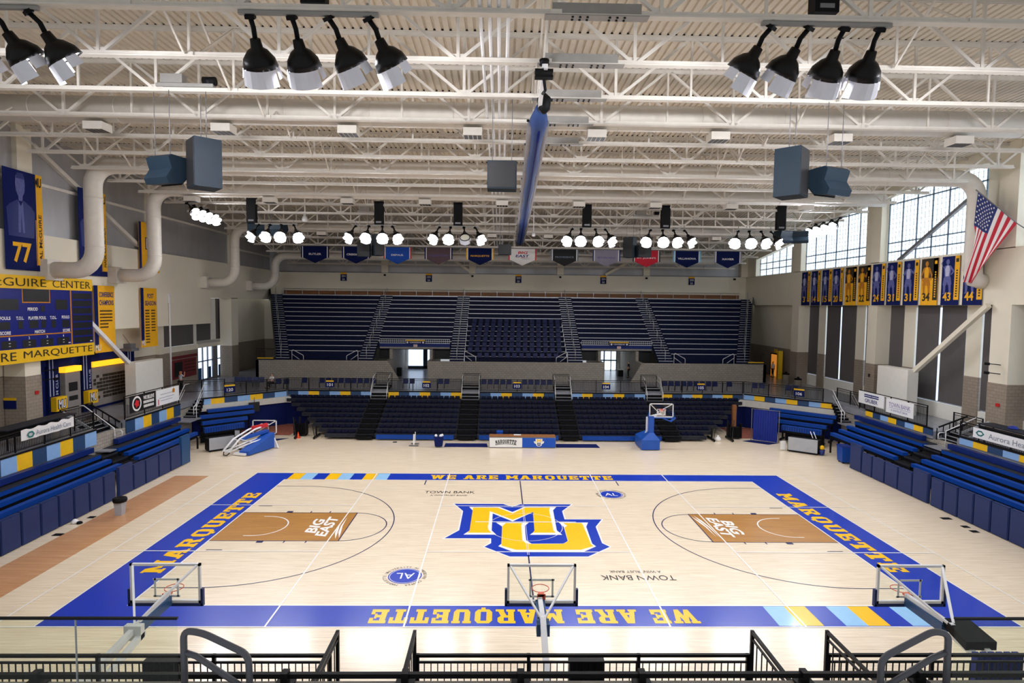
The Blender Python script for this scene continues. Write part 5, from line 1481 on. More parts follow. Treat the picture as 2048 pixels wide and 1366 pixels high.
for y in (9.95, 11.95): b.rect(y - .1, y + .1, 8.03, 8.09, (o2, 0, 0), *FL)
b.build('lettering', 'banner_white', t)

# ---- printed banners.  Each has a cloth, a name stripe and a generic printed athlete figure.
def figure(b, o, ux, uy, s, pose, m=0):
    """Simple printed silhouette of a standing athlete, s tall, feet at o."""
    nn = Vector(ux).cross(Vector(uy)) * .0007; cnt = [0]
    def P(pts):
        cnt[0] += 1; b.flat([(x * s, y * s) for x, y in pts], Vector(o) + nn * cnt[0], ux, uy, m)
    a = pose % 4
    P([(-.055, .87), (0, .85), (.055, .87), (.07, .93), (.045, .985), (0, 1.0), (-.045, .985), (-.07, .93)])
    P([(-.035, .80), (.035, .80), (.035, .87), (-.035, .87)])
    P([(-.15, .78), (-.10, .82), (.10, .82), (.15, .78), (.12, .62), (.11, .48), (-.11, .48), (-.12, .62)])
    P([(-.13, .48), (.13, .48), (.17, .27), (.02, .26), (0, .36), (-.02, .26), (-.17, .27)])
    P([(-.15, .27), (-.05, .27), (-.06, .02), (-.13, .02)]); P([(.05, .27), (.15, .27), (.16, .02), (.09, .02)])
    P([(-.17, 0), (-.05, 0), (-.05, .04), (-.14, .04)]); P([(.08, 0), (.21, 0), (.17, .04), (.08, .04)])
    if a == 0:
        P([(-.15, .78), (-.11, .74), (-.19, .55), (-.24, .57)]); P([(-.24, .57), (-.19, .55), (-.12, .42), (-.16, .40)]); P([(.11, .74), (.15, .78), (.24, .57), (.19, .55)]); P([(.19, .55), (.24, .57), (.20, .42), (.16, .42)])
    elif a == 1:
        P([(-.15, .78), (-.12, .72), (-.24, .86), (-.26, .90)]); P([(-.26, .86), (-.22, .88), (-.14, 1.02), (-.18, 1.03)]); P([(.11, .74), (.15, .78), (.26, .66), (.23, .61)]); P([(.22, .66), (.27, .64), (.16, .54), (.13, .57)])
    elif a == 2:
        P([(-.15, .78), (-.11, .73), (-.22, .62), (-.26, .64)]); P([(-.26, .65), (-.22, .61), (-.08, .68), (-.09, .72)]); P([(.11, .73), (.15, .78), (.26, .70), (.24, .64)]); P([(.22, .70), (.27, .68), (.30, .84), (.26, .84)])
    else:
        P([(-.15, .78), (-.11, .73), (-.20, .58), (-.25, .60)]); P([(-.25, .61), (-.20, .57), (-.26, .44), (-.30, .46)]); P([(.11, .73), (.15, .78), (.20, .92), (.16, .93)]); P([(.15, .92), (.21, .92), (.22, 1.08), (.18, 1.08)])
NUM = ['3', '14', '15', '20', '21', '22', '24', '31', '31', '34', '43', '44']
Y1 = [31.16, 29.32, 27.39, 25.58, 23.61, 21.72, 19.77, 17.95, 16.03, 14.15, 12.16, 10.24]
Y0 = [29.58, 27.70, 25.76, 23.95, 21.98, 20.06, 18.2, 16.34, 14.43, 12.52, 10.58, 8.65]
for i, (n, y1, y0) in enumerate(zip(NUM, Y1, Y0)):
    gold = n in ('21', '22', '34'); x = 28.93; z0, z1 = 11.06, 14.34
    extra = '' if n != '31' else (', the one beside 24' if i == 7 else ', the one beside 34')
    t = thing('player_banner', '%s banner numbered %s on the right wall%s' % ('gold' if gold else 'navy', n, extra), 'banner', (x, (y0 + y1) / 2, z0), group='numbered banners on the right wall')
    w = y1 - y0; st = y0 + w * .27
    b = MB(); b.box(x - .01, x + .01, y0, y1, z0, z1); b.build('cloth', 'banner_gold' if gold else 'banner_navy', t)
    if gold:
        b = MB(); b.box(x - .016, x - .01, y0, y1, z0 + 1.9, z1); b.box(x - .016, x - .01, y0, st, z0 + .35, z1); b.build('dark_field', 'ink_dark', t)
    else:
        b = MB(); b.box(x - .016, x - .01, y0, st, z0 + .35, z1); b.build('name_stripe', 'banner_gold', t)
    b = MB(); figure(b, (x - .02, (st + y1) / 2 + .05, z0 + .75), (0, -1, 0), (0, 0, 1), 2.35, i + (i // 3), 0); b.build('printed_figure', 'ink_amber' if gold else 'ink_violet', t)
    b = MB(); figure(b, (x - .023, (st + y1) / 2 + .07, z0 + 1.62), (0, -1, 0), (0, 0, 1), 0.01, 0, 0)
    b.flat([(-.16, 0), (.14, 0), (.2, .5), (.12, .72), (-.1, .72), (-.22, .5)], (x - .023, (st + y1) / 2 + .05, z0 + 1.95), (0, -1, 0), (0, 0, 1), 0); b.build('printed_shirt', 'banner_gold' if gold else 'ink_light', t)
    b = MB(); b.text(n, (x - .026, (st + y1) / 2 + .02, z0 + .58), *FR, .58, .30 * len(n) + .12, 0, bold=.03); b.build('number', 'ink_dark' if gold else 'banner_gold', t)
    b = MB()
    for k in range(11): b.rect(-.07, .07, -.05, .05, (x - .02, (y0 + st) / 2, z0 + .6 + k * .17), *FR, 0)
    b.rect(-.12, .12, -.12, .12, (x - .02, (y0 + st) / 2, z1 - .3), *FR, 0); b.build('stripe_lettering', 'banner_gold' if gold else 'ink_dark', t)

def tall_banner(label, y0, y1, z0, z1, num, word, seed):
    x = -28.85
    t = thing('tribute_banner', label, 'banner', (x, (y0 + y1) / 2, z0), group='tall tribute banners on the left wall')
    w = y1 - y0; st = y1 - w * .17
    b = MB(); b.box(x - .01, x + .01, y0, y1, z0, z1); b.build('cloth', 'banner_navy', t)
    b = MB(); b.box(x + .01, x + .016, st, y1, z0 + .35, z1); b.box(x + .01, x + .014, st - .08, st - .04, z0 + .33, z0 + 3.0); b.build('name_stripe', 'banner_gold', t)
    b = MB(); o = [x + .02, y0 + w * .42, z0 + 1.9]
    def P(pts, m):
        o[0] += .001; b.flat([(p[0] * 1.02, p[1] * 1.2) for p in pts], tuple(o), *FL, m)
    P([(-.34, 2.5), (-.30, 2.15), (-.14, 1.9), (.14, 1.9), (.30, 2.15), (.34, 2.5), (.3, 2.85), (.14, 3.0), (-.14, 3.0), (-.3, 2.85)], 0)
    P([(-1.0, 1.3), (-.75, 1.5), (-.2, 1.75), (0, 1.3), (.2, 1.75), (.75, 1.5), (1.0, 1.25), (.9, 0), (-.9, 0)], 2)
    P([(-.13, 1.7), (.13, 1.7), (.16, 1.98), (-.16, 1.98)], 0)
    P([(-.16, 1.7), (0, 1.45), (.16, 1.7), (.24, .2), (.1, .2), (.02, 1.2), (-.06, .2), (-.22, .2)], 0)
    P([(-.3, 2.75), (.3, 2.75), (.22, 3.02), (-.2, 3.02)], 2)
    b.build('printed_portrait', ['ink_violet', 'ink_light', 'text_navy'], t)
    b = MB()
    if num: b.text(num, (x + .03, y0 + w * .42, z0 + 1.0), *FL, 1.15, 1.35, 0, bold=.03)
    else: b.flat([(0, 0), (.1, .5), (.2, .1), (.3, .6), (.4, .1), (.5, .55), (.6, 0)], (x + .03, y0 + w * .3, z0 + .6), *FL, 0)
    b.build('number', 'banner_gold', t)
    b = MB(); b.text(word, (x + .03, (st + y1) / 2, z0 + 2.0), (0, 0, 1), (0, -1, 0), .24, 2.7, 0, bold=.02); b.text('MU', (x + .03, (st + y1) / 2 - .08, z1 - .45), *FL, .55, .5, 0, bold=.03); b.build('stripe_lettering', 'ink_dark', t)
tall_banner('tall navy banner numbered 77 with a suited portrait and gold stripe', 5.6, 8.42, 12.43, 18.1, '77', 'AL McGUIRE', 1)
tall_banner('tall navy banner half hidden behind the first white duct elbow', 11.5, 14.2, 12.4, 18.1, '', 'HANK RAYMONDS', 2)
x = -28.85
t = thing('honour_banner', 'gold banner with a white MU emblem behind the second white duct', 'banner', (x, 19.3, 13.0))
b = MB(); b.box(x - .01, x + .01, 17.95, 20.6, 13.0, 16.8); b.build('cloth', 'banner_gold', t)
b = MB(); b.box(x + .01, x + .016, 17.95, 18.25, 13.0, 16.8); b.build('navy_edge', 'banner_navy', t)
b = MB(); b.text('MU', (x + .02, 19.5, 15.2), *FL, .95, 1.5, 0, bold=.06); b.build('emblem', 'text_navy', t)
b = MB(); b.text('MU', (x + .03, 19.5, 15.2), *FL, .8, 1.3, 0, bold=.02); b.build('emblem_face', 'banner_white', t)
for nm, words, y0, y1, z0, z1, ln in (('conference champions', ('CONFERENCE', 'CHAMPIONS'), 12.7, 14.87, 7.15, 11.77, (6, 1)), ('post season', ('POST', 'SEASON'), 17.95, 20.12, 7.16, 11.76, (12, 2))):
    t = thing('honour_banner', 'gold %s banner with a navy edge on the left wall' % nm, 'banner', (x, (y0 + y1) / 2, z0), group='gold honour banners')
    b = MB(); b.box(x - .01, x + .012, y0, y1, z0, z1); b.build('cloth', 'banner_gold', t)
    b = MB(); b.box(x + .012, x + .018, y0, y0 + .4, z0 + .5, z1); b.build('navy_edge', 'banner_navy', t)
    b = MB(); yc = (y0 + .4 + y1) / 2
    b.text(words[0], (x + .025, yc, z1 - .62), *FL, .36, 1.5 if ln[1] == 1 else .85, 0, bold=.02); b.text(words[1], (x + .025, yc, z1 - 1.18), *FL, .36, 1.5, 0, bold=.02); b.build('title', 'text_navy', t)
    b = MB()
    for i in range(ln[0]):
        for c in range(ln[1]):
            if c == 1 and i > 7: continue
            wd = 1.35 if ln[1] == 1 else .58
            if ln[1] == 1 and i > 3: wd = .9
            xx = yc - .72 + c * .78
            for q in range(int(wd / .11)): b.rect(xx + q * .11, xx + q * .11 + .085, -.05, .05, (x + .025, 0, z1 - 1.75 - i * .225), *FL, 0)
    b.build('year_lines', 'ink_dark', t)
    b = MB(); b.text('MU', (x + .025, y0 + .3, z0 + .35), *FL, .42, .5, 0, bold=.03); b.build('emblem', 'banner_white', t)
# ---- steel braces and their white casings
def one(mb, *a, **k): return single(mb, *a, **k)
b = MB(); b.bar((-29.15, 8.2, 19.9), (-29.15, 18.3, 15.0), .26, .26); one(b, 'wall_brace', 'steel_cream', 'cream diagonal brace across the grey metal panel of the left wall', 'brace')
b = MB(); b.bar((-28.75, 17.1, 5.4), (-28.75, 10.0, 10.9), .26, .26); one(b, 'wall_brace', 'white_steel', 'white diagonal brace below the gold banner on the left wall', 'brace')
b = MB(); b.bar((28.75, 15.0, 5.6), (28.75, 7.9, 11.05), .3, .3); one(b, 'wall_brace', 'wall_cream', 'thick cream diagonal brace across the right shades', 'brace')
b = MB(); b.bar((29.35, 17.35, 14.5), (29.35, 9.7, 18.5), .22, .22); one(b, 'wall_brace', 'grey_steel', 'grey diagonal brace across the high right window', 'brace')
b = MB(); b.box(-28.98, -28.2, 16.05, 19.6, ZC, 6.2); one(b, 'brace_casing', 'wall_white', 'white boxed casing at the foot of the left wall brace', 'casing')
b = MB(); b.box(28.2, 28.98, 14.0, 17.45, ZC, 6.38); one(b, 'brace_casing', 'wall_white', 'white boxed casing at the foot of the thick right brace', 'casing')
b = MB(); b.tube([(-28.9, 22.05, ZC), (-28.9, 22.05, 11.4)], .07, 8); b.box(-28.98, -28.86, 21.95, 22.15, 10.6, 11.4); one(b, 'wall_pipe', 'white_steel', 'tall thin white pipe standing against the left wall', 'pipe')
for nm, s, xx, y, z in (('left', -1, -28.9, 8.0, 5.9), ('right', 1, 28.9, 6.9, 6.9)):
    b = MB()
    for dz in (0, .55): b.bar((xx, y, z + dz), (xx - s * .5, y + .3, z + dz + .05), .05, .05); b.box(xx - s * .55 - .06, xx - s * .55 + .06, y + .22, y + .5, z + dz - .04, z + dz + .12)
    one(b, 'camera_bracket', 'black_matt', 'small black bracket arms on the %s near column' % nm, 'bracket')
# ---- M club wall at left
t = thing('display_wall', 'navy M Club display wall under the scoreboard', 'display', (-30.0, 13, ZC))
b = MB(); b.box(-30.25, -30.05, 8.2, 18.7, ZC, 7.0); b.box(-30.05, -29.95, 8.2, 18.7, 6.5, 7.1); b.build('panel', 'banner_navy', t)
for yc in (10.2, 13.3, 18.2):
    b = MB(); b.box(-30.05, -29.85, yc - .45, yc + .45, ZC, 7.0); p = b.build('pilaster', 'conf_navy', t)
    g = MB()
    for d in (-.33, -.05): g.box(-29.85, -29.83, yc + d - .03, yc + d + .03, 4.6, 7.0)
    g.text('M CLUB', (-29.83, yc + .25, 5.3), (0, 0, 1), (0, -1, 0), .2, 1.3, 0, bold=.01); g.build('stripe', 'ink_light', p, origin=ORG[t.name])
b = MB(); b.box(-30.05, -29.95, 13.85, 17.65, 3.25, 6.05); b.build('photo_panel', 'kiosk_grey', t)
b = MB(); b.box(-30.05, -29.8, 13.85, 17.65, 6.05, 6.42); b.build('lit_valance', 'warm_light', t)
b = MB()
for i in range(11):
    for j in range(7):
        if i < 4 and random.random() < .15: continue
        y = 14.05 + i * .33; z = 3.75 + j * .25
        b.box(-29.95, -29.93, y, y + .25 + random.random() * .06, z, z + .19)
b.build('photographs', ['ink_dark'], t)
for yc, nm in ((10.38, 'nearest the camera'), (13.35, 'beside the photo wall'), (18.5, 'beside the white casing')):
    t = thing('emblem_box', 'gold box sign with a white MU emblem, %s' % nm, 'sign', (-29.8, yc, 3.6), group='gold MU box signs')
    b = MB(); b.box(-29.85, -29.5, yc - .48, yc + .48, 3.62, 4.52); b.build('box', 'sign_gold', t)
    b = MB(); b.text('MU', (-29.485, yc, 4.06), *FL, .62, .72, 0, bold=.07); b.build('emblem_outline', 'text_navy', t)
    b = MB(); b.text('MU', (-29.475, yc, 4.06), *FL, .52, .60, 0, bold=.02); b.build('emblem', 'banner_white', t)
t = thing('display_kiosk', 'grey display kiosk with a lit gold top and dark screens by the left column', 'kiosk', (-29.9, 11.6, ZC))
b = MB(); b.box(-30.05, -29.7, 11.0, 12.4, ZC, 6.0); b.build('cabinet', 'kiosk_grey', t)
b = MB(); b.box(-30.05, -29.62, 10.95, 12.45, 6.0, 6.36); b.build('lit_valance', 'warm_light', t)
b = MB(); b.box(-29.7, -29.68, 11.3, 12.1, 4.72, 5.3); b.box(-29.7, -29.68, 11.3, 12.1, 4.1, 4.4); b.build('screen', 'sign_black', t)
t = thing('photo_display', 'photo display with a gold top left of the big column', 'display', (-30.1, 3.6, ZC))
b = MB(); b.box(-30.25, -30.0, 1.0, 6.2, ZC, 6.0); b.build('panel', 'kiosk_grey', t)
b = MB(); b.box(-30.25, -29.95, 1.0, 6.2, 6.0, 6.6); b.build('gold_valance', 'sign_gold', t)
b = MB()
for i in range(14):
    for j in range(6): b.box(-30.0, -29.98, 1.3 + i * .34, 1.55 + i * .34, 3.8 + j * .3, 4.02 + j * .3)
b.build('photographs', 'ink_dark', t)
t = thing('door_sign', 'small navy sign with gold top on the near left column', 'sign', (-30.0, 6.8, 4.4))
b = MB(); b.box(-30.25, -29.55, 6.78, 6.84, 4.35, 4.85); b.build('board', 'banner_navy', t)
b = MB(); b.box(-30.25, -29.55, 6.77, 6.84, 4.85, 5.0); b.build('top_strip', 'sign_gold', t)
b = MB(); b.box(-28.98, -28.92, 7.5, 7.75, 5.1, 5.3); one(b, 'fire_alarm', 'red', 'small red fire alarm box on the near left column', 'alarm')
b = MB(); b.box(28.92, 28.98, 6.9, 7.15, 4.9, 5.1); one(b, 'fire_alarm', 'red', 'small red fire alarm box on the near right column', 'alarm')
b = MB(); b.box(28.92, 28.98, 19.6, 19.8, 5.2, 5.45); one(b, 'wall_plate', 'ink_dark', 'small dark plate on the second right column', 'plate')
b = MB(); b.box(-29.4, -28.6, 16.3, 17.2, 7.0, 7.2); b.box(-29.3, -28.75, 16.45, 17.05, 7.2, 7.55); b.tube([(-28.9, 16.6, 7.5), (-28.9, 15.8, 8.3)], .02, 5); one(b, 'wall_projector', 'grey_steel', 'grey projector box with a thin arm above the M Club wall', 'projector')
t = thing('notice_board', 'dark red notice board behind the standing person at left', 'board', (-30.2, 26.7, 3.8))
b = MB(); b.box(-30.28, -30.2, 24.5, 28.8, 3.8, 5.5); b.box(-30.28, -30.15, 24.4, 28.9, 5.6, 5.85); b.build('board', 'maroon', t)
b = MB(); b.box(-30.2, -30.17, 25.0, 26.3, 4.0, 5.3); b.build('screen', 'sign_black', t)
b = MB()
for z in (4.3, 4.6, 4.9, 5.2): b.box(-30.2, -30.18, 26.6, 28.6, z, z + .08)
b.build('text_lines', 'ink_dark', t)
# ---- flag
t = thing('flag', 'American flag hanging from an angled staff at the near right window', 'flag', (28.0, 7.0, 13))
T0, B0 = Vector((27.9, 8.15, 18.0)), Vector((28.35, 5.75, 15.75)); T1, B1 = Vector((27.8, 8.75, 12.55)), Vector((28.0, 8.3, 12.35))
NS, NT = 39, 40
def fpt(s, q):
    a = T0.lerp(T1, q); c = B0.lerp(B1, q)
    c = c + Vector((0, -.25 * math.sin(PI * q), .35 * math.sin(PI * q)))
    p = a.lerp(c, s); fold = .16 * math.sin(s * 9 + q * 2.2) * (.25 + q)
    return Vector((p.x + fold, p.y, p.z))
V = [fpt(i / NS, j / NT) for i in range(NS + 1) for j in range(NT + 1)]
b = MB(); F = {0: [], 1: [], 2: []}
for i in range(NS):
    for j in range(NT):
        st = i // 3
        m = 2 if (i < 21 and j < 15) else (0 if st % 2 == 0 else 1)
        F[m].append((i * (NT + 1) + j, (i + 1) * (NT + 1) + j, (i + 1) * (NT + 1) + j + 1, i * (NT + 1) + j + 1))
for m in F: b.geo(V, F[m], m, True)
b.build('cloth', ['flag_red', 'flag_white', 'flag_blue'], t)
b = MB()
for r in range(9):
    for c in range(6 if r % 2 == 0 else 5):
        s = (r + .7) / 10 * 21 / 39; q = ((c + (.5 if r % 2 == 0 else 1.0)) / 6.2) * 15 / 40
        p = fpt(s, q); u = (fpt(s + .01, q) - p).normalized(); w = (fpt(s, q + .01) - p).normalized(); n = u.cross(w).normalized()
        if n.x > 0: n = -n
        p = p + n * .02
        b.face([p + (u * math.cos(k * PI / 5 + .3) + w * math.sin(k * PI / 5 + .3)) * (.075 if k % 2 == 0 else .034) for k in range(10)], 0)
b.build('stars', 'flag_white', t)
b = MB(); b.tube([(28.95, 5.6, 15.3), B0, T0, T0 + (T0 - B0) * .06], .03, 8); b.build('staff', 'grey_steel', t)
# ================================================================ NEAR SIDE
fence('near_railing', 'black near railing, stretch left of the left stair opening', (-13.0, -17.45), (-4.45, -17.45), ZC, 1.07, posts=4, group='near railings', pick=.125)
fence('near_railing', 'black near railing, middle stretch in front of the centre hoop', (-2.8, -17.45), (3.45, -17.45), ZC, 1.07, posts=3, group='near railings', pick=.125)
fence('near_railing', 'black near railing, stretch right of the right stair opening', (5.0, -17.45), (13.0, -17.45), ZC, 1.07, posts=4, group='near railings', pick=.125)
for i, x in enumerate((-4.28, -2.85, 3.5, 4.93)):
    fence('stair_side_railing', 'black picket side railing at a near stair opening, %s from the left' % ORD[i], (x, -17.5), (x, -19.4), 3.5, 1.1, posts=1, group='near stair side railings', pick=.2)
b = MB(); b.box(-14, 14, -20.3, -19.5, 4.55, 4.96); struct(b, 'wall_near', 'concrete', label='grey ledge of the near stand wall in front of the camera', cat='wall')
b = MB(); b.box(-14, 14, -19.62, -19.52, ZC, 4.55); b.build('front_face', 'concrete_block', bpy.data.objects['wall_near'])
t = thing('ledge_rail', 'low black rail with brackets along the near ledge', 'railing', (0, -19.55, 4.96))
b = MB(); b.box(-14, 14, -19.6, -19.53, 5.06, 5.13); b.build('rail', 'black_steel', t)
for x in (-12.1, -8.2, -4.5, -2.7, -.95, .9, 3.4, 5.2, 8.5, 11.5):
    b = MB(); b.box(x - .05, x + .05, -19.64, -19.5, 4.96, 5.16); b.box(x - .14, x + .14, -19.7, -19.48, 4.96, 5.0); b.build('bracket', 'black_steel', t)
for nm, x0, x1, seams in (('left', -11.5, -5.85, (-7.28,)), ('right', 5.35, 11.5, (7.6,))):
    t = thing('glass_guard', 'clear glass guard panel on the near ledge at %s' % nm, 'glass guard', ((x0 + x1) / 2, -20.0, 4.96), group='near glass guards')
    e = [x0] + list(seams) + [x1]
    for a, c in zip(e[:-1], e[1:]):
        b = MB(); b.box(a + .006, c - .006, -20.006, -19.994, 4.97, 6.2); b.build('glass_sheet', 'guard_glass', t)
    b = MB(); b.box(x0, x1, -20.02, -19.98, 6.2, 6.23); b.build('top_cap', 'black_steel', t)
    b = MB()
    for q in seams: b.box(q - .006, q + .006, -20.012, -19.988, 4.97, 6.2)
    b.build('joint', 'nosing', t)
# pipe handrails
def piperail(label, pts, pts2):
    t = thing('pipe_handrail', label, 'handrail', (pts[0][0], pts[0][1], 4.96), group='near pipe handrails')
    b = MB(); b.tube(pts, .047, 12); b.build('main_pipe', 'pipe_grey', t)
    b = MB(); b.tube(pts2, .042, 12); b.build('mid_pipe', 'pipe_grey', t)
def smooth_poly(p, r=.14, n=6):
    out = [Vector(p[0])]
    for i in range(1, len(p) - 1):
        a, c, e = Vector(p[i - 1]), Vector(p[i]), Vector(p[i + 1])
        d1 = (a - c).normalized(); d2 = (e - c).normalized(); rr = min(r, (a - c).length / 2.2, (e - c).length / 2.2)
        s, f = c + d1 * rr, c + d2 * rr
        for k in range(n + 1):
            q = k / n; out.append(s * (1 - q) ** 2 + c * 2 * q * (1 - q) + f * q ** 2)
    out.append(Vector(p[-1])); return out
yy = -20.0
piperail('grey pipe handrail rising at the left of the near ledge', smooth_poly([(-5.77, yy, 4.96), (-5.77, yy, 6.04), (-5.5, yy, 6.0), (-4.86, yy, 5.68), (-4.84, yy, 4.96)]), [(-5.77, yy, 5.72), (-5.6, yy, 5.66), (-4.95, yy, 5.2)])
piperail('grey pipe handrail rising at the right of the near ledge', smooth_poly([(4.30, yy, 4.96), (4.30, yy, 5.62), (5.05, yy, 6.03), (5.27, yy, 5.98), (5.28, yy, 4.96)]), [(5.28, yy, 5.72), (5.05, yy, 5.62), (4.4, yy, 5.2)])
# dark boxes on the near railing
for i, x in enumerate((-7.62, .4)):
    b = MB(); b.box(x - .34, x + .34, -17.38, -17.2, 3.3, 3.95); single(b, 'rail_box', 'lens_black', 'dark box fixed behind the near railing, %s' % ('below the left hoop' if i == 0 else 'right of the centre hoop'), 'box', 'boxes on the near railing')
b = MB()
for i in range(6): b.box(8.1 + i * .16, 8.22 + i * .16, -17.2, -17.05, 3.1, 3.95)
single(b, 'folded_mat', 'curtain_royal', 'blue folded mat standing behind the near railing at right', 'mat')
# ---- basketball hoops
def hoop_parts(t, x, y, z0=2.84, brace_to=None, sgn=1, pad='navy_vinyl', net=True):
    """Backboard 1.83 x 1.05 facing +y (sgn 1) or -y."""
    w, h = .91, 1.05; fy = y + sgn * .02
    b = MB(); b.box(x - w + .04, x + w - .04, y - .008, y + .008, z0 + .04, z0 + h - .04); b.build('clear_board', 'clear_sheet', t)
    b = MB()
    b.box(x - w, x + w, y - .04, y + .03, z0 + h - .06, z0 + h); b.box(x - w, x + w, y - .04, y + .03, z0, z0 + .07)
    for s in (-1, 1): b.box(min(x + s * w, x + s * (w - .06)), max(x + s * w, x + s * (w - .06)), y - .04, y + .03, z0, z0 + h)
    b.build('board_frame', 'white_steel', t)
    b = MB(); o = (x, fy, z0 + .16)
    for a in (((-.295, 0), (-.295, .45)), ((.295, 0), (.295, .45)), ((-.32, .45), (.32, .45)), ((-.32, 0), (.32, 0))):
        (x0, q0), (x1, q1) = a
        b.box(x + min(x0, x1) - .025, x + max(x0, x1) + .025, fy - .006, fy + .006, o[2] + min(q0, q1) - .025, o[2] + max(q0, q1) + .025)
    b.build('target_square', 'white_steel', t)
    b = MB(); b.box(x - w - .04, x + w + .04, y - .05, y + .05, z0 - .08, z0 - .0)
    for s in (-1, 1): b.box(min(x + s * w, x + s * (w + .06)), max(x + s * w, x + s * (w + .06)), y - .05, y + .05, z0 - .08, z0 + .38)
    b.build('edge_padding', pad, t)
    b = MB(); cy = y + sgn * (.15 + .2286); zr = 3.05
    b.tube([(x + .2286 * math.cos(2 * PI * i / 24), cy + .2286 * math.sin(2 * PI * i / 24), zr) for i in range(25)], .011, 8, caps=False)
    b.box(x - .08, x + .08, min(y, y + sgn * .16), max(y, y + sgn * .16), zr - .05, zr + .01); b.box(x - .11, x + .11, min(y + sgn * .0, y + sgn * .02), max(y + sgn * .0, y + sgn * .02), zr - .22, zr + .02)
    b.build('rim', 'hoop_orange', t)
    if net:
        b = MB(); nn = 12
        for i in range(nn):
            for d in (1, -1):
                pts = []
                for k in range(5):
                    q = k / 4; r = .2286 * (1 - q) + .14 * q; a = 2 * PI * (i + d * k * .5) / nn
                    pts.append((x + r * math.cos(a), cy + r * math.sin(a), zr - .42 * q))
                b.tube(pts, .007, 4, caps=False)
        b.build('net', 'net_white', t)
for nm, x, y, kind in (('left', -9.98, -12.95, 0), ('centre', -.15, -12.95, 1), ('right', 9.74, -12.95, 2)):
    t = thing('basketball_hoop', 'glass practice backboard with orange rim over the near sideline, %s of three' % nm, 'basketball hoop', (x, y, 2.0), group='near practice hoops')
    hoop_parts(t, x, y, net=False)
    ax = x + (.12 if kind == 0 else (-.04 if kind == 1 else -.02))
    if kind == 0:
        b = MB(); b.bar((ax, -13.05, 2.95), (ax, -14.5, 2.93), .16, .24); b.build('arm_pad', 'teal_vinyl', t)
        b = MB(); b.bar((ax - .03, -13.0, 3.1), (ax, -17.3, 2.75), .12, .12); b.bar((ax + .14, -14.4, 2.85), (ax + .14, -17.3, 2.35), .12, .12); b.bar((ax - .14, -14.4, 2.85), (ax - .14, -17.3, 2.35), .12, .12); b.box(ax - .2, ax + .2, -14.6, -14.45, 2.75, 3.1); b.build('arm', 'white_steel', t)
        b = MB(); b.bar((x - .82, -13.0, 3.84), (ax, -14.5, 3.08), .05, .05); b.bar((x + .82, -13.0, 3.84), (ax, -14.5, 3.08), .05, .05); b.build('brace', 'white_steel', t)
    elif kind == 1:
        b = MB(); b.box(ax - .12, ax - .05, -13.9, -13.0, 2.75, 2.95); b.box(ax + .05, ax + .12, -13.9, -13.0, 2.75, 2.95); b.box(ax - .16, ax - .06, -14.25, -13.95, 2.65, 2.95); b.box(ax + .06, ax + .16, -14.25, -13.95, 2.65, 2.95); b.build('arm_pad', 'teal_vinyl', t)
        b = MB(); b.bar((ax, -13.0, 2.95), (ax, -14.2, 2.98), .12, .12); b.bar((ax, -14.1, 3.0), (ax - .02, -17.3, 2.0), .14, .14); b.build('arm', 'white_steel', t)
        b = MB(); b.bar((x - .82, -13.0, 3.84), (ax - .05, -14.1, 3.04), .045, .045); b.bar((x + .82, -13.0, 3.84), (ax + .05, -14.1, 3.04), .045, .045); b.build('brace', 'white_steel', t)
    else:
        b = MB(); b.bar((ax - .1, -13.05, 2.93), (ax - .1, -14.4, 2.93), .16, .22); b.build('arm_pad', 'teal_vinyl', t)
        b = MB(); b.bar((ax - .1, -13.0, 3.08), (ax - .05, -14.6, 3.1), .1, .1); b.bar((ax, -14.5, 2.85), (ax, -17.3, 2.5), .12, .12); b.bar((ax + .35, -14.9, 2.85), (ax + .35, -17.3, 2.4), .12, .12); b.build('arm', 'white_steel', t)
        b = MB(); b.bar((x - .82, -13.0, 3.84), (ax - .1, -14.5, 3.12), .05, .05); b.bar((x + .82, -13.0, 3.84), (ax + .02, -14.5, 3.12), .06, .06); b.build('brace', 'white_steel', t)
        b = MB(); b.hexa([(ax - .15, -15.12, 2.82), (ax + .58, -15.12, 2.82), (ax + .5, -14.35, 2.98), (ax - .12, -14.35, 2.98), (ax - .15, -15.12, 3.02), (ax + .58, -15.12, 3.02), (ax + .5, -14.35, 3.18), (ax - .12, -14.35, 3.18)]); b.build('motor_housing', 'black_matt', t)
# portable goal by the far stand
t = thing('portable_goal', 'blue portable basketball goal standing in front of the far stand', 'basketball goal', (10.0, 16.6, 0))
gx = 10.9
hoop_parts(t, gx, 16.0, 2.42 - .0, pad='goal_blue', sgn=-1)
b = MB(); b.box(9.35, 10.72, 15.5, 17.7, .05, .78)
b.hexa([(9.35, 15.5, .78), (10.72, 15.5, .78), (10.72, 17.7, .78), (9.35, 17.7, .78), (9.98, 15.75, 1.3), (10.3, 15.75, 1.3), (10.3, 16.8, 1.3), (9.98, 16.8, 1.3)]); b.build('padded_base', 'goal_blue', t)
b = MB(); b.box(9.96, 10.32, 15.8, 16.4, 1.25, 2.5); b.build('mast_pad', 'goal_blue', t)
b = MB(); b.bar((9.78, 16.5, .9), (9.9, 16.3, 1.3), .1, .1); b.bar((9.9, 16.3, 1.3), (9.9, 16.3, 2.4), .12, .12); b.bar((10.1, 16.1, 2.45), (gx, 16.05, 2.7), .14, .14); b.build('mast', 'white_steel', t)
b = MB(); b.bar((gx - .82, 16.04, 3.4), (gx, 16.2, 2.6), .05, .05); b.bar((gx + .82, 16.04, 3.4), (gx - .3, 16.2, 2.75), .05, .05); b.build('brace', 'white_steel', t)
b = MB(); b.bar((11.0, 16.1, 2.35), (11.65, 16.1, 2.1), .08, .08); b.bar((11.65, 16.1, 2.1), (12.0, 16.0, 2.42), .08, .16); b.build('shot_clock_arm', 'goal_blue', t)
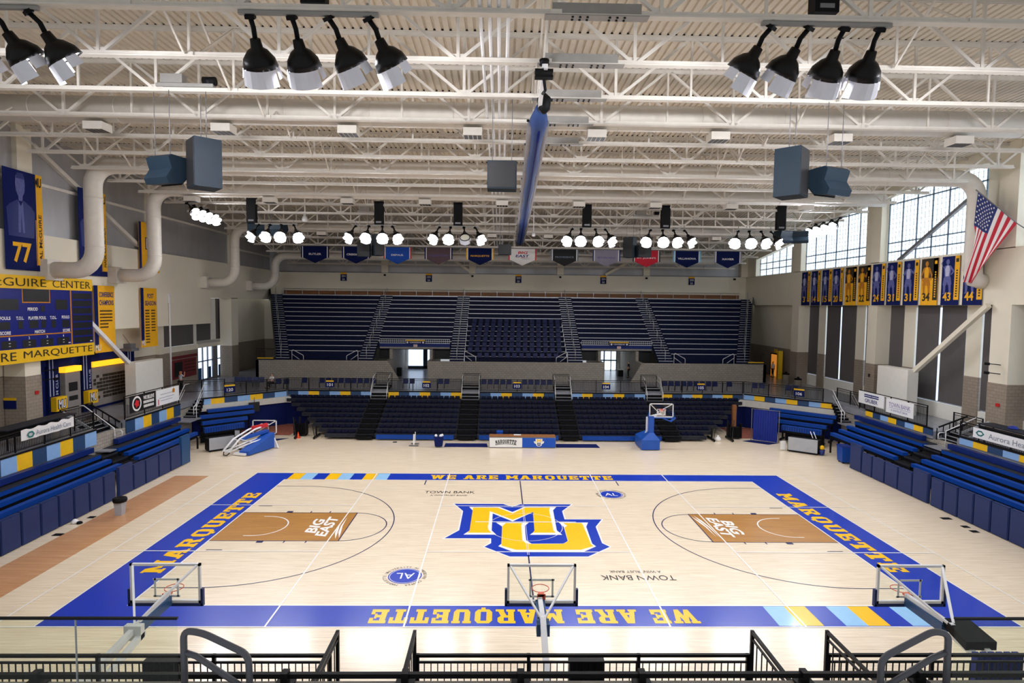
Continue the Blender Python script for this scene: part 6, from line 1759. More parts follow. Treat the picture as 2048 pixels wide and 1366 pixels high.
for x in (9.5, 10.55):
    for y in (15.7, 17.5):
        b = MB(); b.tube([(x - .04, y, .06), (x + .04, y, .06)], .06, 10); b.build('wheel', 'black_matt', t)
# folded goal at the left corner
t = thing('portable_goal', 'folded blue and white portable basketball goal in the left far corner', 'basketball goal', (-19.2, 14.6, 0))
def fold(p): return p
b = MB(); b.hexa([(-19.5, 13.3, .06), (-18.75, 13.1, .06), (-17.9, 15.6, .06), (-18.7, 15.9, .06), (-19.5, 13.3, .32), (-18.75, 13.1, .32), (-17.9, 15.6, 1.15), (-18.7, 15.9, 1.15)]); b.build('padded_base', 'goal_blue', t)
b = MB(); b.hexa([(-19.9, 13.25, .05), (-19.0, 13.0, .05), (-18.75, 13.7, .05), (-19.6, 14.0, .05), (-19.9, 13.25, .2), (-19.0, 13.0, .2), (-18.75, 13.7, .2), (-19.6, 14.0, .2)]); b.build('base_plate', 'white_steel', t)
b = MB()
for d in (-.22, .22):
    b.tube([(-20.35 + d, 13.2, .35), (-20.0 + d, 14.0, 1.0), (-19.4 + d, 15.2, 1.45), (-18.9 + d, 16.4, 1.6)], .07, 8); b.tube([(-20.3 + d, 13.25, .3), (-19.2 + d, 14.2, .72), (-18.6 + d, 15.2, .85)], .055, 8)
    b.bar((-20.0 + d, 14.0, 1.0), (-19.3 + d, 14.4, .72), .05, .05)
b.bar((-20.6, 13.2, .3), (-20.1, 13.15, .3), .14, .14); b.build('folded_arm', 'white_steel', t)
b = MB(); b.tube([(-20.5, 13.15, .3), (-20.45, 12.95, .12), (-20.2, 12.9, .1), (-20.05, 13.05, .25)], .035, 8); b.build('tow_handle', 'black_matt', t)
b = MB(); b.bar((-19.5, 15.4, 1.5), (-18.6, 16.1, 1.62), .24, .26); b.build('arm_pad', 'text_red', t)
b = MB(); b.bar((-19.8, 14.2, .95), (-18.5, 15.8, 1.25), .4, .18); b.build('blue_pad', 'goal_blue', t)
zb0 = .78
b = MB(); gx = -19.1
b.box(gx - .91, gx + .91, 16.77, 16.84, zb0 + 1.0, zb0 + 1.06); b.box(gx - .91, gx + .91, 16.77, 16.84, zb0, zb0 + .07)
for s in (-1, 1): b.box(min(gx + s * .91, gx + s * .84), max(gx + s * .91, gx + s * .84), 16.77, 16.84, zb0, zb0 + 1.06)
b.build('board_frame', 'white_steel', t)
b = MB(); b.box(gx - .86, gx + .86, 16.80, 16.81, zb0 + .04, zb0 + 1.0); b.build('clear_board', 'clear_sheet', t)
b = MB(); b.stroke([(-.29, .12), (-.29, .56), (.29, .56), (.29, .12)], .05, (gx, 16.79, zb0), (1, 0, 0), (0, 0, 1)); b.build('target_square', 'white_steel', t)
b = MB(); b.bar((gx + .82, 16.72, zb0 + .98), (gx - .5, 16.5, zb0 + .2), .06, .06); b.build('brace', 'white_steel', t)
b = MB(); b.hexa([(-18.0, 15.6, .05), (-17.6, 15.4, .05), (-17.55, 15.5, .05), (-17.95, 15.7, .05), (-18.0, 15.6, .9), (-17.98, 15.58, .9), (-17.96, 15.68, .9), (-17.98, 15.7, .9)]); b.build('side_flap', 'white_steel', t)
# ================================================================ CORNER STANDS AND LOOSE THINGS
def corner_bleacher(nm, rows, out):
    t = thing('corner_bleacher', 'blue bench bleacher across the %s far corner' % nm, 'bleacher', (rows[0][0][0], rows[0][0][1], 0), group='corner bleachers')
    o = Vector((out[0], out[1], 0)).normalized()
    for i, (p, q, z) in enumerate(rows):
        P, Q = Vector((p[0], p[1], 0)), Vector((q[0], q[1], 0)); bk = -o * .32
        last = i == len(rows) - 1
        h = .40 if last else .26
        b = MB()
        b.hexa([(P.x, P.y, z - h), (Q.x, Q.y, z - h), (Q.x + bk.x, Q.y + bk.y, z - h), (P.x + bk.x, P.y + bk.y, z - h), (P.x, P.y, z), (Q.x, Q.y, z), (Q.x + bk.x, Q.y + bk.y, z), (P.x + bk.x, P.y + bk.y, z)])
        b.build('bench', 'bench_blue', t)
        b = MB(); B2 = -o * .7
        b.hexa([(P.x + bk.x * .2, P.y + bk.y * .2, z - h - .16), (Q.x + bk.x * .2, Q.y + bk.y * .2, z - h - .16), (Q.x + B2.x, Q.y + B2.y, z - h - .16), (P.x + B2.x, P.y + B2.y, z - h - .16), (P.x + bk.x * .2, P.y + bk.y * .2, z - h - .02), (Q.x + bk.x * .2, Q.y + bk.y * .2, z - h - .02), (Q.x + B2.x, Q.y + B2.y, z - h - .02), (P.x + B2.x, P.y + B2.y, z - h - .02)])
        b.build('deck', 'black_matt', t)
        if last:
            b = MB(); n = 16
            for k in range(n):
                a = P.lerp(Q, (k + .3) / n) + o * .01; c = P.lerp(Q, (k + .7) / n) + o * .01
                b.face([(a.x, a.y, z - h + .04), (c.x, c.y, z - h + .04), (c.x, c.y, z - .06), (a.x, a.y, z - .06)])
            b.build('slats', 'bench_navy', t)
        for e, w in ((.08, P.lerp(Q, .08)), (.92, P.lerp(Q, .92))):
            if i in (1, 3):
                b = MB(); w2 = w - o * .4; b.box(w2.x - .05, w2.x + .05, w2.y - .05, w2.y + .05, .12, z - h)
                b.bar((w2.x + o.x * .5, w2.y + o.y * .5, .12), (w2.x - o.x * .4, w2.y - o.y * .4, .12), .12, .12); b.tube([(w2.x + o.x * .5 - .05, w2.y + o.y * .5, .09), (w2.x + o.x * .5 + .05, w2.y + o.y * .5, .09)], .09, 10)
                b.build('wheel_leg', 'black_steel', t)
    P, Q, z = Vector((rows[-1][0][0], rows[-1][0][1], 0)), Vector((rows[-1][1][0], rows[-1][1][1], 0)), rows[-1][2]
    b = MB(); bk = -o * .9
    P2, Q2 = P + bk, Q + bk
    b.hexa([(P2.x, P2.y, .05), (Q2.x, Q2.y, .05), (Q2.x + bk.x * .1, Q2.y + bk.y * .1, .05), (P2.x + bk.x * .1, P2.y + bk.y * .1, .05), (P2.x, P2.y, z - .5), (Q2.x, Q2.y, z - .5), (Q2.x + bk.x * .1, Q2.y + bk.y * .1, z - .5), (P2.x + bk.x * .1, P2.y + bk.y * .1, z - .5)])
    b.build('back_panel', 'black_matt', t)
corner_bleacher('left', [((-24.4, 19.0), (-21.8, 21.4), 2.2), ((-24.5, 17.7), (-21.4, 20.6), 1.92), ((-23.8, 16.9), (-21.4, 19.3), 1.62), ((-23.3, 16.2), (-21.3, 18.4), 1.32)], (1, -1))
corner_bleacher('right', [((22.45, 22.7), (26.5, 19.1), 2.52), ((21.75, 21.7), (25.4, 18.0), 2.24), ((21.7, 20.8), (24.9, 17.6), 1.96), ((21.4, 19.4), (24.0, 16.9), 1.66), ((21.3, 18.5), (23.4, 16.5), 1.40)], (-1, -1))
def panel_cart(nm, p, q, h, out):
    P, Q = Vector((p[0], p[1], 0)), Vector((q[0], q[1], 0)); o = Vector((out[0], out[1], 0)).normalized()
    t = thing('panel_cart', 'wheeled cart with a grey front panel under the %s corner bleacher' % nm, 'cart', (P.x, P.y, 0), group='grey panel carts')
    def hx(a, c, d0, d1, z0, z1):
        A, C = P.lerp(Q, a), P.lerp(Q, c)
        return [(A.x - o.x * d0, A.y - o.y * d0, z0), (C.x - o.x * d0, C.y - o.y * d0, z0), (C.x - o.x * d1, C.y - o.y * d1, z0), (A.x - o.x * d1, A.y - o.y * d1, z0), (A.x - o.x * d0, A.y - o.y * d0, z1), (C.x - o.x * d0, C.y - o.y * d0, z1), (C.x - o.x * d1, C.y - o.y * d1, z1), (A.x - o.x * d1, A.y - o.y * d1, z1)]
    b = MB(); b.hexa(hx(.02, .98, 0, .03, .14, h)); b.build('front_panel', 'plastic_grey', t)
    b = MB(); b.hexa(hx(0, 1, .04, .8, .08, h - .05)); b.hexa(hx(0, 1, -.01, .04, .06, .14)); b.build('chassis', 'black_matt', t)
    for e in (.06, .94):
        for d in (.1, .7):
            w = P.lerp(Q, e) - o * d; b = MB(); b.tube([(w.x - .03, w.y, .05), (w.x + .03, w.y, .05)], .05, 8); b.build('wheel', 'black_steel', t)
panel_cart('left', (-22.0, 14.1), (-20.6, 15.3), 1.0, (1, -1))
panel_cart('right', (20.35, 15.5), (22.0, 14.25), 1.12, (-1, -1))
b = MB(); b.box(19.95, 20.35, 15.75, 15.82, .08, .72); single(b, 'white_board', 'panel_white', 'small white board leaning beside the right grey panel cart', 'board')
b = MB(); b.tube([(22.4, 14.9, .03), (22.1, 15.6, 1.5)], .025, 6); single(b, 'leaning_pole', 'white_steel', 'white pole leaning under the right corner bleacher, left of two', 'pole')
b = MB(); b.tube([(22.6, 14.8, .03), (22.3, 15.5, 1.5)], .025, 6); single(b, 'leaning_pole', 'white_steel', 'white pole leaning under the right corner bleacher, right of two', 'pole')
t = thing('mop_bucket', 'yellow and blue mop bucket by the right grey panel cart', 'bucket', (22.35, 14.35, 0))
b = MB(); b.lathe([(.14, .05), (.17, .1), (.21, .42), (.19, .42), (.16, .12), (.02, .1)], (22.35, 14.35, 0), 14); b.build('bucket', 'text_navy', t)
b = MB(); b.lathe([(.1, .42), (.16, .5), (.14, .68), (.03, .74)], (22.35, 14.35, 0), 12); b.build('wringer', 'sign_gold', t)
t = thing('storage_bin', 'tall blue wheeled bin at the far end of the right pads', 'bin', (22.85, 12.4, 0))
b = MB(); b.hexa([(22.5, 12.0, .1), (23.1, 11.9, .1), (23.2, 12.7, .1), (22.6, 12.8, .1), (22.45, 11.95, 1.15), (23.15, 11.85, 1.15), (23.25, 12.75, 1.15), (22.55, 12.85, 1.15)]); b.build('body', 'bench_blue', t)
b = MB(); b.hexa([(22.42, 11.92, 1.15), (23.18, 11.82, 1.15), (23.28, 12.78, 1.15), (22.52, 12.88, 1.15), (22.5, 12.0, 1.24), (23.1, 11.9, 1.24), (23.2, 12.7, 1.24), (22.6, 12.8, 1.24)]); b.build('lid', 'bench_navy', t)
for y in (12.1, 12.6):
    b = MB(); b.tube([(22.6, y, .08), (22.7, y, .08)], .08, 10); b.build('wheel', 'black_matt', t)
# passages
t = thing('passage_curtain', 'royal blue curtain across the right corner passage', 'curtain', (20.1, 18.8, 0))
b = MB(); n = 40; V = []
for i in range(n + 1):
    q = i / n; x = 19.35 + 1.5 * q; y = 19.3 - 1.05 * q; w = .07 * math.sin(i * 1.6)
    for z in (.04, 2.55): V.append((x + w * .6, y + w * .8, z))
b.geo(V, [(2 * i, 2 * i + 2, 2 * i + 3, 2 * i + 1) for i in range(n)], 0, True); b.build('cloth', 'curtain_royal', t)
b = MB(); b.tube([(19.2, 19.4, 2.56), (21.0, 18.15, 2.56)], .03, 6); b.build('rod', 'grey_steel', t)
b = MB(); b.tube([(19.25, 19.37, 0), (19.25, 19.37, 2.56)], .03, 6); b.tube([(20.95, 18.2, 0), (20.95, 18.2, 2.56)], .03, 6); b.build('upright', 'grey_steel', t)
b = MB(); b.box(18.75, 19.05, 22.0, 22.3, 0, 2.4); single(b, 'door_post', 'wood_brown', 'orange brown wooden post inside the right corner passage', 'post')
b = MB(); b.box(-24.5, -18.3, 19.9, 24.4, .001, .006); b.box(18.4, 21.5, 19.8, 24.2, .001, .006); struct(b, 'passage_floor', 'red_brick', floor)
for i, (nm, p) in enumerate((('left', [(-20.6, 16.9), (-18.9, 17.5), (-18.0, 18.8), (-19.9, 18.2)]), ('right', [(18.3, 18.8), (19.9, 17.6), (20.9, 18.1), (19.2, 19.2)]))):
    b = MB(); b.prism(p, 'z', .006, .02); single(b, 'floor_mat', 'banner_navy', 'dark mat lying at the mouth of the %s corner passage' % nm, 'mat', 'passage mats')
for nm, x, y in (('left', -17.35, 19.75), ('right', 18.0, 19.7)):
    t = thing('chair_rack', 'black rack of folded chairs beside the %s end of the lower stand' % nm, 'rack', (x, y, 0), group='chair racks')
    b = MB(); b.box(x - .5, x + .5, y - .3, y + .3, .1, .18); b.box(x - .5, x - .45, y - .3, y + .3, .1, 1.25); b.box(x + .45, x + .5, y - .3, y + .3, .1, 1.25); b.box(x - .5, x + .5, y + .2, y + .25, .9, .95); b.build('rack_frame', 'black_steel', t)
    for i in range(9):
        b = MB(); q = x - .4 + i * .1; b.box(q - .03, q + .03, y - .28, y + .22, .18, .98); b.build('folded_chair', 'black_matt', t)
b = MB(); b.lathe([(.02, .0), (.22, .02), (.26, .16), (.16, .3), (.06, .38), (.1, .44), (.02, .42)], (16.35, 18.9, 0), 9); single(b, 'plastic_bag', 'cloth_white', 'white plastic bag on the floor by the right end of the lower stand', 'bag')
t = thing('traffic_cone', 'small orange cone on the floor left of the lower stand', 'cone', (-17.3, 18.95, 0))
b = MB(); b.lathe([(.15, .03), (.11, .05), (.02, .48), (.001, .48)], (-17.3, 18.95, 0), 14); b.build('cone', 'orange', t)
b = MB(); b.box(-17.48, -17.12, 18.77, 19.13, 0, .03); b.build('base', 'orange', t)
t = thing('wall_monitor', 'black square screen hanging under the left corner band', 'screen', (-21.9, 21.7, 1.5))
b = MB(); b.hexa([(-22.25, 21.55, 1.55), (-21.6, 22.15, 1.55), (-21.65, 22.2, 1.55), (-22.3, 21.6, 1.55), (-22.25, 21.55, 2.35), (-21.6, 22.15, 2.35), (-21.65, 22.2, 2.35), (-22.3, 21.6, 2.35)]); b.build('panel', 'sign_black', t)
b = MB(); b.tube([(-21.93, 21.86, 2.35), (-21.93, 21.86, 2.75)], .03, 6); b.build('stem', 'grey_steel', t)
t = thing('monitor_stand', 'small grey screen on a black stand beside the left grey panel cart', 'screen', (-20.35, 15.0, 0))
b = MB(); b.box(-20.58, -20.14, 14.98, 15.06, .95, 1.48); b.build('screen', 'black_matt', t)
b = MB(); b.box(-20.53, -20.19, 14.97, 14.98, 1.0, 1.42); b.build('glass', 'plastic_grey', t)
b = MB(); b.tube([(-20.36, 15.05, .05), (-20.36, 15.05, .95)], .025, 6); b.bar((-20.6, 14.9, .03), (-20.1, 15.2, .03), .06, .05); b.bar((-20.6, 15.2, .03), (-20.1, 14.9, .03), .06, .05); b.build('stand', 'black_matt', t)

# ---- scorer's table
t = thing('scorers_table', 'long scorers table with a white MARQUETTE front and a blue emblem front', 'table', (.45, 16.4, 0))
b = MB(); b.box(-2.05, 2.95, 16.0, 16.75, .84, .9); b.build('tabletop', 'wood_brown', t)
b = MB(); b.box(-2.02, .44, 15.98, 16.03, .06, .78); b.build('white_front', 'panel_white', t)
b = MB(); b.box(.46, 2.93, 15.98, 16.03, .06, .78); b.build('blue_front', 'conf_blue', t)
b = MB(); b.box(-2.05, 2.95, 15.99, 16.05, .78, .84); b.box(-2.05, 2.95, 15.99, 16.05, .03, .06); b.box(-2.06, -2.02, 16.0, 16.7, .03, .84); b.box(2.93, 2.97, 16.0, 16.7, .03, .84); b.build('frame', 'grey_steel', t)
for x in (-1.95, .45, 2.85):
    b = MB(); b.box(x - .03, x + .03, 16.6, 16.66, 0, .84); b.build('leg', 'black_steel', t)
b = MB(); word = 'MARQUETTE'
for i, ch in enumerate(word):
    q = (i - 4) / 4.0; z = .40 + .10 * (1 - q * q); ang = -q * .22
    u = Vector((math.cos(ang), 0, math.sin(ang))); v = Vector((-math.sin(ang), 0, math.cos(ang)))
    b.slab(ch, Vector((-.79 + (i - 4) * .175, 15.972, z)) - u * .078 - v * .12, u, v, .26 + .05 * abs(q), .155, 0)
b.stroke([(-.8, .0), (-.4, .06), (0, .08), (.4, .06), (.8, .0)], .035, (-.79, 15.974, .24), (1, 0, 0), (0, 0, 1), 0); b.build('arched_lettering', 'sign_black', t)
b = MB(); fr = ((1, 0, 0), (0, 0, 1)); o = (1.7, 15.974, .42)
b.flat([(-.36, -.02), (-.40, .12), (-.16, .08), (.16, .08), (.40, .12), (.36, -.02), (.2, -.12), (.2, -.2), (.1, -.28), (-.1, -.28), (-.2, -.2), (-.2, -.12)], o, *fr, 0)
b.rect(-.26, .26, .04, .30, (1.7, 15.972, .42), *fr, 0)
b.slab('M', Vector((1.7 - .17, 15.968, .48)), (1, 0, 0), (0, 0, 1), .2, .34, 1); b.slab('U', Vector((1.7 - .13, 15.968, .18)), (1, 0, 0), (0, 0, 1), .24, .26, 2)
b.build('emblem', ['banner_white', 'panel_gold', 'text_navy'], t)
b = MB(); b.box(-.2, .35, 16.3, 16.6, .9, .93); single(b, 'paper_sheets', 'cloth_white', 'white papers lying on the scorers table', 'papers')
t = thing('cooler', 'bright blue cooler on the bench behind the scorers table', 'cooler', (-1.25, 18.0, .42))
b = MB(); b.box(-1.48, -1.02, 17.6, 17.95, .45, .85); b.build('body', 'bench_blue', t)
b = MB(); b.box(-1.5, -1.0, 17.58, 17.97, .85, .93); b.build('lid', 'conf_blue', t)
b = MB(); b.box(-1.45, -1.4, 17.62, 17.68, 0, .45); b.box(-1.1, -1.05, 17.62, 17.68, 0, .45); b.box(-1.45, -1.4, 17.87, 17.93, 0, .45); b.box(-1.1, -1.05, 17.87, 17.93, 0, .45); b.build('stand', 'black_steel', t)
for i, (x0, x1) in enumerate(((-5.45, -2.15), (3.02, 6.35))):
    b = MB(); b.prism([(x0, 16.2), (x1 + (.0 if i == 0 else .0), 16.2), (x1 - .1, 17.35), (x0, 17.35)], 'z', .006, .022); single(b, 'floor_mat', 'banner_navy', 'dark navy mat strip on the floor %s of the scorers table' % ('left' if i == 0 else 'right'), 'mat', 'scorers table mats')
t = thing('laundry_bin', 'navy wheeled laundry bin with white towels left of the scorers table', 'bin', (-5.85, 16.2, 0))
b = MB(); b.hexa([(-6.12, 15.98, .09), (-5.58, 15.98, .09), (-5.58, 16.45, .09), (-6.12, 16.45, .09), (-6.2, 15.92, .82), (-5.5, 15.92, .82), (-5.5, 16.5, .82), (-6.2, 16.5, .82)]); b.build('body', 'banner_navy', t)
b = MB()
for x, y, z, r in ((-6.05, 16.1, .86, .12), (-5.7, 16.15, .84, .13), (-5.6, 16.3, .85, .1)): b.lathe([(.02, -.08), (r, -.02), (r * .8, .08), (.02, .14)], (x, y, z), 8)
b.build('towels', 'cloth_white', t)
for x in (-6.08, -5.62):
    for y in (16.02, 16.4):
        b = MB(); b.tube([(x - .02, y, .045), (x + .02, y, .045)], .045, 8); b.build('wheel', 'plastic_grey', t)
t = thing('exercise_bike', 'white exercise bike facing away in front of the lower stand', 'exercise bike', (-7.75, 16.6, 0))
b = MB(); b.bar((-7.75, 16.35, .1), (-7.75, 16.45, .95), .09, .09); b.bar((-7.75, 16.95, .1), (-7.72, 16.9, .98), .08, .08); b.bar((-7.75, 16.3, .22), (-7.75, 17.0, .3), .1, .12); b.build('bike_frame', 'white_steel', t)
b = MB(); b.box(-8.1, -7.4, 16.28, 16.36, .02, .1); b.box(-8.05, -7.45, 16.95, 17.03, .02, .1); b.build('foot_bar', 'grey_steel', t)
b = MB(); b.tube([(-7.82, 16.75, .42), (-7.78, 16.75, .42)], .24, 18); b.build('flywheel', 'chrome', t)
b = MB(); b.hexa([(-7.84, 16.3, .95), (-7.66, 16.3, .95), (-7.70, 16.62, .97), (-7.80, 16.62, .97), (-7.86, 16.3, 1.03), (-7.64, 16.3, 1.03), (-7.71, 16.62, 1.02), (-7.79, 16.62, 1.02)]); b.build('saddle', 'black_matt', t)
b = MB(); b.tube([(-8.0, 16.75, 1.06), (-7.95, 16.92, 1.04), (-7.55, 16.92, 1.04), (-7.5, 16.75, 1.06)], .02, 8); b.build('handlebar', 'black_steel', t)
b = MB(); b.box(-9.55, -9.25, 17.55, 17.75, .001, .03); single(b, 'floor_plate', 'black_matt', 'small dark plate on the floor left of the exercise bike', 'plate')
t = thing('trash_can', 'grey trash can with a black liner beside the left pads', 'trash can', (-20.3, 1.45, 0))
b = MB(); b.lathe([(.22, 0), (.29, .72), (.27, .72), (.2, .05)], (-20.3, 1.45, 0), 4, 0, Matrix.Rotation(PI / 4, 4, 'Z'), smooth=False); b.build('can', 'plastic_grey', t)
b = MB(); b.lathe([(.30, .66), (.33, .74), (.31, .86), (.24, .88), (.1, .82)], (-20.3, 1.45, 0), 12); b.build('liner', 'black_matt', t)
for i, (x, y, w, nm) in enumerate(((-21.45, -1.2, .42, 'nearest the camera by the left pads'), (-21.45, 1.05, .32, 'beside the left pads near the trash can'), (21.75, 1.35, .5, 'farthest of three by the right pads'), (21.85, .2, .34, 'middle of three by the right pads'), (21.8, -.42, .36, 'nearest of three by the right pads'))):
    b = MB(); b.box(x - w / 2, x + w / 2, y - .14, y + .14, .002, .012); single(b, 'floor_outlet', 'black_matt', 'dark floor outlet plate, %s' % nm, 'outlet', 'floor outlet plates')
t = thing('towel_bundle', 'small white and black bundle on the floor by the left pads', 'bundle', (-21.7, .25, 0))
b = MB(); b.lathe([(.02, .0), (.16, .02), (.15, .12), (.06, .2), (.01, .2)], (-21.7, .25, 0), 9); b.build('towel', 'cloth_white', t)
b = MB(); b.lathe([(.02, 0), (.14, .02), (.1, .1), (.01, .12)], (-21.45, .2, 0), 9); b.build('strap', 'black_matt', t)
# right concourse bits
for i, (x, y) in enumerate(((26.6, 26.6), (27.6, 31.0))):
    t = thing('litter_bin', 'dark round litter bin on the right concourse, %s column' % ('nearest the shades' if i == 0 else 'beside the third'), 'litter bin', (x, y, ZC), group='right concourse litter bins')
    b = MB(); b.lathe([(.3, 0), (.32, 1.0), (.34, 1.02)], (x, y, ZC), 16); b.build('body', 'dado_block', t)
    b = MB(); b.lathe([(.34, 1.02), (.32, 1.14), (.12, 1.2), (.1, 1.3), (.01, 1.3)], (x, y, ZC), 16); b.build('lid', 'black_matt', t)
b = MB(); b.box(29.0, 29.45, 35.7, 36.1, ZC, 6.1); single(b, 'gold_pillar_sign', 'sign_gold', 'tall narrow gold sign standing by the doorway at the far right', 'sign')
t = thing('door_2', 'warm lit doorway at the far right end of the concourse', 'door', (30.0, 38.3, ZC), kind='structure')
b = MB(); b.box(29.98, 30.03, 37.3, 39.6, ZC, 5.5); b.build('opening', 'warm_room', t)
b = MB(); b.box(29.94, 30.04, 37.2, 37.32, ZC, 5.6); b.box(29.94, 30.04, 39.58, 39.7, ZC, 5.6); b.box(29.94, 30.04, 37.2, 39.7, 5.5, 5.62); b.build('door_frame', 'black_steel', t)
b = MB(); b.box(29.9, 30.0, 38.2, 38.8, 5.7, 6.1); b.build('gold_plaque', 'sign_gold', t)
t = thing('door_3', 'dark door at the back of the far right corner', 'door', (27.3, 45.5, ZC), kind='structure')
b = MB(); b.box(26.6, 28.4, 45.5, 45.56, ZC + 1.9, 6.0); b.build('leaf', 'sign_black', t)
b = MB(); b.box(26.45, 26.6, 45.45, 45.58, ZC + 1.9, 6.1); b.box(28.4, 28.55, 45.45, 45.58, ZC + 1.9, 6.1); b.box(26.45, 28.55, 45.45, 45.58, 6.0, 6.15); b.build('door_frame', 'grey_steel', t)
t = thing('check_table', 'small white topped table in the portal beside sign 104', 'table', (12.0, 37.0, ZC))
b = MB(); b.box(11.7, 12.35, 36.7, 37.5, ZC + .72, ZC + .76); b.build('tabletop', 'cloth_white', t)
b = MB(); b.box(11.75, 12.3, 36.75, 37.45, ZC, ZC + .72); b.build('skirt', 'black_matt', t)
b = MB(); b.box(-12.3, -11.8, 35.2, 35.8, ZC, ZC + .9); single(b, 'portal_bin', 'black_matt', 'dark square bin in the portal beside sign 102', 'bin')

# ---- people
def skin_mesh(name, J, E, m, parent, root, sub=2):
    """Grow one continuous body surface over a stick skeleton: J name -> (x, y, z, rx, ry)."""
    names = list(J); idx = {n: i for i, n in enumerate(names)}
    me = bpy.data.meshes.new(name)
    me.from_pydata([J[n][:3] for n in names], [(idx[a], idx[c]) for a, c in E], [])
    o = bpy.data.objects.new(name, me); COL.objects.link(o); o.parent = parent
    md = o.modifiers.new('skin', 'SKIN'); md.use_smooth_shade = True
    if not me.skin_vertices: return o
    sv = me.skin_vertices[0].data
    for n in names:
        r = J[n]; sv[idx[n]].radius = (r[3], r[4] if len(r) > 4 else r[3])
    sv[idx[root]].use_root = True
    s = o.modifiers.new('smooth', 'SUBSURF'); s.levels = sub; s.render_levels = sub
    me.materials.append(MATS[m])
    return o
def hand(J, E, wrist, d, side, nm):
    """Palm, four unequal fingers and a thumb from the wrist along d."""
    d = Vector(d).normalized(); s = Vector(side).normalized(); n = d.cross(s)
    w = Vector(J[wrist][:3]); p = w + d * .07
    J[nm + 'palm'] = (*p, .030, .020); E.append((wrist, nm + 'palm'))
    for k, (q, l) in enumerate(((-.028, .070), (-.010, .080), (.010, .075), (.028, .058))):
        a = p + d * .035 + s * q; c = a + d * l * .55 - n * .012; e = c + d * l * .45 - n * .022
        J['%sf%da' % (nm, k)] = (*a, .010, .010); J['%sf%db' % (nm, k)] = (*c, .009, .009); J['%sf%dc' % (nm, k)] = (*e, .007, .007)
        E += [(nm + 'palm', '%sf%da' % (nm, k)), ('%sf%da' % (nm, k), '%sf%db' % (nm, k)), ('%sf%db' % (nm, k), '%sf%dc' % (nm, k))]
    a = w + d * .03 - s * .04; c = a + d * .035 - s * .022
    J[nm + 'ta'] = (*a, .011, .011); J[nm + 'tb'] = (*c, .009, .009); E += [(wrist, nm + 'ta'), (nm + 'ta', nm + 'tb')]
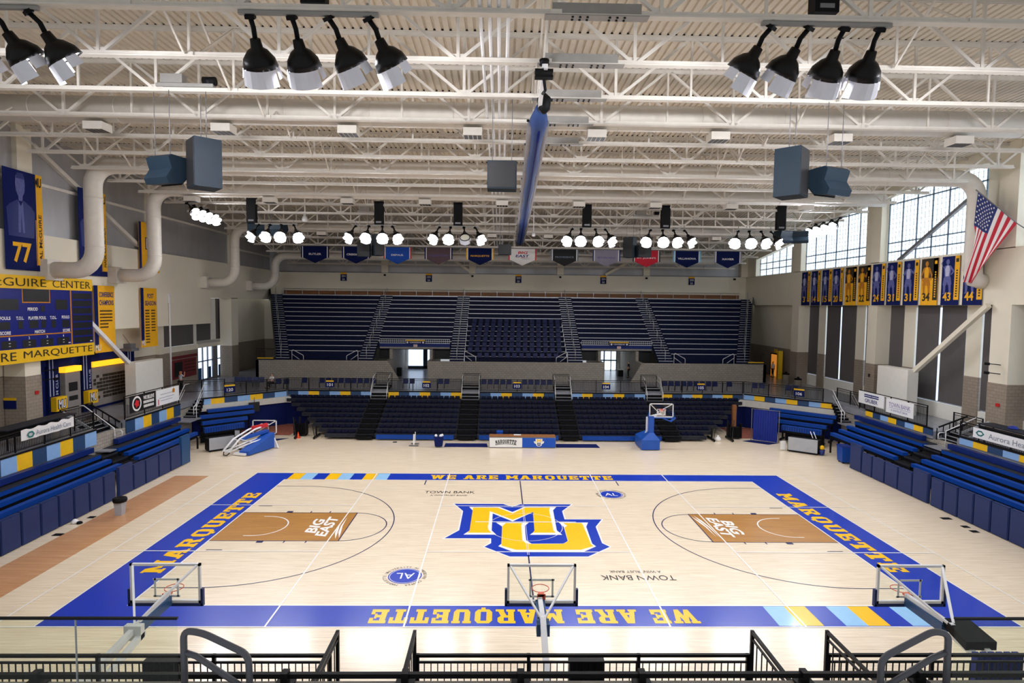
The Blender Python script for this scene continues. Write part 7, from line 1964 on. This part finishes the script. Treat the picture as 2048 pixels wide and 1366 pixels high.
def person(label, loc, rz, pose, top, legs, hair, long_hair=False, skinm='skin'):
    t = thing('person', label, 'person', loc); t.rotation_euler = (0, 0, rz)
    sit = pose == 'sit'; H = .46 if sit else .92
    J = {}; E = []
    J['pelvis'] = (0, 0, H + .02, .13, .10); J['waist'] = (0, -.01, H + .20, .12, .09); J['chest'] = (0, -.01, H + .40, .145, .10); J['collar'] = (0, 0, H + .52, .085, .07)
    J['neck'] = (0, .0, H + .60, .050, .052); J['jaw'] = (0, .02, H + .665, .062, .070); J['skull'] = (0, .0, H + .755, .078, .092); J['crown'] = (0, -.005, H + .82, .052, .062)
    J['nose'] = (0, .108, H + .705, .012, .014); J['face'] = (0, .07, H + .71, .045, .04)
    E += [('pelvis', 'waist'), ('waist', 'chest'), ('chest', 'collar'), ('collar', 'neck'), ('neck', 'jaw'), ('jaw', 'skull'), ('skull', 'crown'), ('skull', 'face'), ('face', 'nose')]
    for s in (-1, 1):
        q = 'l' if s < 0 else 'r'
        J[q + 'sh'] = (s * .18, 0, H + .49, .058, .055)
        if sit:
            J[q + 'el'] = (s * .24, .10, H + .24, .042, .042); J[q + 'wr'] = (s * .14, .33, H + .22, .028, .026); hd = (-s * .3, 1, .0)
            J[q + 'hip'] = (s * .10, .05, H, .085, .085); J[q + 'kn'] = (s * .13, .46, H + .03, .058, .058); J[q + 'an'] = (s * .13, .44, .09, .038, .042); J[q + 'to'] = (s * .14, .60, .035, .038, .028)
        elif pose == 'reach' and s > 0:
            J[q + 'el'] = (s * .27, .14, H + .36, .042, .042); J[q + 'wr'] = (s * .16, .24, H + .60, .028, .026); hd = (-s * .2, .2, 1)
            J[q + 'hip'] = (s * .09, 0, H - .04, .085, .085); J[q + 'kn'] = (s * .10, .02, .50, .056, .056); J[q + 'an'] = (s * .10, -.02, .09, .036, .040); J[q + 'to'] = (s * .13, .14, .03, .036, .026)
        else:
            J[q + 'el'] = (s * .24, -.02, H + .22, .042, .042); J[q + 'wr'] = (s * .25, .08, H + .0, .028, .026); hd = (0, .25, -1)
            J[q + 'hip'] = (s * .09, 0, H - .04, .085, .085); J[q + 'kn'] = (s * .10, .03, .50, .056, .056); J[q + 'an'] = (s * .11, -.02, .09, .036, .040); J[q + 'to'] = (s * .14, .14, .03, .036, .026)
        E += [('collar', q + 'sh'), (q + 'sh', q + 'el'), (q + 'el', q + 'wr'), ('pelvis', q + 'hip'), (q + 'hip', q + 'kn'), (q + 'kn', q + 'an'), (q + 'an', q + 'to')]
        hand(J, E, q + 'wr', hd, (0, 1, 0) if abs(hd[2]) > .8 else (1, 0, 0), q)
    skin_mesh('body', J, E, skinm, t, 'pelvis')
    g = .016
    K = {n: tuple(J[n][:3]) + tuple(r + g for r in J[n][3:]) for n in ('pelvis', 'waist', 'chest', 'collar', 'lsh', 'rsh')}
    for q in 'lr':
        a, c = Vector(J[q + 'sh'][:3]), Vector(J[q + 'el'][:3]); mpt = a.lerp(c, .8); K[q + 'sl'] = (*mpt, .062, .060)
    skin_mesh('shirt', K, [('pelvis', 'waist'), ('waist', 'chest'), ('chest', 'collar'), ('collar', 'lsh'), ('collar', 'rsh'), ('lsh', 'lsl'), ('rsh', 'rsl')], top, t, 'pelvis')
    K = {n: tuple(J[n][:3]) + tuple(r + .014 for r in J[n][3:]) for n in ('pelvis', 'lhip', 'rhip', 'lkn', 'rkn', 'lan', 'ran')}
    skin_mesh('trousers', K, [('pelvis', 'lhip'), ('pelvis', 'rhip'), ('lhip', 'lkn'), ('rhip', 'rkn'), ('lkn', 'lan'), ('rkn', 'ran')], legs, t, 'pelvis')
    K = {'a': (0, -.02, H + .80, .085, .10), 'b': (0, -.05, H + .74, .088, .085)}; ed = [('a', 'b')]
    if long_hair: K['c'] = (0, -.09, H + .60, .09, .05); K['d'] = (0, -.10, H + .46, .08, .035); ed += [('b', 'c'), ('c', 'd')]
    skin_mesh('hair', K, ed, hair, t, 'a')
    b = MB()
    for s in (-1, 1):
        b.lathe([(.001, .012), (.010, .006), (.012, -.004), (.001, -.01)], (s * .030, .088, H + .735), 8)
    b.box(-.022, .022, .100, .106, H + .662, H + .670, 0)
    e = b.build('eyes_and_mouth', 'hair_dark', t, origin=(0, 0, 0))
    b = MB()
    for s in (-1, 1):
        ax, ay, az = J[('l' if s < 0 else 'r') + 'to'][:3]; b.hexa([(ax - .045, ay - .20, .0), (ax + .045, ay - .20, .0), (ax + .045, ay + .06, 0), (ax - .045, ay + .06, 0), (ax - .04, ay - .19, .08), (ax + .04, ay - .19, .08), (ax + .035, ay + .03, .05), (ax - .035, ay + .03, .05)])
    b.build('shoes', 'black_matt', t, origin=(0, 0, 0))
    return t
person('person in a white shirt with dark hair sitting behind the left corner railing', (-21.9, 25.75, ZC), PI - .5, 'sit', 'cloth_white', 'cloth_black', 'hair_dark')
t = thing('stool', 'black stool under the seated person in white', 'stool', (-21.85, 25.8, ZC))
b = MB(); b.box(-22.12, -21.64, 25.62, 26.06, ZC + .36, ZC + .40); b.build('seat', 'black_matt', t)
for x in (-22.06, -21.7):
    for y in (25.68, 26.0):
        b = MB(); b.box(x - .02, x + .02, y - .02, y + .02, ZC, ZC + .36); b.build('leg', 'black_steel', t)
person('person with ginger hair, pale top and dark trousers standing by the dark red board', (-28.6, 23.0, ZC), -.6, 'reach', 'cloth_pale', 'cloth_black', 'hair_ginger', True)
person('person in dark clothes standing in the portal beside sign 104', (12.7, 36.0, ZC), 1.2, 'stand', 'cloth_black', 'cloth_black', 'hair_dark')
person('person in a white shirt standing in the warm doorway at the far right', (29.3, 37.6, ZC), 1.8, 'stand', 'cloth_white', 'cloth_black', 'hair_dark')
# ================================================================ CAMERA, LIGHT, VIEW
cam = bpy.data.cameras.new('camera'); co = bpy.data.objects.new('camera', cam); COL.objects.link(co)
cam.sensor_width = 36.0; cam.lens = 1191.74 / 2048 * 36.0; cam.clip_start = .1; cam.clip_end = 300
yw, pt, rl = .0203, -.0599, .0111
cy, sy, cp, sp, cr, sr = math.cos(yw), math.sin(yw), math.cos(pt), math.sin(pt), math.cos(rl), math.sin(rl)
f = Vector((sy * cp, cy * cp, sp)); rt = Vector((cy, -sy, 0)); up = rt.cross(f)
r2 = rt * cr + up * sr; u2 = up * cr - rt * sr
co.matrix_world = Matrix(((r2.x, u2.x, -f.x, -1.3149), (r2.y, u2.y, -f.y, -28.296), (r2.z, u2.z, -f.z, 10.6938), (0, 0, 0, 1)))
SC.camera = co
w = bpy.data.worlds.new('sky'); SC.world = w; w.use_nodes = True
bg = w.node_tree.nodes['Background']; bg.inputs['Color'].default_value = (.92, .96, 1.0, 1); bg.inputs['Strength'].default_value = .45  # fill light added through the open back; the real hall is closed
SC.view_settings.view_transform = 'Standard'; SC.view_settings.look = 'None'; SC.view_settings.gamma = 1; SC.view_settings.use_curve_mapping = False
SC.view_settings.exposure = 0.05
SC.cycles.max_bounces = 7; SC.cycles.diffuse_bounces = 4; SC.cycles.glossy_bounces = 3; SC.cycles.use_adaptive_sampling = True; SC.cycles.adaptive_threshold = 0.045; SC.cycles.transparent_max_bounces = 12; SC.cycles.transmission_bounces = 4
SC.cycles.sample_clamp_indirect = 6.0; SC.cycles.use_denoising = True
SC.cycles.caustics_reflective = False; SC.cycles.caustics_refractive = False
